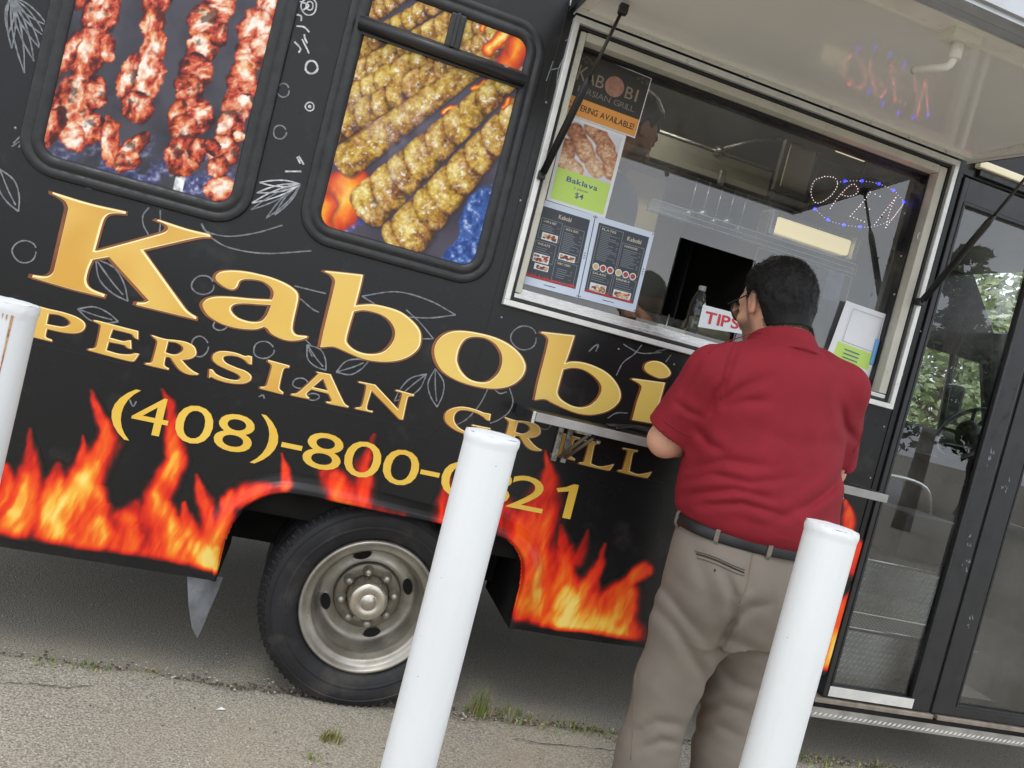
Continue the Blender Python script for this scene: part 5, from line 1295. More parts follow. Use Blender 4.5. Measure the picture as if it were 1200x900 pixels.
# tips card
S3 = Sheet((824,357),(878,371),(874,392),(818,383), 0.030)
p3 = sheet_body(S3, 'tips_card', 'white card with TIPS! in red marker, propped on the window ledge', [mat('white_card', lin(232,240,244), 0.4)], cat='sign')
b = MB(); S3.text(b, 'TIPS!', 0.09, 0.22, 0.56, 0.0008, 0, wu=0.82, bold=0.022); b.build('tips_lettering', m_red, p3)['kind'] = 'stuff'
# curled white sheet in the right corner of the window (printed matter left plain)
S4 = Sheet((990,352),(1040,369),(1020,446),(964,424), GY-0.004)
mb = MB(); n = 9
for j in range(n):
    for i in range(n):
        u, v = i/(n-1), j/(n-1); q = S4(u, v, 0.004+0.016*max(0, 0.30-u)**2*6*v+0.002*math.sin(5*v)); mb.v.append(q)
for j in range(n-1):
    for i in range(n-1): mb.f.append((j*n+i, j*n+i+1, (j+1)*n+i+1, (j+1)*n+i)); mb.m.append(1 if (j < 3 and j > 0 and 0 < i < n-2) else 0); mb.sm.append(True)
p4 = mb.build('paper_notice', [m_paper, m_lime]); tag(p4, 'curling white sheet with lime green foot in the lower right corner of the window', 'notice')
b = MB(); S4.frame(b, 0.20, 0.90, 0.40, 0.92, 0.0085, 0, 0.008)
for k in range(3): S4.rect(b, 0.30, 0.62, 0.17+0.06*k, 0.185+0.06*k, 0.0085, 1)
b.build('notice_print', [m_pale, m_blue], p4)['kind'] = 'stuff'
b = MB(); b.box(2.018, 2.034, 0.04, 0.056, 1.60, 1.70, 0, 0.004); tag(b.build('paper_packet', mat('light_blue_packet', lin(112,168,216), 0.5)), 'light blue packet tucked behind the curling white sheet', 'packet')

# LED sign behind the glass
led = thing('led_sign', 'dotted OPEN sign of small lamps with blue lights round it, hanging inside the window', 'sign', (1.84, 0.11, 2.09))
L0 = Vector((1.84, 0.11, 2.09))
def PL(mb, name, mats): o = mb.build(name, mats, led); o.location = -L0; return o
b = MB(); b.box(1.63, 2.028, 0.112, 0.116, 2.06, 2.30, 0, 0.002); PL(b, 'sign_board', glass_mat('smoked_acrylic', (0.30, 0.31, 0.34), 1.3, 0.05, 0.6))
def dotline(pts, step):
    Pn = np.array(smooth_path(pts, 6)); d = np.r_[0, np.cumsum(np.linalg.norm(np.diff(Pn, axis=0), axis=1))]
    n = max(2, int(d[-1]/step)); t = np.linspace(0, d[-1], n); return list(zip(np.interp(t, d, Pn[:, 0]), np.interp(t, d, Pn[:, 1])))
def ledpx(cx, cy): return (700+cx/3.0, 90+cy/3.0)
LET = [[(800,350),(765,365),(752,405),(765,440),(790,440),(825,415),(845,380),(835,355),(800,350)],
 [(820,462),(850,420),(885,385),(905,378),(918,400),(905,415),(880,420),(862,415)],
 [(960,405),(935,440),(890,490)], [(960,405),(995,420)], [(925,455),(958,465)], [(890,490),(940,510)],
 [(975,520),(1010,475),(1050,425)], [(1050,425),(1030,470),(1015,530)], [(1015,530),(1045,490),(1075,450)]]
b = MB()
def led_dot(b, X, Z, r):
    """Small lens: pale domed front, red glowing top added to mirror in the hatch."""
    b.lathe([(0.0, -0.0012), (r*.8, -0.0008), (r, 0.001)], (X, 0.109, Z), 'y', 6, 0)
    b.box(X-r*1.15, X+r*1.15, 0.1078, 0.1119, Z+r*0.92, Z+r*1.10, 2)  # added strip that hides the red glow from below
    b.add([(X-r, 0.1085, Z+r*1.15), (X+r, 0.1085, Z+r*1.15), (X+r, 0.1118, Z+r*1.15), (X-r, 0.1118, Z+r*1.15)], [(0, 1, 2, 3)], 1)  # added red glow, unseen from below, for the reflection overhead
for lt in LET:
    for (cx, cy) in dotline(lt, 9.6):
        X, Z = xz(*ledpx(cx, cy), 0.108); led_dot(b, X, Z, 0.0015)
PL(b, 'letter_lamp', [mat('pale_lamp_front', lin(250,225,225), 0.4, emit=(1.0, 0.88, 0.88, 2.2)), mat('red_mirror_glow', lin(255,120,110), 0.4, emit=(1.0, 0.16, 0.18, 42.0)), mat('glow_shield', lin(150,150,152), 0.5)])['kind'] = 'stuff'
BL = [(870,367),(930,366),(990,376),(1041,399),(1077,441),(765,464),(810,502),(866,520),(924,527)]
b = MB()
for (cx, cy) in dotline([(845,372),(870,367),(930,366),(990,376),(1041,399),(1060,418),(1077,441),(1060,470),(1030,505),(970,527),(924,527),(866,520),(810,502),(765,464)], 11):
    X, Z = xz(*ledpx(cx, cy), 0.108); b.lathe([(0.0, -0.002), (0.0013, -0.0012), (0.0015, 0.001)], (X, 0.109, Z), 'y', 6)
PL(b, 'border_lamp', mat('pale_lamp', lin(220,225,255), 0.4, emit=(0.75, 0.8, 1.0, 1.0)))['kind'] = 'stuff'
for (cx, cy) in BL:
    b = MB(); X, Z = xz(*ledpx(cx, cy), 0.108); b.lathe([(0.0, -0.006), (0.0045, -0.004), (0.0055, 0.001)], (X, 0.108, Z), 'y', 10); PL(b, 'blue_lamp', mat('blue_lamp', lin(40,40,255), 0.4, emit=(0.015, 0.02, 1.0, 9.0)))

# in the pass-through
bt = thing('water_bottle', 'clear plastic water bottle standing inside the open pass-through', 'bottle', (0, 0, 0)); bx, by, bz = 1.375, 0.34, 1.55
b = MB(); b.lathe([(0.0, 0), (0.028, 0.0), (0.031, 0.006), (0.031, 0.045), (0.029, 0.05), (0.031, 0.056), (0.031, 0.09), (0.029, 0.094), (0.031, 0.10), (0.030, 0.125), (0.020, 0.155), (0.0125, 0.168), (0.0125, 0.178)], (0, 0, 0), 'z', 20)
b.build('bottle_body', glass_mat('bottle_plastic', (0.74, 0.77, 0.79), 1.45, 0.05, 1.6, 0.2), bt)
b = MB(); b.lathe([(0.0145, 0.170), (0.0145, 0.188), (0.0, 0.189)], (0, 0, 0), 'z', 14); b.build('cap', mat('white_cap', lin(190,194,196), 0.4), bt)
bt.location = (bx-0.02, by-0.10, 1.546)
bm = bmesh.new(); bmesh.ops.create_icosphere(bm, subdivisions=4, radius=1.0)
for v in bm.verts:
    n_ = float(fbm(v.co.x*1.6+3, v.co.y*1.6, v.co.z*1.6, seed=401)); v.co *= 0.75+0.6*n_
    v.co = Vector((v.co.x*0.095, v.co.y*0.06, max(-0.002, v.co.z*0.05+0.022)))
me = bpy.data.meshes.new('cloth_bundle'); bm.to_mesh(me); bm.free()
for p in me.polygons: p.use_smooth = True
cb = link('cloth_bundle', me, None, [mat('olive_cloth', lin(140,140,118), 0.9, var=0.12, vscale=40)]); cb.location = (1.425, 0.26, 1.546); tag(cb, 'crumpled olive grey cloth beside the water bottle in the pass-through', 'cloth')
tag(MB().tube([(1.20, 0.14, 1.497), (1.203, 0.14, 1.585)], 0.0022, 6).build('receipt_spike', m_alu), 'thin metal spike standing at the pass-through ledge', 'spike')
# cable lying on the counter
b = MB()
b.tube(smooth_path([(0.985, -0.16, 1.1315), (1.05, -0.14, 1.145), (1.12, -0.15, 1.142), (1.20, -0.16, 1.135), (1.23, -0.13, 1.134), (1.18, -0.10, 1.138), (1.08, -0.115, 1.150), (1.00, -0.125, 1.137), (0.975, -0.10, 1.133), (1.03, -0.07, 1.140), (1.12, -0.085, 1.152), (1.20, -0.09, 1.142), (1.26, -0.08, 1.136)], 6), 0.0042, 8)
cb_ = b.build('cable', mat('black_cable', lin(18,18,19), 0.4)); cb_.location.z = 0.014; tag(cb_, 'coiled black cable lying on the folding counter by the man', 'cable')
b = MB(); b.box(1.24, 1.32, -0.10, -0.04, 1.127, 1.150, 0, 0.006); cb_ = b.build('card_reader', mat('black_plastic_device', lin(30,30,32), 0.4)); cb_.location.z = 0.014; tag(cb_, 'small black device at the end of the cable on the counter', 'device')

# ================================================================== bollards
m_boll = mat('white_bollard_paint', lin(224,227,228), 0.5, spec=0.5, var=0.035, vscale=9, stretch=(1, 1, 0.22), bump=0.5, bscale=10, bdist=0.008, rvar=0.08, stain=(lin(170,165,150), 0.72, 0.80, 0.4, 20), det=8)
m_rust = mat('rust_streak', lin(176,112,66), 0.8, var=0.2, vscale=60)
def bollard(cx, cy, top, label, rusty=False, seed=0, rad=0.0575):
    t = thing('bollard', label, 'bollard', (cx, cy, 0), group='white steel bollards in front of the truck')
    n, H = 56, 40
    mb = MB(); V = []
    zs = list(np.linspace(0, top-0.03, 26))+[top-0.024, top-0.018, top-0.014, top-0.011, top-0.006, top-0.002]
    for z in zs:
        for j in range(n):
            a = 2*math.pi*j/n; r_ = rad*(1+0.006*(float(vnoise(3*math.cos(a)+seed, 3*math.sin(a), z*5, seed))-.5)*2)
            d = z-(top-0.020)
            rag = 0.0036*(float(fbm(11*math.cos(a), 11*math.sin(a), z*150, 3, seed+3))-.35)
            if d > -0.004: r_ += 0.0012+rag
            if z > top-0.008: r_ -= 0.0022*(1 if z > top-0.004 else .4)
            V.append((r_*math.cos(a), r_*math.sin(a), z+(rag*1.5 if d > 0 else 0)))
    F = [(i*n+j, i*n+(j+1) % n, (i+1)*n+(j+1) % n, (i+1)*n+j) for i in range(len(zs)-1) for j in range(n)]
    mb.add(V, F, 0, True)
    mb.build('post', m_boll, t)
    b = MB(); rings = []
    for i, f_ in enumerate((0.975, 0.9, 0.7, 0.4, 0.0)):
        for j in range(n):
            a = 2*math.pi*j/n; r_ = rad*f_
            b.v.append((r_*math.cos(a), r_*math.sin(a), top-0.0025+0.004*(1-f_**4)+0.0016*float(vnoise(r_*math.cos(a)*110, r_*math.sin(a)*110, 0, seed+5))))
    for i in range(4):
        for j in range(n): b.f.append((i*n+j, i*n+(j+1) % n, (i+1)*n+(j+1) % n, (i+1)*n+j)); b.m.append(0); b.sm.append(True)
    b.build('cap', m_boll, t)
    if rusty:
        b = MB()
        for k in range(26):
            a = random.uniform(-2.6, -0.9); z1 = top-0.017; L = random.uniform(.004, .02) if k > 6 else random.uniform(0.03, 0.20); wd = random.uniform(.0008, .0032)
            r_ = rad*1.012
            q = [(r_*math.cos(a+s), r_*math.sin(a+s), z) for s, z in ((-wd/rad, z1), (wd/rad, z1), (wd*.5/rad, z1-L*.6), (0, z1-L), (-wd*.6/rad, z1-L*.55))]
            b.add(q, [(0, 4, 3, 2, 1)[::-1]], 0)
        b.build('rust_stain', mat('pale_rust', lin(198,160,122), 0.8, col2=lin(150,92,54), vscale=120), t)['kind'] = 'stuff'
    # chips in the paint
    b = MB()
    for k in range(5):
        a = random.uniform(-2.9, -0.2); z = random.uniform(0.3, top-0.05); r_ = rad*1.004; s = random.uniform(.0006, .0013)
        b.add([(r_*math.cos(a+q*s/rad), r_*math.sin(a+q*s/rad), z+w_*s) for q, w_ in ((-1, 0), (0, -1), (1.1, .1), (.2, 1))], [(0, 1, 2, 3)], 0)
    b.build('paint_chip', mat('dark_chip', lin(104,92,78), 0.8), t)['kind'] = 'stuff'
    return t
def place_b(px, py, y):
    p = at(px, py, y); return float(p[0]), float(p[2])
x, z = place_b(4, 350, -0.95); bollard(x, -0.95, z, 'rust streaked white bollard at the left edge of the picture', True, 1)
x, z = place_b(578, 508, -0.95); bollard(x, -0.95, z, 'clean white bollard standing in front of the rear wheel', False, 2)
x, z = place_b(976, 616, -1.02); bollard(x, -1.02, z, 'white bollard close behind the man in the red shirt', False, 3)
# ================================================================== people, grown as implicit surfaces
def surface_nets(F, h, org):
    """Quads round the zero level of a sampled field (vertices averaged from the edge crossings of each cell)."""
    s = F < 0
    nx, ny, nz = F.shape
    c = np.zeros((nx-1, ny-1, nz-1), np.int8)
    for i in (0, 1):
        for j in (0, 1):
            for k in (0, 1): c += s[i:nx-1+i, j:ny-1+j, k:nz-1+k]
    act = (c > 0) & (c < 8)
    ix = np.argwhere(act); vid = -np.ones(act.shape, np.int32); vid[act] = np.arange(len(ix))
    acc = np.zeros((len(ix), 3)); cnt = np.zeros(len(ix))
    cor = [(i, j, k) for i in (0, 1) for j in (0, 1) for k in (0, 1)]
    val = {q: F[ix[:, 0]+q[0], ix[:, 1]+q[1], ix[:, 2]+q[2]] for q in cor}
    for a in cor:
        for ax_ in range(3):
            if a[ax_] == 0:
                b_ = list(a); b_[ax_] = 1; b_ = tuple(b_)
                va, vb = val[a], val[b_]; m_ = (va < 0) != (vb < 0)
                t = np.where(m_, va/(va-vb+1e-20), 0)
                p = np.array(a, float)[None, :].repeat(len(ix), 0); p[:, ax_] += t
                acc[m_] += p[m_]; cnt[m_] += 1
    V = (ix+acc/np.maximum(cnt, 1)[:, None])*h+np.array(org)
    Q = []
    for ax_ in range(3):
        sl0 = [slice(1, -1)]*3; sl1 = [slice(1, -1)]*3
        sl0[ax_] = slice(0, -1); sl1[ax_] = slice(1, None)
        a_, b_ = s[tuple(sl0)], s[tuple(sl1)]
        for flip, mm in ((False, a_ & ~b_), (True, ~a_ & b_)):
            e = np.argwhere(mm)
            if not len(e): continue
            base = e.copy()
            for d in range(3):
                if d != ax_: base[:, d] += 1
            u, v = [(1, 2), (2, 0), (0, 1)][ax_]
            o = np.eye(3, dtype=int)
            q = [base-o[u]-o[v], base-o[v], base, base-o[u]]
            ids = np.stack([vid[p[:, 0], p[:, 1], p[:, 2]] for p in q], 1)
            Q.append(ids[:, ::-1] if flip else ids)
    return V, np.concatenate(Q)
def sdf_object(name, fn, lo, hi, h, mats, parent, colour=None, smooth_it=1):
    lo, hi = np.array(lo), np.array(hi); B = 8
    n = np.ceil((hi-lo)/h/B).astype(int)*B+1
    F = np.ones(n, np.float32)
    nb = (n-1)//B
    g = np.stack(np.meshgrid(*[np.arange(k) for k in nb], indexing='ij'), -1).reshape(-1, 3)
    ctr = lo+(g*B+B/2)*h
    d = fn(ctr)
    for q_, dd in zip(g[d < 0], d[d < 0]):
        F[q_[0]*B:q_[0]*B+B+1, q_[1]*B:q_[1]*B+B+1, q_[2]*B:q_[2]*B+B+1] = -1
    keep = g[np.abs(d) < B*h*0.87*1.2+0.010]
    off = np.stack(np.meshgrid(*[np.arange(B+1)]*3, indexing='ij'), -1).reshape(-1, 3)
    CH = 400
    for i in range(0, len(keep), CH):
        kk = keep[i:i+CH]; idx_ = (kk[:, None, :]*B+off[None]).reshape(-1, 3)
        F[idx_[:, 0], idx_[:, 1], idx_[:, 2]] = fn(lo+idx_*h)
    V, Q = surface_nets(F, h, lo)
    for _ in range(smooth_it):
        A = np.zeros_like(V); C = np.zeros(len(V))
        for a_, b_ in ((0, 1), (1, 2), (2, 3), (3, 0)):
            np.add.at(A, Q[:, a_], V[Q[:, b_]]); np.add.at(C, Q[:, a_], 1)
            np.add.at(A, Q[:, b_], V[Q[:, a_]]); np.add.at(C, Q[:, b_], 1)
        V = V*0.5+0.5*A/np.maximum(C, 1)[:, None]
    me = bpy.data.meshes.new(name)
    me.vertices.add(len(V)); me.vertices.foreach_set('co', V.ravel())
    me.loops.add(Q.size); me.loops.foreach_set('vertex_index', Q.ravel().astype(np.int32))
    me.polygons.add(len(Q)); me.polygons.foreach_set('loop_start', np.arange(0, Q.size, 4, dtype=np.int32))
    me.polygons.foreach_set('use_smooth', np.ones(len(Q), bool)); me.update(calc_edges=True)
    if colour is not None:
        c = np.clip(colour(V), 0, 1); at_ = me.color_attributes.new('ink', 'FLOAT_COLOR', 'POINT')
        at_.data.foreach_set('color', np.concatenate([c, np.ones((len(c), 1))], 1).astype(np.float32).ravel())
    return link(name, me, parent, mats)
def smin(a, b, k):
    h = np.clip(0.5+0.5*(b-a)/k, 0, 1); return b+(a-b)*h-k*h*(1-h)
def cone(p, a, b, ra, rb):
    a, b = np.array(a), np.array(b); ab = b-a
    t = np.clip(((p-a)@ab)/(ab@ab), 0, 1)
    return np.linalg.norm(p-a-t[:, None]*ab, axis=1)-(ra+(rb-ra)*t)
def limb(p, pts, rad, k=0.02):
    d = cone(p, pts[0], pts[1], rad[0], rad[1])
    for i in range(1, len(pts)-1): d = smin(d, cone(p, pts[i], pts[i+1], rad[i], rad[i+1]), k)
    return d
def ell(p, c, r):
    q = p-np.array(c); r = np.array(r); k0 = np.linalg.norm(q/r, axis=1); k1 = np.linalg.norm(q/(r*r), axis=1)
    return k0*(k0-1)/(k1+1e-9)
def loft(p, rows, yaw=0.0, ex=2.3):
    """rows: z, cx, cy, half width, half depth; elliptic cross-sections turned by yaw."""
    z = p[:, 2]; A = np.array(rows, float)
    f = lambda k: np.interp(z, A[:, 0], A[:, k])
    cx, cy, a, b = f(1), f(2), f(3), f(4)
    dx, dy = p[:, 0]-cx, p[:, 1]-cy
    u = dx*math.cos(yaw)+dy*math.sin(yaw); v = -dx*math.sin(yaw)+dy*math.cos(yaw)
    e = (np.abs(u/a)**ex+np.abs(v/b)**ex)**(1/ex)
    d = (e-1)*np.minimum(a, b)
    return np.maximum(d, np.maximum(A[0, 0]-z, z-A[-1, 0]))
def dense(rows, n=60):
    A = np.array(smooth_path(rows, 8)); return A[np.argsort(A[:, 0])]
def head_local(p):
    """Bald head, face towards +y, origin at the middle of the skull, ears at x = -+0.078."""
    d = ell(p, (0, -0.008, 0.022), (0.078, 0.100, 0.100))
    d = smin(d, ell(p, (0, 0.036, -0.048), (0.060, 0.062, 0.074)), 0.035)
    d = smin(d, ell(p, (0, 0.060, -0.098), (0.036, 0.034, 0.026)), 0.03)
    d = smin(d, cone(p, (-0.030, 0.083, 0.028), (0.030, 0.083, 0.028), 0.016, 0.016), 0.02)
    for s in (-1, 1):
        d = -smin(-d, ell(p, (s*0.032, 0.106, 0.006), (0.020, 0.014, 0.012)), 0.012)
        d = smin(d, ell(p, (s*0.032, 0.086, 0.005), (0.0135, 0.0125, 0.0115)), 0.003)
        d = smin(d, ell(p, (s*0.045, 0.070, -0.030), (0.018, 0.018, 0.016)), 0.02)
        q = p-np.array([s*0.079, -0.002, -0.010]); ca, sa = math.cos(R(18)), math.sin(R(18))
        q2 = np.stack([q[:, 0]*ca+s*q[:, 1]*sa, -s*q[:, 0]*sa+q[:, 1]*ca, q[:, 2]], 1)
        e = ell(q2, (s*0.004, 0, 0.002), (0.009, 0.019, 0.032))
        e = -smin(-e, ell(q2, (s*0.016, 0.004, 0.004), (0.010, 0.011, 0.020)), 0.006)
        d = smin(d, e, 0.008)
    d = smin(d, cone(p, (0, 0.092, 0.012), (0, 0.120, -0.028), 0.009, 0.013), 0.010)
    for s in (-1, 1): d = smin(d, ell(p, (s*0.012, 0.106, -0.033), (0.010, 0.012, 0.009)), 0.006)
    d = smin(d, ell(p, (0, 0.092, -0.060), (0.025, 0.012, 0.007)), 0.006)
    d = smin(d, ell(p, (0, 0.091, -0.072), (0.021, 0.011, 0.008)), 0.006)
    d = -smin(-d, ell(p, (0, 0.106, -0.0655), (0.024, 0.010, 0.002)), 0.003)
    return d
def frame_of(loc, yaw, tilt, nod, sc=1.0):
    """Head frame: yaw to the person's left, nod downwards, tilt to the left side."""
    return Matrix.Translation(loc) @ Matrix.Rotation(yaw, 4, 'Z') @ Matrix.Rotation(-nod, 4, 'X') @ Matrix.Rotation(-tilt, 4, 'Y') @ Matrix.Scale(sc, 4)
def loc_of(Mx, p):
    Mi = np.array(Mx.inverted()); return p@Mi[:3, :3].T+Mi[:3, 3]
def world_of(Mx, q):
    A = np.array(Mx); return np.asarray(q)@A[:3, :3].T+A[:3, 3]
def hand_sdf(p, wrist, fwd, out, thumb):
    """Palm, four bent fingers of different length and a thumb from the side of the palm."""
    f = np.array(fwd)/np.linalg.norm(fwd); o = np.array(out)-np.dot(out, f)*f; o /= np.linalg.norm(o); s = np.array(thumb)-np.dot(thumb, f)*f-np.dot(thumb, o)*o; s /= np.linalg.norm(s)
    w_ = np.array(wrist)
    d = smin(cone(p, w_, w_+f*0.03, 0.026, 0.028), cone(p, w_+f*.035+s*.018, w_+f*0.080+s*.024, 0.018, 0.013), 0.015)
    d = smin(d, cone(p, w_+f*.035-s*.016, w_+f*0.074-s*.028, 0.018, 0.0125), 0.02)
    d = smin(d, cone(p, w_+f*.04, w_+f*0.080, 0.019, 0.014), 0.02)
    for k, (off, L, r_) in enumerate(((0.030, .070, .0092), (0.010, .079, .0095), (-0.010, .073, .0090), (-0.029, .056, .0080))):
        b0 = w_+f*(0.084-0.006*abs(k-1))+s*off
        b1 = b0+f*L*0.46-o*L*0.16+s*off*.1; b2 = b1+f*L*.26-o*L*.24; b3 = b2+f*L*.10-o*L*.26
        d = smin(d, limb(p, [b0, b1, b2, b3], [r_*1.08, r_, r_*.92, r_*.8], 0.003), 0.005)
    t0 = w_+f*0.022+s*0.026; t1 = t0+f*0.034+s*0.024-o*.006; t2 = t1+f*0.032+s*.006-o*0.010
    return smin(d, limb(p, [t0, t1, t2], [.015, .0115, .0092], 0.006), 0.010)

SKIN = lin(206,158,132); HAIR = lin(20,18,18)
m_skin = print_mat('skin', 0.5, 0.4)
m_hair = mat('black_hair', lin(15,14,14), 0.55, spec=0.25, var=0.25, vscale=160)
m_shirt = mat('crimson_pique_cotton', lin(130,29,41), 0.8, spec=0.25, var=0.06, vscale=14, bump=0.25, bscale=900, bdist=0.001)
m_pants = mat('khaki_twill', lin(122,114,105), 0.85, spec=0.2, var=0.05, vscale=10, bump=0.2, bscale=700, bdist=0.001)
m_belt = mat('black_leather', lin(22,22,25), 0.42, var=0.15, vscale=40, bump=0.2, bscale=200)

# ---------------------------------------------------------------- the man at the counter
man = thing('person', 'man seen from behind in dark red polo shirt and khaki trousers at the counter', 'person', (1.33, -0.53, 0))
MO = Vector((1.33, -0.53, 0))
def mloc(o): o.location = -MO; return o
BY = R(6)
HM = frame_of((1.264, -0.440, 1.632), R(10), R(3), R(16), 1.12)
SHL, SHR = np.array([1.080, -0.535, 1.390]), np.array([1.462, -0.555, 1.436])
ELL, ELR = np.array([1.030, -0.435, 1.165]), np.array([1.590, -0.440, 1.190])
HAL, HAR = np.array([1.255, -0.190, 1.165]), np.array([1.445, -0.165, 1.170])
AKL, AKR = np.array([1.165, -0.550, 0.075]), np.array([1.455, -0.500, 0.075])
KNL, KNR = np.array([1.185, -0.530, 0.48]), np.array([1.440, -0.480, 0.48])
HPL, HPR = np.array([1.230, -0.545, 0.86]), np.array([1.415, -0.525, 0.86])
TORSO = dense([(0.90,1.325,-.535,.185,.150),(1.00,1.322,-.53,.205,.160),(1.12,1.312,-.52,.215,.165),(1.25,1.295,-.525,.205,.145),(1.36,1.282,-.54,.195,.118),(1.44,1.275,-.54,.150,.092),(1.50,1.268,-.53,.085,.072)])
def man_body(p):
    d = loft(p, TORSO, BY)
    for s_, e_, h_ in ((SHL, ELL, HAL), (SHR, ELR, HAR)):
        d = smin(d, limb(p, [s_, e_], [.060, .049], .02), .05)
        w_ = e_+(h_-e_)*0.80
        d = smin(d, limb(p, [e_, e_+(w_-e_)*.35, w_], [.050, .047, .028], .02), .02)
        f = (h_-e_)/np.linalg.norm(h_-e_)
        d = smin(d, hand_sdf(p, w_, f, (0, 0, 1), (1, 0, 0) if e_[0] < 1.3 else (-1, 0, 0)), .012)
    for hp, kn, ak in ((HPL, KNL, AKL), (HPR, KNR, AKR)):
        d = smin(d, limb(p, [hp, kn, kn+(ak-kn)*.4, ak], [.085, .056, .054, .036], .03), .04)
        d = smin(d, cone(p, ak+np.array([0, -.03, -.035]), ak+np.array([0.0, .11, -.05]), .034, .024), .02)
    q = loc_of(HM, p)
    nk = limb(q, [(0, -0.030, -0.050), (0.004, -0.060, -0.190)], [.060, .070], .02)
    return smin(smin(d, nk, .05), head_local(q), .03)
def man_colour(V):
    q = loc_of(HM, V)
    n = fbm(V[:, 0]*40, V[:, 1]*40, V[:, 2]*40, seed=501)-0.5
    c = np.array(SKIN)[None]*(1+0.16*n)[:, None]
    red = np.exp(-((q[:, 0]+0.082)/0.02)**2-((q[:, 2]+0.005)/0.03)**2)*0.35+np.exp(-np.sum((V-ELL)**2, 1)/0.004)*0.3
    c = c*(1-red[:, None]*np.array([0.05, 0.30, 0.32]))
    # shaved fade at the nape and stubble along the jaw
    hl = -0.082+0.11*np.clip((q[:, 1]+0.055)/0.06, 0, 1)
    fade = np.clip((q[:, 2]-hl+0.030)/0.045, 0, 1)*(q[:, 1] < 0.02)
    st = np.clip((-0.030-q[:, 2]-0.1*np.maximum(0, 0.02-q[:, 1]))/0.02, 0, 1)*np.clip((q[:, 1]-0.005)/0.02, 0, 1)*(q[:, 2] > -0.14)
    side = np.clip((0.012-np.abs(q[:, 1]-0.028))/0.008, 0, 1)*(q[:, 2] > -0.05)*(q[:, 2] < 0.03)
    g = np.clip(np.maximum(np.maximum(fade*0.85, st*0.8), side*0.8)*(0.8+0.6*n), 0, 0.92)*(np.abs(q[:, 2]) < 0.2)
    return c*(1-g[:, None])+np.array(HAIR)[None]*g[:, None]
mloc(sdf_object('body', man_body, (0.90, -0.78, 0.0), (1.75, 0.02, 1.82), 0.0046, [m_skin], man, man_colour))
# hair: a close cap that thins out to nothing at the hairline, with short strands on it
def hairline(q):
    """Positive inside the haired area."""
    x, y, z = q[:, 0], q[:, 1], q[:, 2]
    back = z-(-0.078); ear = z-0.018; front = np.minimum(z-0.052, 0.098-y)
    a = np.where(y < -0.03, back, np.where(y < -0.012, back+(ear-back)*(y+0.03)/0.018, ear))
    b_ = np.where(y > 0.030, front, a)
    return b_
def man_hair(p):
    q = loc_of(HM, p)
    base = smin(ell(q, (0, -0.008, 0.022), (0.078, 0.100, 0.100)), ell(q, (0, 0.036, -0.048), (0.060, 0.062, 0.074)), 0.035)
    base = smin(limb(q, [(0, -0.030, -0.050), (0.004, -0.060, -0.190)], [.060, .070], .02), base, 0.03)
    t = np.clip(hairline(q)/0.055, -0.3, 1)
    th = np.where(t > 0, 0.0006+0.0150*np.clip(t*0.62, 0, 1)**0.9, -0.022)
    n = fbm(q[:, 0]*55, q[:, 1]*55, q[:, 2]*38, seed=511, oct=3)-0.5
    return base-th-0.010*n*np.clip(t, 0, 1)
hr = mloc(sdf_object('hair', man_hair, (1.10, -0.64, 1.54), (1.40, -0.30, 1.82), 0.0036, [m_hair], man, None, 0))
def strands(name, hair, n, L, parent, seed, Mx, down=0.6):
    rnd = np.random.default_rng(seed); me = hair.data
    k = len(me.vertices); co = np.zeros(k*3); me.vertices.foreach_get('co', co); co = co.reshape(-1, 3)
    nor = np.zeros(k*3); me.vertices.foreach_get('normal', nor); nor = nor.reshape(-1, 3)
    c = world_of(Mx, [[0, -0.008, 0.0]])[0]
    out = co-c; ok = np.where((out*nor).sum(1) > 0)[0]
    i = rnd.choice(ok, n); p = co[i]+rnd.normal(0, .0015, (n, 3)); nn = nor[i]
    q = loc_of(Mx, p)
    ln_ok = 1
    d = nn*0.75+np.array([0, -0.1, -down])*1.0*np.clip(1-q[:, 2:3]/0.09, 0.15, 1)+rnd.normal(0, .35, (n, 3)); d /= np.linalg.norm(d, axis=1)[:, None]
    ln = L*rnd.uniform(.4, 1.0, (n, 1))*np.clip(0.25+(q[:, 2:3]+0.06)/0.08, 0.25, 1)
    s = np.cross(d, rnd.normal(0, 1, (n, 3))); s /= np.linalg.norm(s, axis=1)[:, None]+1e-9
    p = p-nn*0.002
    V = np.stack([p-s*.0006, p+s*.0006, p+d*ln], 1).reshape(-1, 3)
    m2 = bpy.data.meshes.new(name); m2.from_pydata(V.tolist(), [], [(3*j, 3*j+1, 3*j+2) for j in range(n)])
    o = link(name, m2, parent, [m_hair]); o['kind'] = 'stuff'; return o
strands('hair_strand', hr, 16000, 0.010, hr, 5, HM)
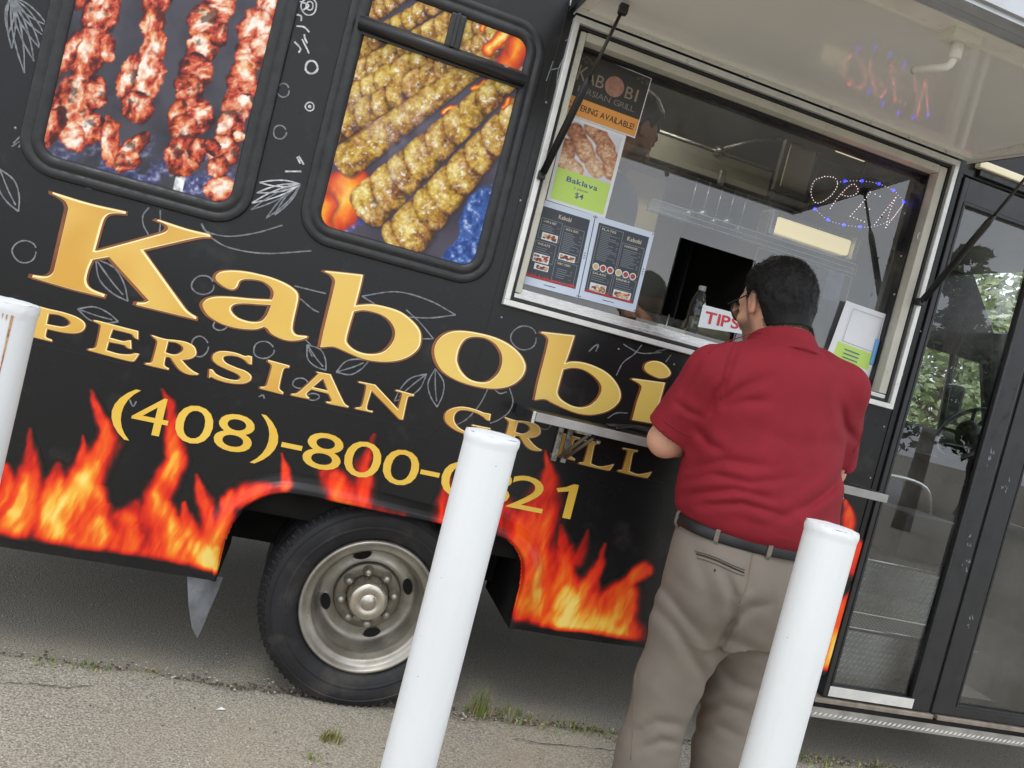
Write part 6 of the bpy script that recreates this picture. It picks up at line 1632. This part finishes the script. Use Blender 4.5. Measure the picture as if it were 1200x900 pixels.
# clipped hair fading out over the nape and round the ears
def fade_strands(name, bodyo, n, parent, Mx, seed):
    rnd = np.random.default_rng(seed); me = bodyo.data; k = len(me.vertices)
    co = np.zeros(k*3); me.vertices.foreach_get('co', co); co = co.reshape(-1, 3); nor = np.zeros(k*3); me.vertices.foreach_get('normal', nor); nor = nor.reshape(-1, 3)
    q = loc_of(Mx, co); h = hairline(q)
    w_ = np.where((np.abs(q[:, 0]) < .1) & (q[:, 1] < .035) & (q[:, 2] > -.13) & (q[:, 2] < .06) & (h < 0.004) & (h > -.030) & ~((np.abs(q[:, 0]) > .066) & (q[:, 1] > -.03) & (q[:, 2] < .015)), (1+h/0.030).clip(0, 1)**1.5, 0)
    if w_.sum() <= 0: return
    i = rnd.choice(k, n, p=w_/w_.sum()); p = co[i]+rnd.normal(0, .0022, (n, 3)); nn = nor[i]
    d = nn*0.45+np.array([0, 0, -1.0])+rnd.normal(0, .3, (n, 3)); d /= np.linalg.norm(d, axis=1)[:, None]
    s = np.cross(d, rnd.normal(0, 1, (n, 3))); s /= np.linalg.norm(s, axis=1)[:, None]+1e-9
    ln = rnd.uniform(.002, .006, (n, 1))
    V = np.stack([p-s*.0005, p+s*.0005, p+d*ln], 1).reshape(-1, 3)
    m2 = bpy.data.meshes.new(name); m2.from_pydata(V.tolist(), [], [(3*j, 3*j+1, 3*j+2) for j in range(n)])
    o = link(name, m2, parent, [m_hair]); o['kind'] = 'stuff'
fade_strands('hair_strand', [o for o in man.children if o.name.startswith('body')][0], 9000, hr, HM, 8)

# polo shirt
SHIRT = dense([(0.955,1.322,-.532,.205,.168),(0.985,1.322,-.532,.232,.190),(1.03,1.320,-.53,.240,.196),(1.12,1.312,-.525,.240,.190),(1.25,1.296,-.53,.228,.166),(1.36,1.284,-.542,.214,.138),(1.43,1.276,-.542,.176,.112),(1.485,1.270,-.532,.100,.088),(1.51,1.268,-.525,.070,.075)])
GRO = [([(866,398),(858,420),(850,446),(846,470)], 7, .0035), ([(846,470),(868,456),(905,440)], 9, .004), ([(846,478),(874,470),(902,470)], 10, .004), ([(850,446),(838,462),(832,484)], 7, .0045),
 ([(800,552),(850,540),(905,548)], 10, .004), ([(795,566),(835,556),(880,566),(930,560)], 8, .004), ([(800,580),(860,574),(910,586)], 8, .005), ([(820,592),(870,590),(925,606)], 7, .005), ([(905,612),(950,590),(990,560)], 9, .004), ([(940,600),(972,575),(1000,530)], 9, .004),
 ([(1006,520),(990,500),(985,470)], 8, .004), ([(822,420),(806,450),(792,478)], 7, .003), ([(790,470),(806,482),(824,490)], 6, .003), ([(840,400),(860,392),(882,388)], 6, .003), ([(815,500),(830,520),(850,530)], 8, .004), ([(880,500),(930,520),(985,520)], 16, .002)]
def man_shirt(p):
    d = loft(p, SHIRT, BY, 2.25)
    z = p[:, 2]
    for s_, e_, sg in ((SHL, ELL, -1), (SHR, ELR, 1)):
        s0 = s_+np.array([-sg*0.085, 0.0, 0.028])
        end = s_+(e_-s_)*0.88
        sl = limb(p, [s0, s_+np.array([sg*0.004, 0, -0.004]), end], [.066, .077, .077], .03)
        ax_ = (e_-s_)/np.linalg.norm(e_-s_)
        cut = (p-end)@ax_
        sl = np.maximum(sl, cut)
        d = smin(d, sl, 0.035)
        hol = np.maximum(cone(p, s_, e_+ax_*.1, .066, .0715), -(cut+0.012)); d = np.maximum(d, -hol)
    d = smin(d, ell(p, (1.272, -0.566, 1.420), (0.190, 0.098, 0.104)), 0.05)
    # collar: a folded band standing round the neck
    q = loc_of(HM, p)
    c0 = np.array([1.268, -0.520, 1.503]); axc = np.array([-0.02, 0.34, 0.94]); axc /= np.linalg.norm(axc)
    r_ = p-c0; hgt = r_@axc; rad = np.linalg.norm(r_-hgt[:, None]*axc, axis=1)
    band = np.maximum(np.abs(rad-(0.088-0.10*hgt))-0.0055, np.abs(hgt)-0.036)
    fold = np.maximum(np.abs(rad-(0.099-0.36*hgt))-0.0050, np.abs(hgt-0.002)-0.036)
    d = smin(d, np.minimum(band, fold), 0.006)
    px, py = to_photo(p[:, 0], p[:, 1], p[:, 2])
    wr = np.zeros(len(p))
    for pts, w_, dep in GRO:
        dd, t = seg_d(px, py, pts); f = np.sin(np.pi*np.clip(t, 0.02, 0.98))**.5
        wr += 1.5*dep*f*(np.exp(-(dd/(w_*.55))**2)-0.5*np.exp(-((dd-1.3*w_)/(w_*0.9))**2))
    low = np.clip((1.16-z)/0.14, 0, 1)
    wr += low*0.010*(fbm(p[:, 0]*6+p[:, 2]*3, p[:, 1]*6, z*26, seed=520, oct=3)-0.5)
    wr += 0.006*(fbm(p[:, 0]*5, p[:, 1]*5, z*6, seed=521, oct=2)-0.5)
    return d+wr
mloc(sdf_object('polo_shirt', man_shirt, (0.88, -0.80, 0.93), (1.74, -0.24, 1.56), 0.0046, [m_shirt], man, None, 2))
# sleeve seam and hem lines as stitched ridges
# trousers
HIPS = dense([(0.66,1.318,-.535,.185,.135),(0.76,1.320,-.538,.215,.160),(0.86,1.322,-.540,.228,.172),(0.94,1.322,-.534,.222,.166),(0.985,1.322,-.532,.214,.163)])
GRP = [([(848,668),(862,700),(858,730),(838,768)], 8, .008), ([(838,768),(852,735),(878,712),(905,708)], 9, .006), ([(756,700),(790,735),(815,775),(828,800)], 10, .005), ([(770,680),(800,720),(826,750)], 9, .004), ([(842,742),(880,760),(905,770)], 9, .004), ([(838,776),(860,800),(890,812)], 10, .005),
 ([(744,860),(770,846),(800,850)], 8, .004), ([(748,880),(775,868),(800,872)], 7, .004), ([(812,830),(846,824),(880,836)], 9, .005), ([(806,856),(840,850),(875,866)], 8, .004), ([(760,650),(764,690),(752,730)], 6, .003), ([(812,640),(830,690),(836,730)], 14, .003), ([(880,650),(876,690),(870,704)], 8, .003)]
def man_trousers(p):
    d = loft(p, HIPS, BY, 2.2)
    d = smin(d, limb(p, [HPL+np.array([0, -.055, -.03]), HPL+np.array([0, -.05, -.06])], [.125, .12], .03), .05)
    d = smin(d, limb(p, [HPR+np.array([0, -.055, -.03]), HPR+np.array([0, -.05, -.06])], [.125, .12], .03), .05)
    for hp, kn, ak, sg in ((HPL, KNL, AKL, -1), (HPR, KNR, AKR, 1)):
        d = smin(d, limb(p, [hp+np.array([0, 0, -.06]), hp+(kn-hp)*.5, kn, kn+(ak-kn)*.5, ak+np.array([0, -.01, -.03])], [.124, .110, .089, .084, .087], .03), .028)
    d = np.maximum(d, np.maximum(p[:, 2]-0.984, 0.028-p[:, 2]))
    px, py = to_photo(p[:, 0], p[:, 1], p[:, 2]); wr = np.zeros(len(p))
    for pts, w_, dep in GRP:
        dd, t = seg_d(px, py, pts); f = np.sin(np.pi*np.clip(t, 0.02, 0.98))**.5
        wr += 1.35*dep*f*(np.exp(-(dd/(w_*.6))**2)-0.6*np.exp(-((dd-1.4*w_)/(w_*1.0))**2))
    leg = np.clip((0.62-p[:, 2])/0.2, 0, 1)
    wr += leg*0.013*(fbm(p[:, 0]*5+p[:, 2]*4, p[:, 1]*5, p[:, 2]*13, seed=531, oct=3)-0.5)+0.006*(fbm(p[:, 0]*7, p[:, 1]*7, p[:, 2]*5, seed=532, oct=2)-0.5)
    return d+wr
tr = mloc(sdf_object('trousers', man_trousers, (0.99, -0.80, 0.0), (1.66, -0.28, 1.02), 0.0050, [m_pants], man))
def ring_at(z, grow, yaw=BY, rows=HIPS, n=72, ex=2.2):
    A = np.array(rows); cx, cy, a, b_ = (float(np.interp(z, A[:, 0], A[:, k])) for k in range(1, 5))
    out = []
    for k in range(n):
        t = 2*math.pi*k/n; c, s = math.cos(t), math.sin(t)
        u = (a+grow)*math.copysign(abs(c)**(2/ex), c); v = (b_+grow)*math.copysign(abs(s)**(2/ex), s)
        out.append((cx+u*math.cos(yaw)-v*math.sin(yaw), cy+u*math.sin(yaw)+v*math.cos(yaw), z))
    return out
b = MB(); rows = [ring_at(z, g) for z, g in ((0.941, .004), (0.943, .010), (0.949, .0125), (0.968, .0125), (0.974, .010), (0.976, .004))]; n = 72
b.add([p for r_ in rows for p in r_], [(i*n+j, i*n+(j+1) % n, (i+1)*n+(j+1) % n, (i+1)*n+j) for i in range(5) for j in range(n)], 0, True)
mloc(P(b, 'belt', m_belt, man))
ringc = ring_at(0.96, 0.0)
def back_pt(px, py, rad=0.0, fn=None):
    """First point of the trouser surface along the line of sight through a measured spot."""
    fn = fn or man_trousers
    d = _f+_r*((px-600)/FPX)-_u*((py-450)/FPX); d = d/np.linalg.norm(d); t = 1.2
    for _ in range(120):
        q = CAM+d*t; v = float(fn(q[None, :])[0])
        if v < 0.0006: return CAM+d*(t-rad)
        t += max(v*0.6, 0.0005)
        if t > 3.2: break
    return None
for (qx, qy) in ((797,600),(846,618),(897,635)):
    a_ = min(ringc, key=lambda r_: (np.array(to_photo(*r_))-np.array([qx, qy+8]))@(np.array(to_photo(*r_))-np.array([qx, qy+8]))+(1e5 if r_[1] > -0.55 and qx > 800 else 0))
    o_ = Vector((a_[0]-1.322, a_[1]+.533, 0)).normalized(); s_v = Vector((-o_.y, o_.x, 0))
    b = MB()
    path = [Vector(a_)+o_*g+Vector((0, 0, z-0.96)) for z, g in ((0.930, .007), (0.938, .013), (0.945, .0165), (0.972, .0165), (0.980, .012), (0.984, .003))]
    V = []
    for q in path:
        for s, e in ((-.006, 0), (.006, 0), (.006, -.004), (-.006, -.004)): V.append(q+s_v*s+o_*e)
    b.add(V, [(4*i+j, 4*i+(j+1) % 4, 4*i+4+(j+1) % 4, 4*i+4+j) for i in range(5) for j in range(4)], 0)
    b.build('belt_loop', m_pants, tr)
def welt(pts, rad, name, m, parent, lift=0.001):
    b = MB(); Q = [k for k in (back_pt(*q, rad=lift) for q in smooth_path(pts, 6)) if k is not None]
    if len(Q) > 2: b.tube(Q, rad, 6); b.build(name, m, parent)
welt([(815,645),(830,649),(845,655),(860,662),(873,667)], 0.0030, 'pocket_welt', m_pants, tr, 0.002)
welt([(816,649),(830,653),(845,659),(860,666),(872,671)], 0.0020, 'pocket_slit', mat('dark_slit', lin(44,38,34), 0.9), tr, 0.0006)
welt([(817,653),(831,657),(846,663),(861,670),(872,674)], 0.0026, 'pocket_welt', m_pants, tr, 0.0016)
q = back_pt(838, 667, 0.001); b = MB(); b.tube([q, q+np.array([0.0, 0, -.006])], .0022, 6); b.build('pocket_button', mat('dark_slit'), tr)
welt([(784,612),(772,626),(762,644),(758,664)], 0.0045, 'side_pocket', m_pants, tr, 0.004)
welt([(787,616),(776,630),(767,647),(763,664)], 0.0040, 'pocket_shadow_gap', mat('dark_slit'), tr, 0.001)
welt([(884,640),(879,665),(874,690),(866,706)], 0.0013, 'seat_seam', mat('seam_khaki', lin(122,106,90), 0.9), tr, 0.0004)
welt([(764,668),(758,700),(750,740),(745,790),(742,840),(739,890)], 0.0013, 'side_seam', mat('seam_khaki'), tr, 0.0004)
# shirt seams
ps = [o for o in man.children if o.name.startswith('polo_shirt')][0]
def seam(pts, rad, m): 
    b = MB(); Q = [k for k in (back_pt(*q, rad=0.0004, fn=man_shirt) for q in smooth_path(pts, 6)) if k is not None]
    if len(Q) > 2: b.tube(Q, rad, 6); b.build('shirt_seam', m, ps)
m_seam = mat('dark_red_seam', lin(128,22,38), 0.9)
seam([(864,396),(856,412),(850,432),(846,452),(845,468)], 0.0014, m_seam)
seam([(830,414),(850,399),(876,391),(893,390)], 0.0013, m_seam)
seam([(778,492),(788,500),(800,507),(811,512)], 0.0012, m_seam)
seam([(1012,500),(1008,516),(1000,530)], 0.0012, m_seam)
# glasses
def HW(q): return world_of(HM, [q])[0]
b = MB()
for s in (-1, 1):
    b.tube([HW(q) for q in ((s*.083, -.012, .006), (s*.085, .02, .016), (s*.076, .098, .014))], .0022, 8)
    ring = [HW((s*(0.036+0.029*math.cos(2*math.pi*k/28)), 0.108-0.012*abs(math.cos(2*math.pi*k/28)), 0.000+0.024*math.sin(2*math.pi*k/28))) for k in range(28)]
    b.tube(ring, .0024, 8, closed=True)
b.tube([HW((-.010, .112, .008)), HW((0, .116, .011)), HW((.010, .112, .008))], .002, 6)
gl_ = mloc(P(b, 'glasses', mat('black_spectacle_frame', lin(18,18,20), 0.3), man))
b = MB()
for s in (-1, 1): b.add([HW((s*(0.036+0.027*math.cos(2*math.pi*k/20)), 0.1075-0.011*abs(math.cos(2*math.pi*k/20)), 0.022*math.sin(2*math.pi*k/20))) for k in range(20)], [tuple(range(20))], 0)
b.build('lens', glass_mat('spectacle_lens', (0.93, 0.95, 0.96), 1.5, 0.01, 1.4), gl_)
def eyes(Mx, parent, mover):
    for s in (-1, 1):
        c = np.array([s*0.032, 0.0935, 0.005])
        b = MB(); b.lathe([(0, .0062), (.004, .0055), (.0075, .002), (.0085, -.002)], (0, 0, 0), 'y', 14); b.lathe([(0, .0068), (.0035, .0064)], (0, 0, 0), 'y', 10, 1)
        b.v = [tuple(world_of(Mx, [(c[0]+v[0], c[1]+v[1]-0.002, c[2]+v[2])])[0]) for v in b.v]
        mover(P(b, 'eye', [mat('eye_white', lin(220,214,206), 0.25), mat('dark_iris', lin(40,28,22), 0.2)], parent))
eyes(HM, man, mloc)
# shoes
def shoes(p):
    d = np.full(len(p), 9.0)
    for ak in (AKL, AKR):
        s = smin(ell(p, ak+np.array([0, .075, -.045]), (.048, .105, .048)), ell(p, ak+np.array([0, -.045, -.03]), (.042, .055, .055)), .03)
        d = np.minimum(d, s)
    return np.maximum(d, 0.013-p[:, 2])
sh_ = mloc(sdf_object('shoes', shoes, (1.06, -0.70, 0.0), (1.56, -0.28, 0.16), 0.005, [mat('dark_brown_shoe', lin(52,40,34), 0.45)], man))

# ---------------------------------------------------------------- the vendor behind the glass
vend = thing('person', 'bearded man inside the truck, face half hidden behind the orange banded poster', 'person', (0.93, 0.42, 0.80))
VO = Vector((0.93, 0.42, 0.80))
def vloc(o): o.location = -VO; return o
HV = frame_of((0.952, 0.37, 2.256), R(-72), R(0), R(22), 1.10)
VT = dense([(1.35,.90,.50,.17,.13),(1.6,.90,.50,.19,.135),(1.9,.905,.49,.205,.125),(2.02,.91,.47,.17,.10),(2.09,.915,.455,.09,.075),(2.14,.92,.44,.065,.06)])
def v_body(p):
    q = loc_of(HV, p)
    d = smin(loft(p, VT, R(-60)), limb(q, [(0, -.025, -.04), (0, -.06, -.19)], [.058, .066]), .04)
    for s_, e_, h_ in (((.80, .28, 1.98), (.88, .20, 1.70), (1.10, .30, 1.56)), ((1.02, .66, 1.98), (1.12, .72, 1.70), (1.30, .52, 1.56))):
        s_, e_, h_ = map(np.array, (s_, e_, h_)); d = smin(d, limb(p, [s_, e_, e_+(h_-e_)*.8], [.055, .046, .028]), .03)
        d = smin(d, hand_sdf(p, e_+(h_-e_)*.8, h_-e_, (0, 0, 1), (0, 1, 0) if s_[1] < .5 else (0, -1, 0)), .012)
    for x_, y_ in ((.86, .42), (.94, .60)): d = smin(d, limb(p, [(x_, y_, 1.42), (x_, y_, 1.15), (x_, y_, .88)], [.085, .06, .045]), .04)
    return smin(d, head_local(q), .03)
def v_col(V):
    q = loc_of(HV, V); n = fbm(V[:, 0]*40, V[:, 1]*40, V[:, 2]*40, seed=541)-.5
    c = np.array(lin(186,136,108))[None]*(1+.16*n)[:, None]
    st = np.clip((-0.038-q[:, 2])/0.015, 0, 1)*np.clip((q[:, 1]-0.01)/0.02, 0, 1)*(q[:, 2] > -0.14)
    lip = np.exp(-((q[:, 0])/.022)**2-((q[:, 2]+.066)/.010)**2)*(q[:, 1] > .07)
    br_ = np.exp(-((np.abs(q[:, 0])-.032)/.018)**2-((q[:, 2]-.028)/.006)**2)*(q[:, 1] > .05)
    g = np.clip(np.maximum(st*.75*(1-lip), br_), 0, .9)*(np.abs(q[:, 2]) < .2)
    return c*(1-g[:, None])+np.array(HAIR)[None]*g[:, None]
vloc(sdf_object('body', v_body, (0.64, 0.10, 0.80), (1.50, 0.84, 2.42), 0.0052, [m_skin], vend, v_col))
def v_hair(p):
    q = loc_of(HV, p); base = smin(ell(q, (0, -0.008, 0.022), (0.078, 0.100, 0.100)), ell(q, (0, 0.036, -0.048), (0.060, 0.062, 0.074)), 0.035)
    t = np.clip(hairline(q)/.05, -.3, 1); return base-np.where(t > 0, .003+.022*t**.8, -.006)-.012*(fbm(q[:, 0]*45, q[:, 1]*45, q[:, 2]*45, seed=551, oct=3)-.5)*np.clip(t, 0, 1)
hv = vloc(sdf_object('hair', v_hair, (0.78, 0.22, 2.18), (1.12, 0.58, 2.44), 0.005, [m_hair], vend, None, 0))
VS = dense([(1.36,.90,.50,.19,.15),(1.6,.90,.50,.205,.15),(1.9,.905,.49,.215,.138),(2.02,.91,.47,.178,.112),(2.085,.915,.455,.10,.085)])
def v_shirt(p):
    d = loft(p, VS, R(-60))
    for s_, e_ in (((.80, .28, 1.98), (.88, .20, 1.70)), ((1.02, .66, 1.98), (1.12, .72, 1.70))):
        s_, e_ = np.array(s_), np.array(e_); d = smin(d, np.maximum(limb(p, [s_, s_+(e_-s_)*.9], [.068, .066]), (p-(s_+(e_-s_)*.85))@((e_-s_)/np.linalg.norm(e_-s_))), .03)
    return d+.012*(fbm(p[:, 0]*8, p[:, 1]*8, p[:, 2]*8, seed=552, oct=2)-.5)
vloc(sdf_object('shirt', v_shirt, (0.64, 0.10, 1.34), (1.26, 0.84, 2.12), 0.007, [mat('slate_shirt', lin(70,78,98), 0.85, var=0.08, vscale=10)], vend))
eyes(HV, vend, vloc)
# ================================================================== weeds along the broken edge, litter, trees
m_grass = mat('weed_green', lin(98,124,56), 0.7, col2=lin(126,138,76), vscale=30)
m_dry = mat('dry_grass', lin(172,158,112), 0.8, col2=lin(128,122,74), vscale=30)
def tuft(name, label, x, y, n, h, spread, dry=0.3, group=None, z=0.0, cat='weed'):
    t = thing(name, label, cat, (x, y, z), group=group)
    for part, share, m in (('green_blade', 1-dry, m_grass), ('dry_blade', dry, m_dry)):
        mb = MB()
        for k in range(max(3, int(n*share*0.6))):
            a = random.uniform(0, 6.28); r_ = spread*math.sqrt(random.random()); bx, by = r_*math.cos(a), r_*math.sin(a)*0.6
            hh = h*random.uniform(.35, 1.0)*(1-0.5*r_/spread); le = random.uniform(.1, .7)*hh; la = random.uniform(0, 6.28)
            w_ = random.uniform(.0016, .0034); tx, ty = math.cos(la+1.57)*w_, math.sin(la+1.57)*w_
            c, s = math.cos(la)*le, math.sin(la)*le
            mb.add([(bx-tx, by-ty, 0), (bx+tx, by+ty, 0), (bx+c*.35+tx*.8, by+s*.35+ty*.8, hh*.6), (bx+c*.35-tx*.8, by+s*.35-ty*.8, hh*.6), (bx+c, by+s, hh)], [(0, 1, 2, 3), (3, 2, 4)], 0)
        mb.build(part, m, t)['kind'] = 'stuff'
    return t
def gp(px, py, z=0.0):
    d = _f+_r*((px-600)/FPX)-_u*((py-450)/FPX); k = (z-CAM[2])/d[2]; p = CAM+d*k; return float(p[0]), float(p[1])
WE = [((52,776),40,.03,.05,.2,'flat weed tuft on the pavement edge, furthest left'),((104,782),50,.035,.06,.2,'green weed tuft on the pavement edge left of the mud flap'),((172,789),40,.025,.07,.85,'dry brown weed tuft on the pavement edge under the mud flap'),
 ((388,868),120,.075,.035,.55,'small bushy weed on the pavement in front of the tyre'),((366,888),40,.03,.03,.7,'low dry weed near the bottom edge left of the middle bollard'),((330,838),20,.015,.025,.3,'tiny weed sprout by the tyre tread'),
 ((560,836),90,.16,.05,.25,'tall grassy weed right beside the middle bollard'),((598,840),110,.06,.10,.35,'low grass clump right of the middle bollard'),((650,850),120,.05,.12,.35,'low grass clump midway between bollard and man'),((700,860),110,.05,.10,.4,'low grass clump at the man\'s trouser leg'),
 ((445,836),20,.02,.03,.3,'tiny weed against the front of the tyre'),((960,893),110,.05,.12,.4,'grass clump right of the right bollard'),((1030,900),90,.04,.12,.5,'sparse grass at the lower right below the step')]
for (p_, n, h, s, d, lab) in WE:
    x, y = gp(*p_, 0.012); tuft('weed_tuft', lab, x, y, n, h, s, d, 'weeds along the broken pavement edge', 0.008)
# cracks in the old pavement
for pts in ([(-5,800),(40,802),(75,806),(110,803)],[(600,866),(660,874),(720,880)]):
    b = MB(); Q = [gp(*q, 0.0135) for q in smooth_path(pts, 8)]
    Q = [(x_+random.uniform(-.006, .006), y_+random.uniform(-.006, .006)) for x_, y_ in Q]
    n_ = len(Q); V = []
    for i, (x_, y_) in enumerate(Q):
        w_ = .0018*random.uniform(.4, 1.3); V += [(x_, y_-w_, 0.0152), (x_, y_+w_, 0.0152)]
    b.add(V, [(2*i, 2*i+2, 2*i+3, 2*i+1) for i in range(n_-1)], 0); o = b.build('pavement_crack', mat('crack_dark', lin(70,64,56), 0.95)); o['kind'] = 'structure'
# soil and grit along the edge, loose stones
random.seed(11)
mb = MB()
def stone(mb, x, y, z, s, mi):
    v = [(x+s*random.uniform(-1, 1)*.3+s*a, y+s*b_, z+s*c*random.uniform(.4, .8)) for a, b_, c in ((1,0,0), (-.9,.2,0), (0,.9,0), (.1,-1,0), (.1,0,1))]
    mb.add(v, [(0,2,4), (2,1,4), (1,3,4), (3,0,4)], mi)
for k in range(5200):
    x = random.uniform(-0.9, 3.6); y = -1.0+1.16*random.random()**0.6
    stone(mb, x, y, 0.0125, random.choice([.0012, .0016, .002, .0028, .004]), random.choice([0, 0, 0, 1, 2, 2]))
for k in range(2200):
    x = random.uniform(-0.9, 3.9); y = 0.08+1.6*random.random()**1.5; stone(mb, x, y, 0.0, random.choice([.0014, .002, .003, .004]), random.choice([0, 1, 2, 2]))
for k in range(2600):
    x = random.uniform(-0.9, 4); y = 0.085+random.gauss(0, .022); stone(mb, x, y, 0.004, random.choice([.002, .003, .005, .007]), random.choice([3, 3, 3, 1, 0]))
o = mb.build('loose_grit', [mat('pale_grit', lin(206,198,182), 0.9), mat('dark_grit', lin(92,88,80), 0.9), mat('grey_grit', lin(150,145,134), 0.9), mat('soil', lin(98,84,66), 0.95)]); o['kind'] = 'stuff'
x, y = gp(258, 832, 0.014)
tag(MB().add([(x-.012, y, .014), (x, y-.006, .018), (x+.016, y+.004, .015), (x+.002, y+.008, .02)], [(0,1,2,3)], 0).build('paper_scrap', m_paper), 'tiny white paper scrap lying on the pavement left of the tyre', 'litter')

m_bark = mat('bark', lin(104,92,78), 0.9, var=0.3, vscale=12, bump=0.5, bscale=20)
m_leaf = mat('leaf_green', lin(96,112,70), 0.6, col2=lin(60,78,46), vscale=1.2); m_leaf2 = mat('light_leaf', lin(170,180,140), 0.6, col2=lin(126,142,100), vscale=1.2)
def tree(label, x, y, h, cr, n, seed, group, light=False, trunk=0.5, leaf=0.09):
    rnd = random.Random(seed)
    t = thing('tree', label, 'tree', (x, y, 0), group=group)
    b = MB(); th = h*trunk
    b.tube(smooth_path([(0, 0, 0), (0.05*cr, 0.02, th*.5), (-.04*cr, 0, th), (0.05*cr, .1, h*.85)], 4), [0.16-0.12*i/12 for i in range(13)], 10)
    tips = []
    for k in range(9):
        a = k*2.4+rnd.random(); r_ = cr*rnd.uniform(.5, .9); z1 = th+(h-th)*rnd.uniform(.15, .85)
        z0 = th*rnd.uniform(.75, 1.1)
        b.tube(smooth_path([(0, 0, z0), (r_*.45*math.cos(a), r_*.45*math.sin(a), (z0+z1)/2+.1), (r_*math.cos(a), r_*math.sin(a), z1)], 3), [.06-.045*i/6 for i in range(7)], 6); tips.append((r_*math.cos(a), r_*math.sin(a), z1))
    b.build('trunk', m_bark, t)
    cl = [(tp[0], tp[1], tp[2], cr*rnd.uniform(.28, .5)) for tp in tips]+[(rnd.uniform(-.6, .6)*cr, rnd.uniform(-.6, .6)*cr, th+(h-th)*rnd.uniform(.2, 1), cr*rnd.uniform(.25, .5)) for _ in range(9)]
    mb = MB()
    for k in range(n):
        c = rnd.choice(cl); u = Vector((rnd.gauss(0, 1), rnd.gauss(0, 1), rnd.gauss(0, 1))).normalized()*c[3]*rnd.random()**.4
        p = Vector(c[:3])+Vector((u.x, u.y, u.z*.8)); s = leaf*rnd.uniform(.6, 1.4)
        d1 = Vector((rnd.gauss(0, 1), rnd.gauss(0, 1), rnd.gauss(0, .6))).normalized(); d2 = d1.orthogonal().normalized(); d2 = (d2*math.cos(k)+d1.cross(d2)*math.sin(k))
        mb.add([p-d1*s, p+d2*s*.45, p+d1*s, p-d2*s*.45], [(0, 1, 2, 3)], 0)
    mb.build('crown', m_leaf2 if light else m_leaf, t)
tree('tall leafy tree beyond the cab, seen through its windows', 8.6, 6.6, 4.4, 1.7, 9000, 3, 'trees seen through the cab', True, .28, .08)
tree('pale green bushy tree beyond the driver window', 6.9, 4.6, 2.5, 1.0, 7000, 4, 'trees seen through the cab', True, .12, .06)
tree('broad dark tree mirrored in the door glass', 17.5, -14.5, 5.6, 2.7, 8000, 5, 'trees mirrored in the door glass', False, .3, .13)
tree('narrow tree mirrored at the left edge of the door glass', 10.3, -8.6, 5.0, 0.42, 2600, 6, 'trees mirrored in the door glass', False, .66, .07)
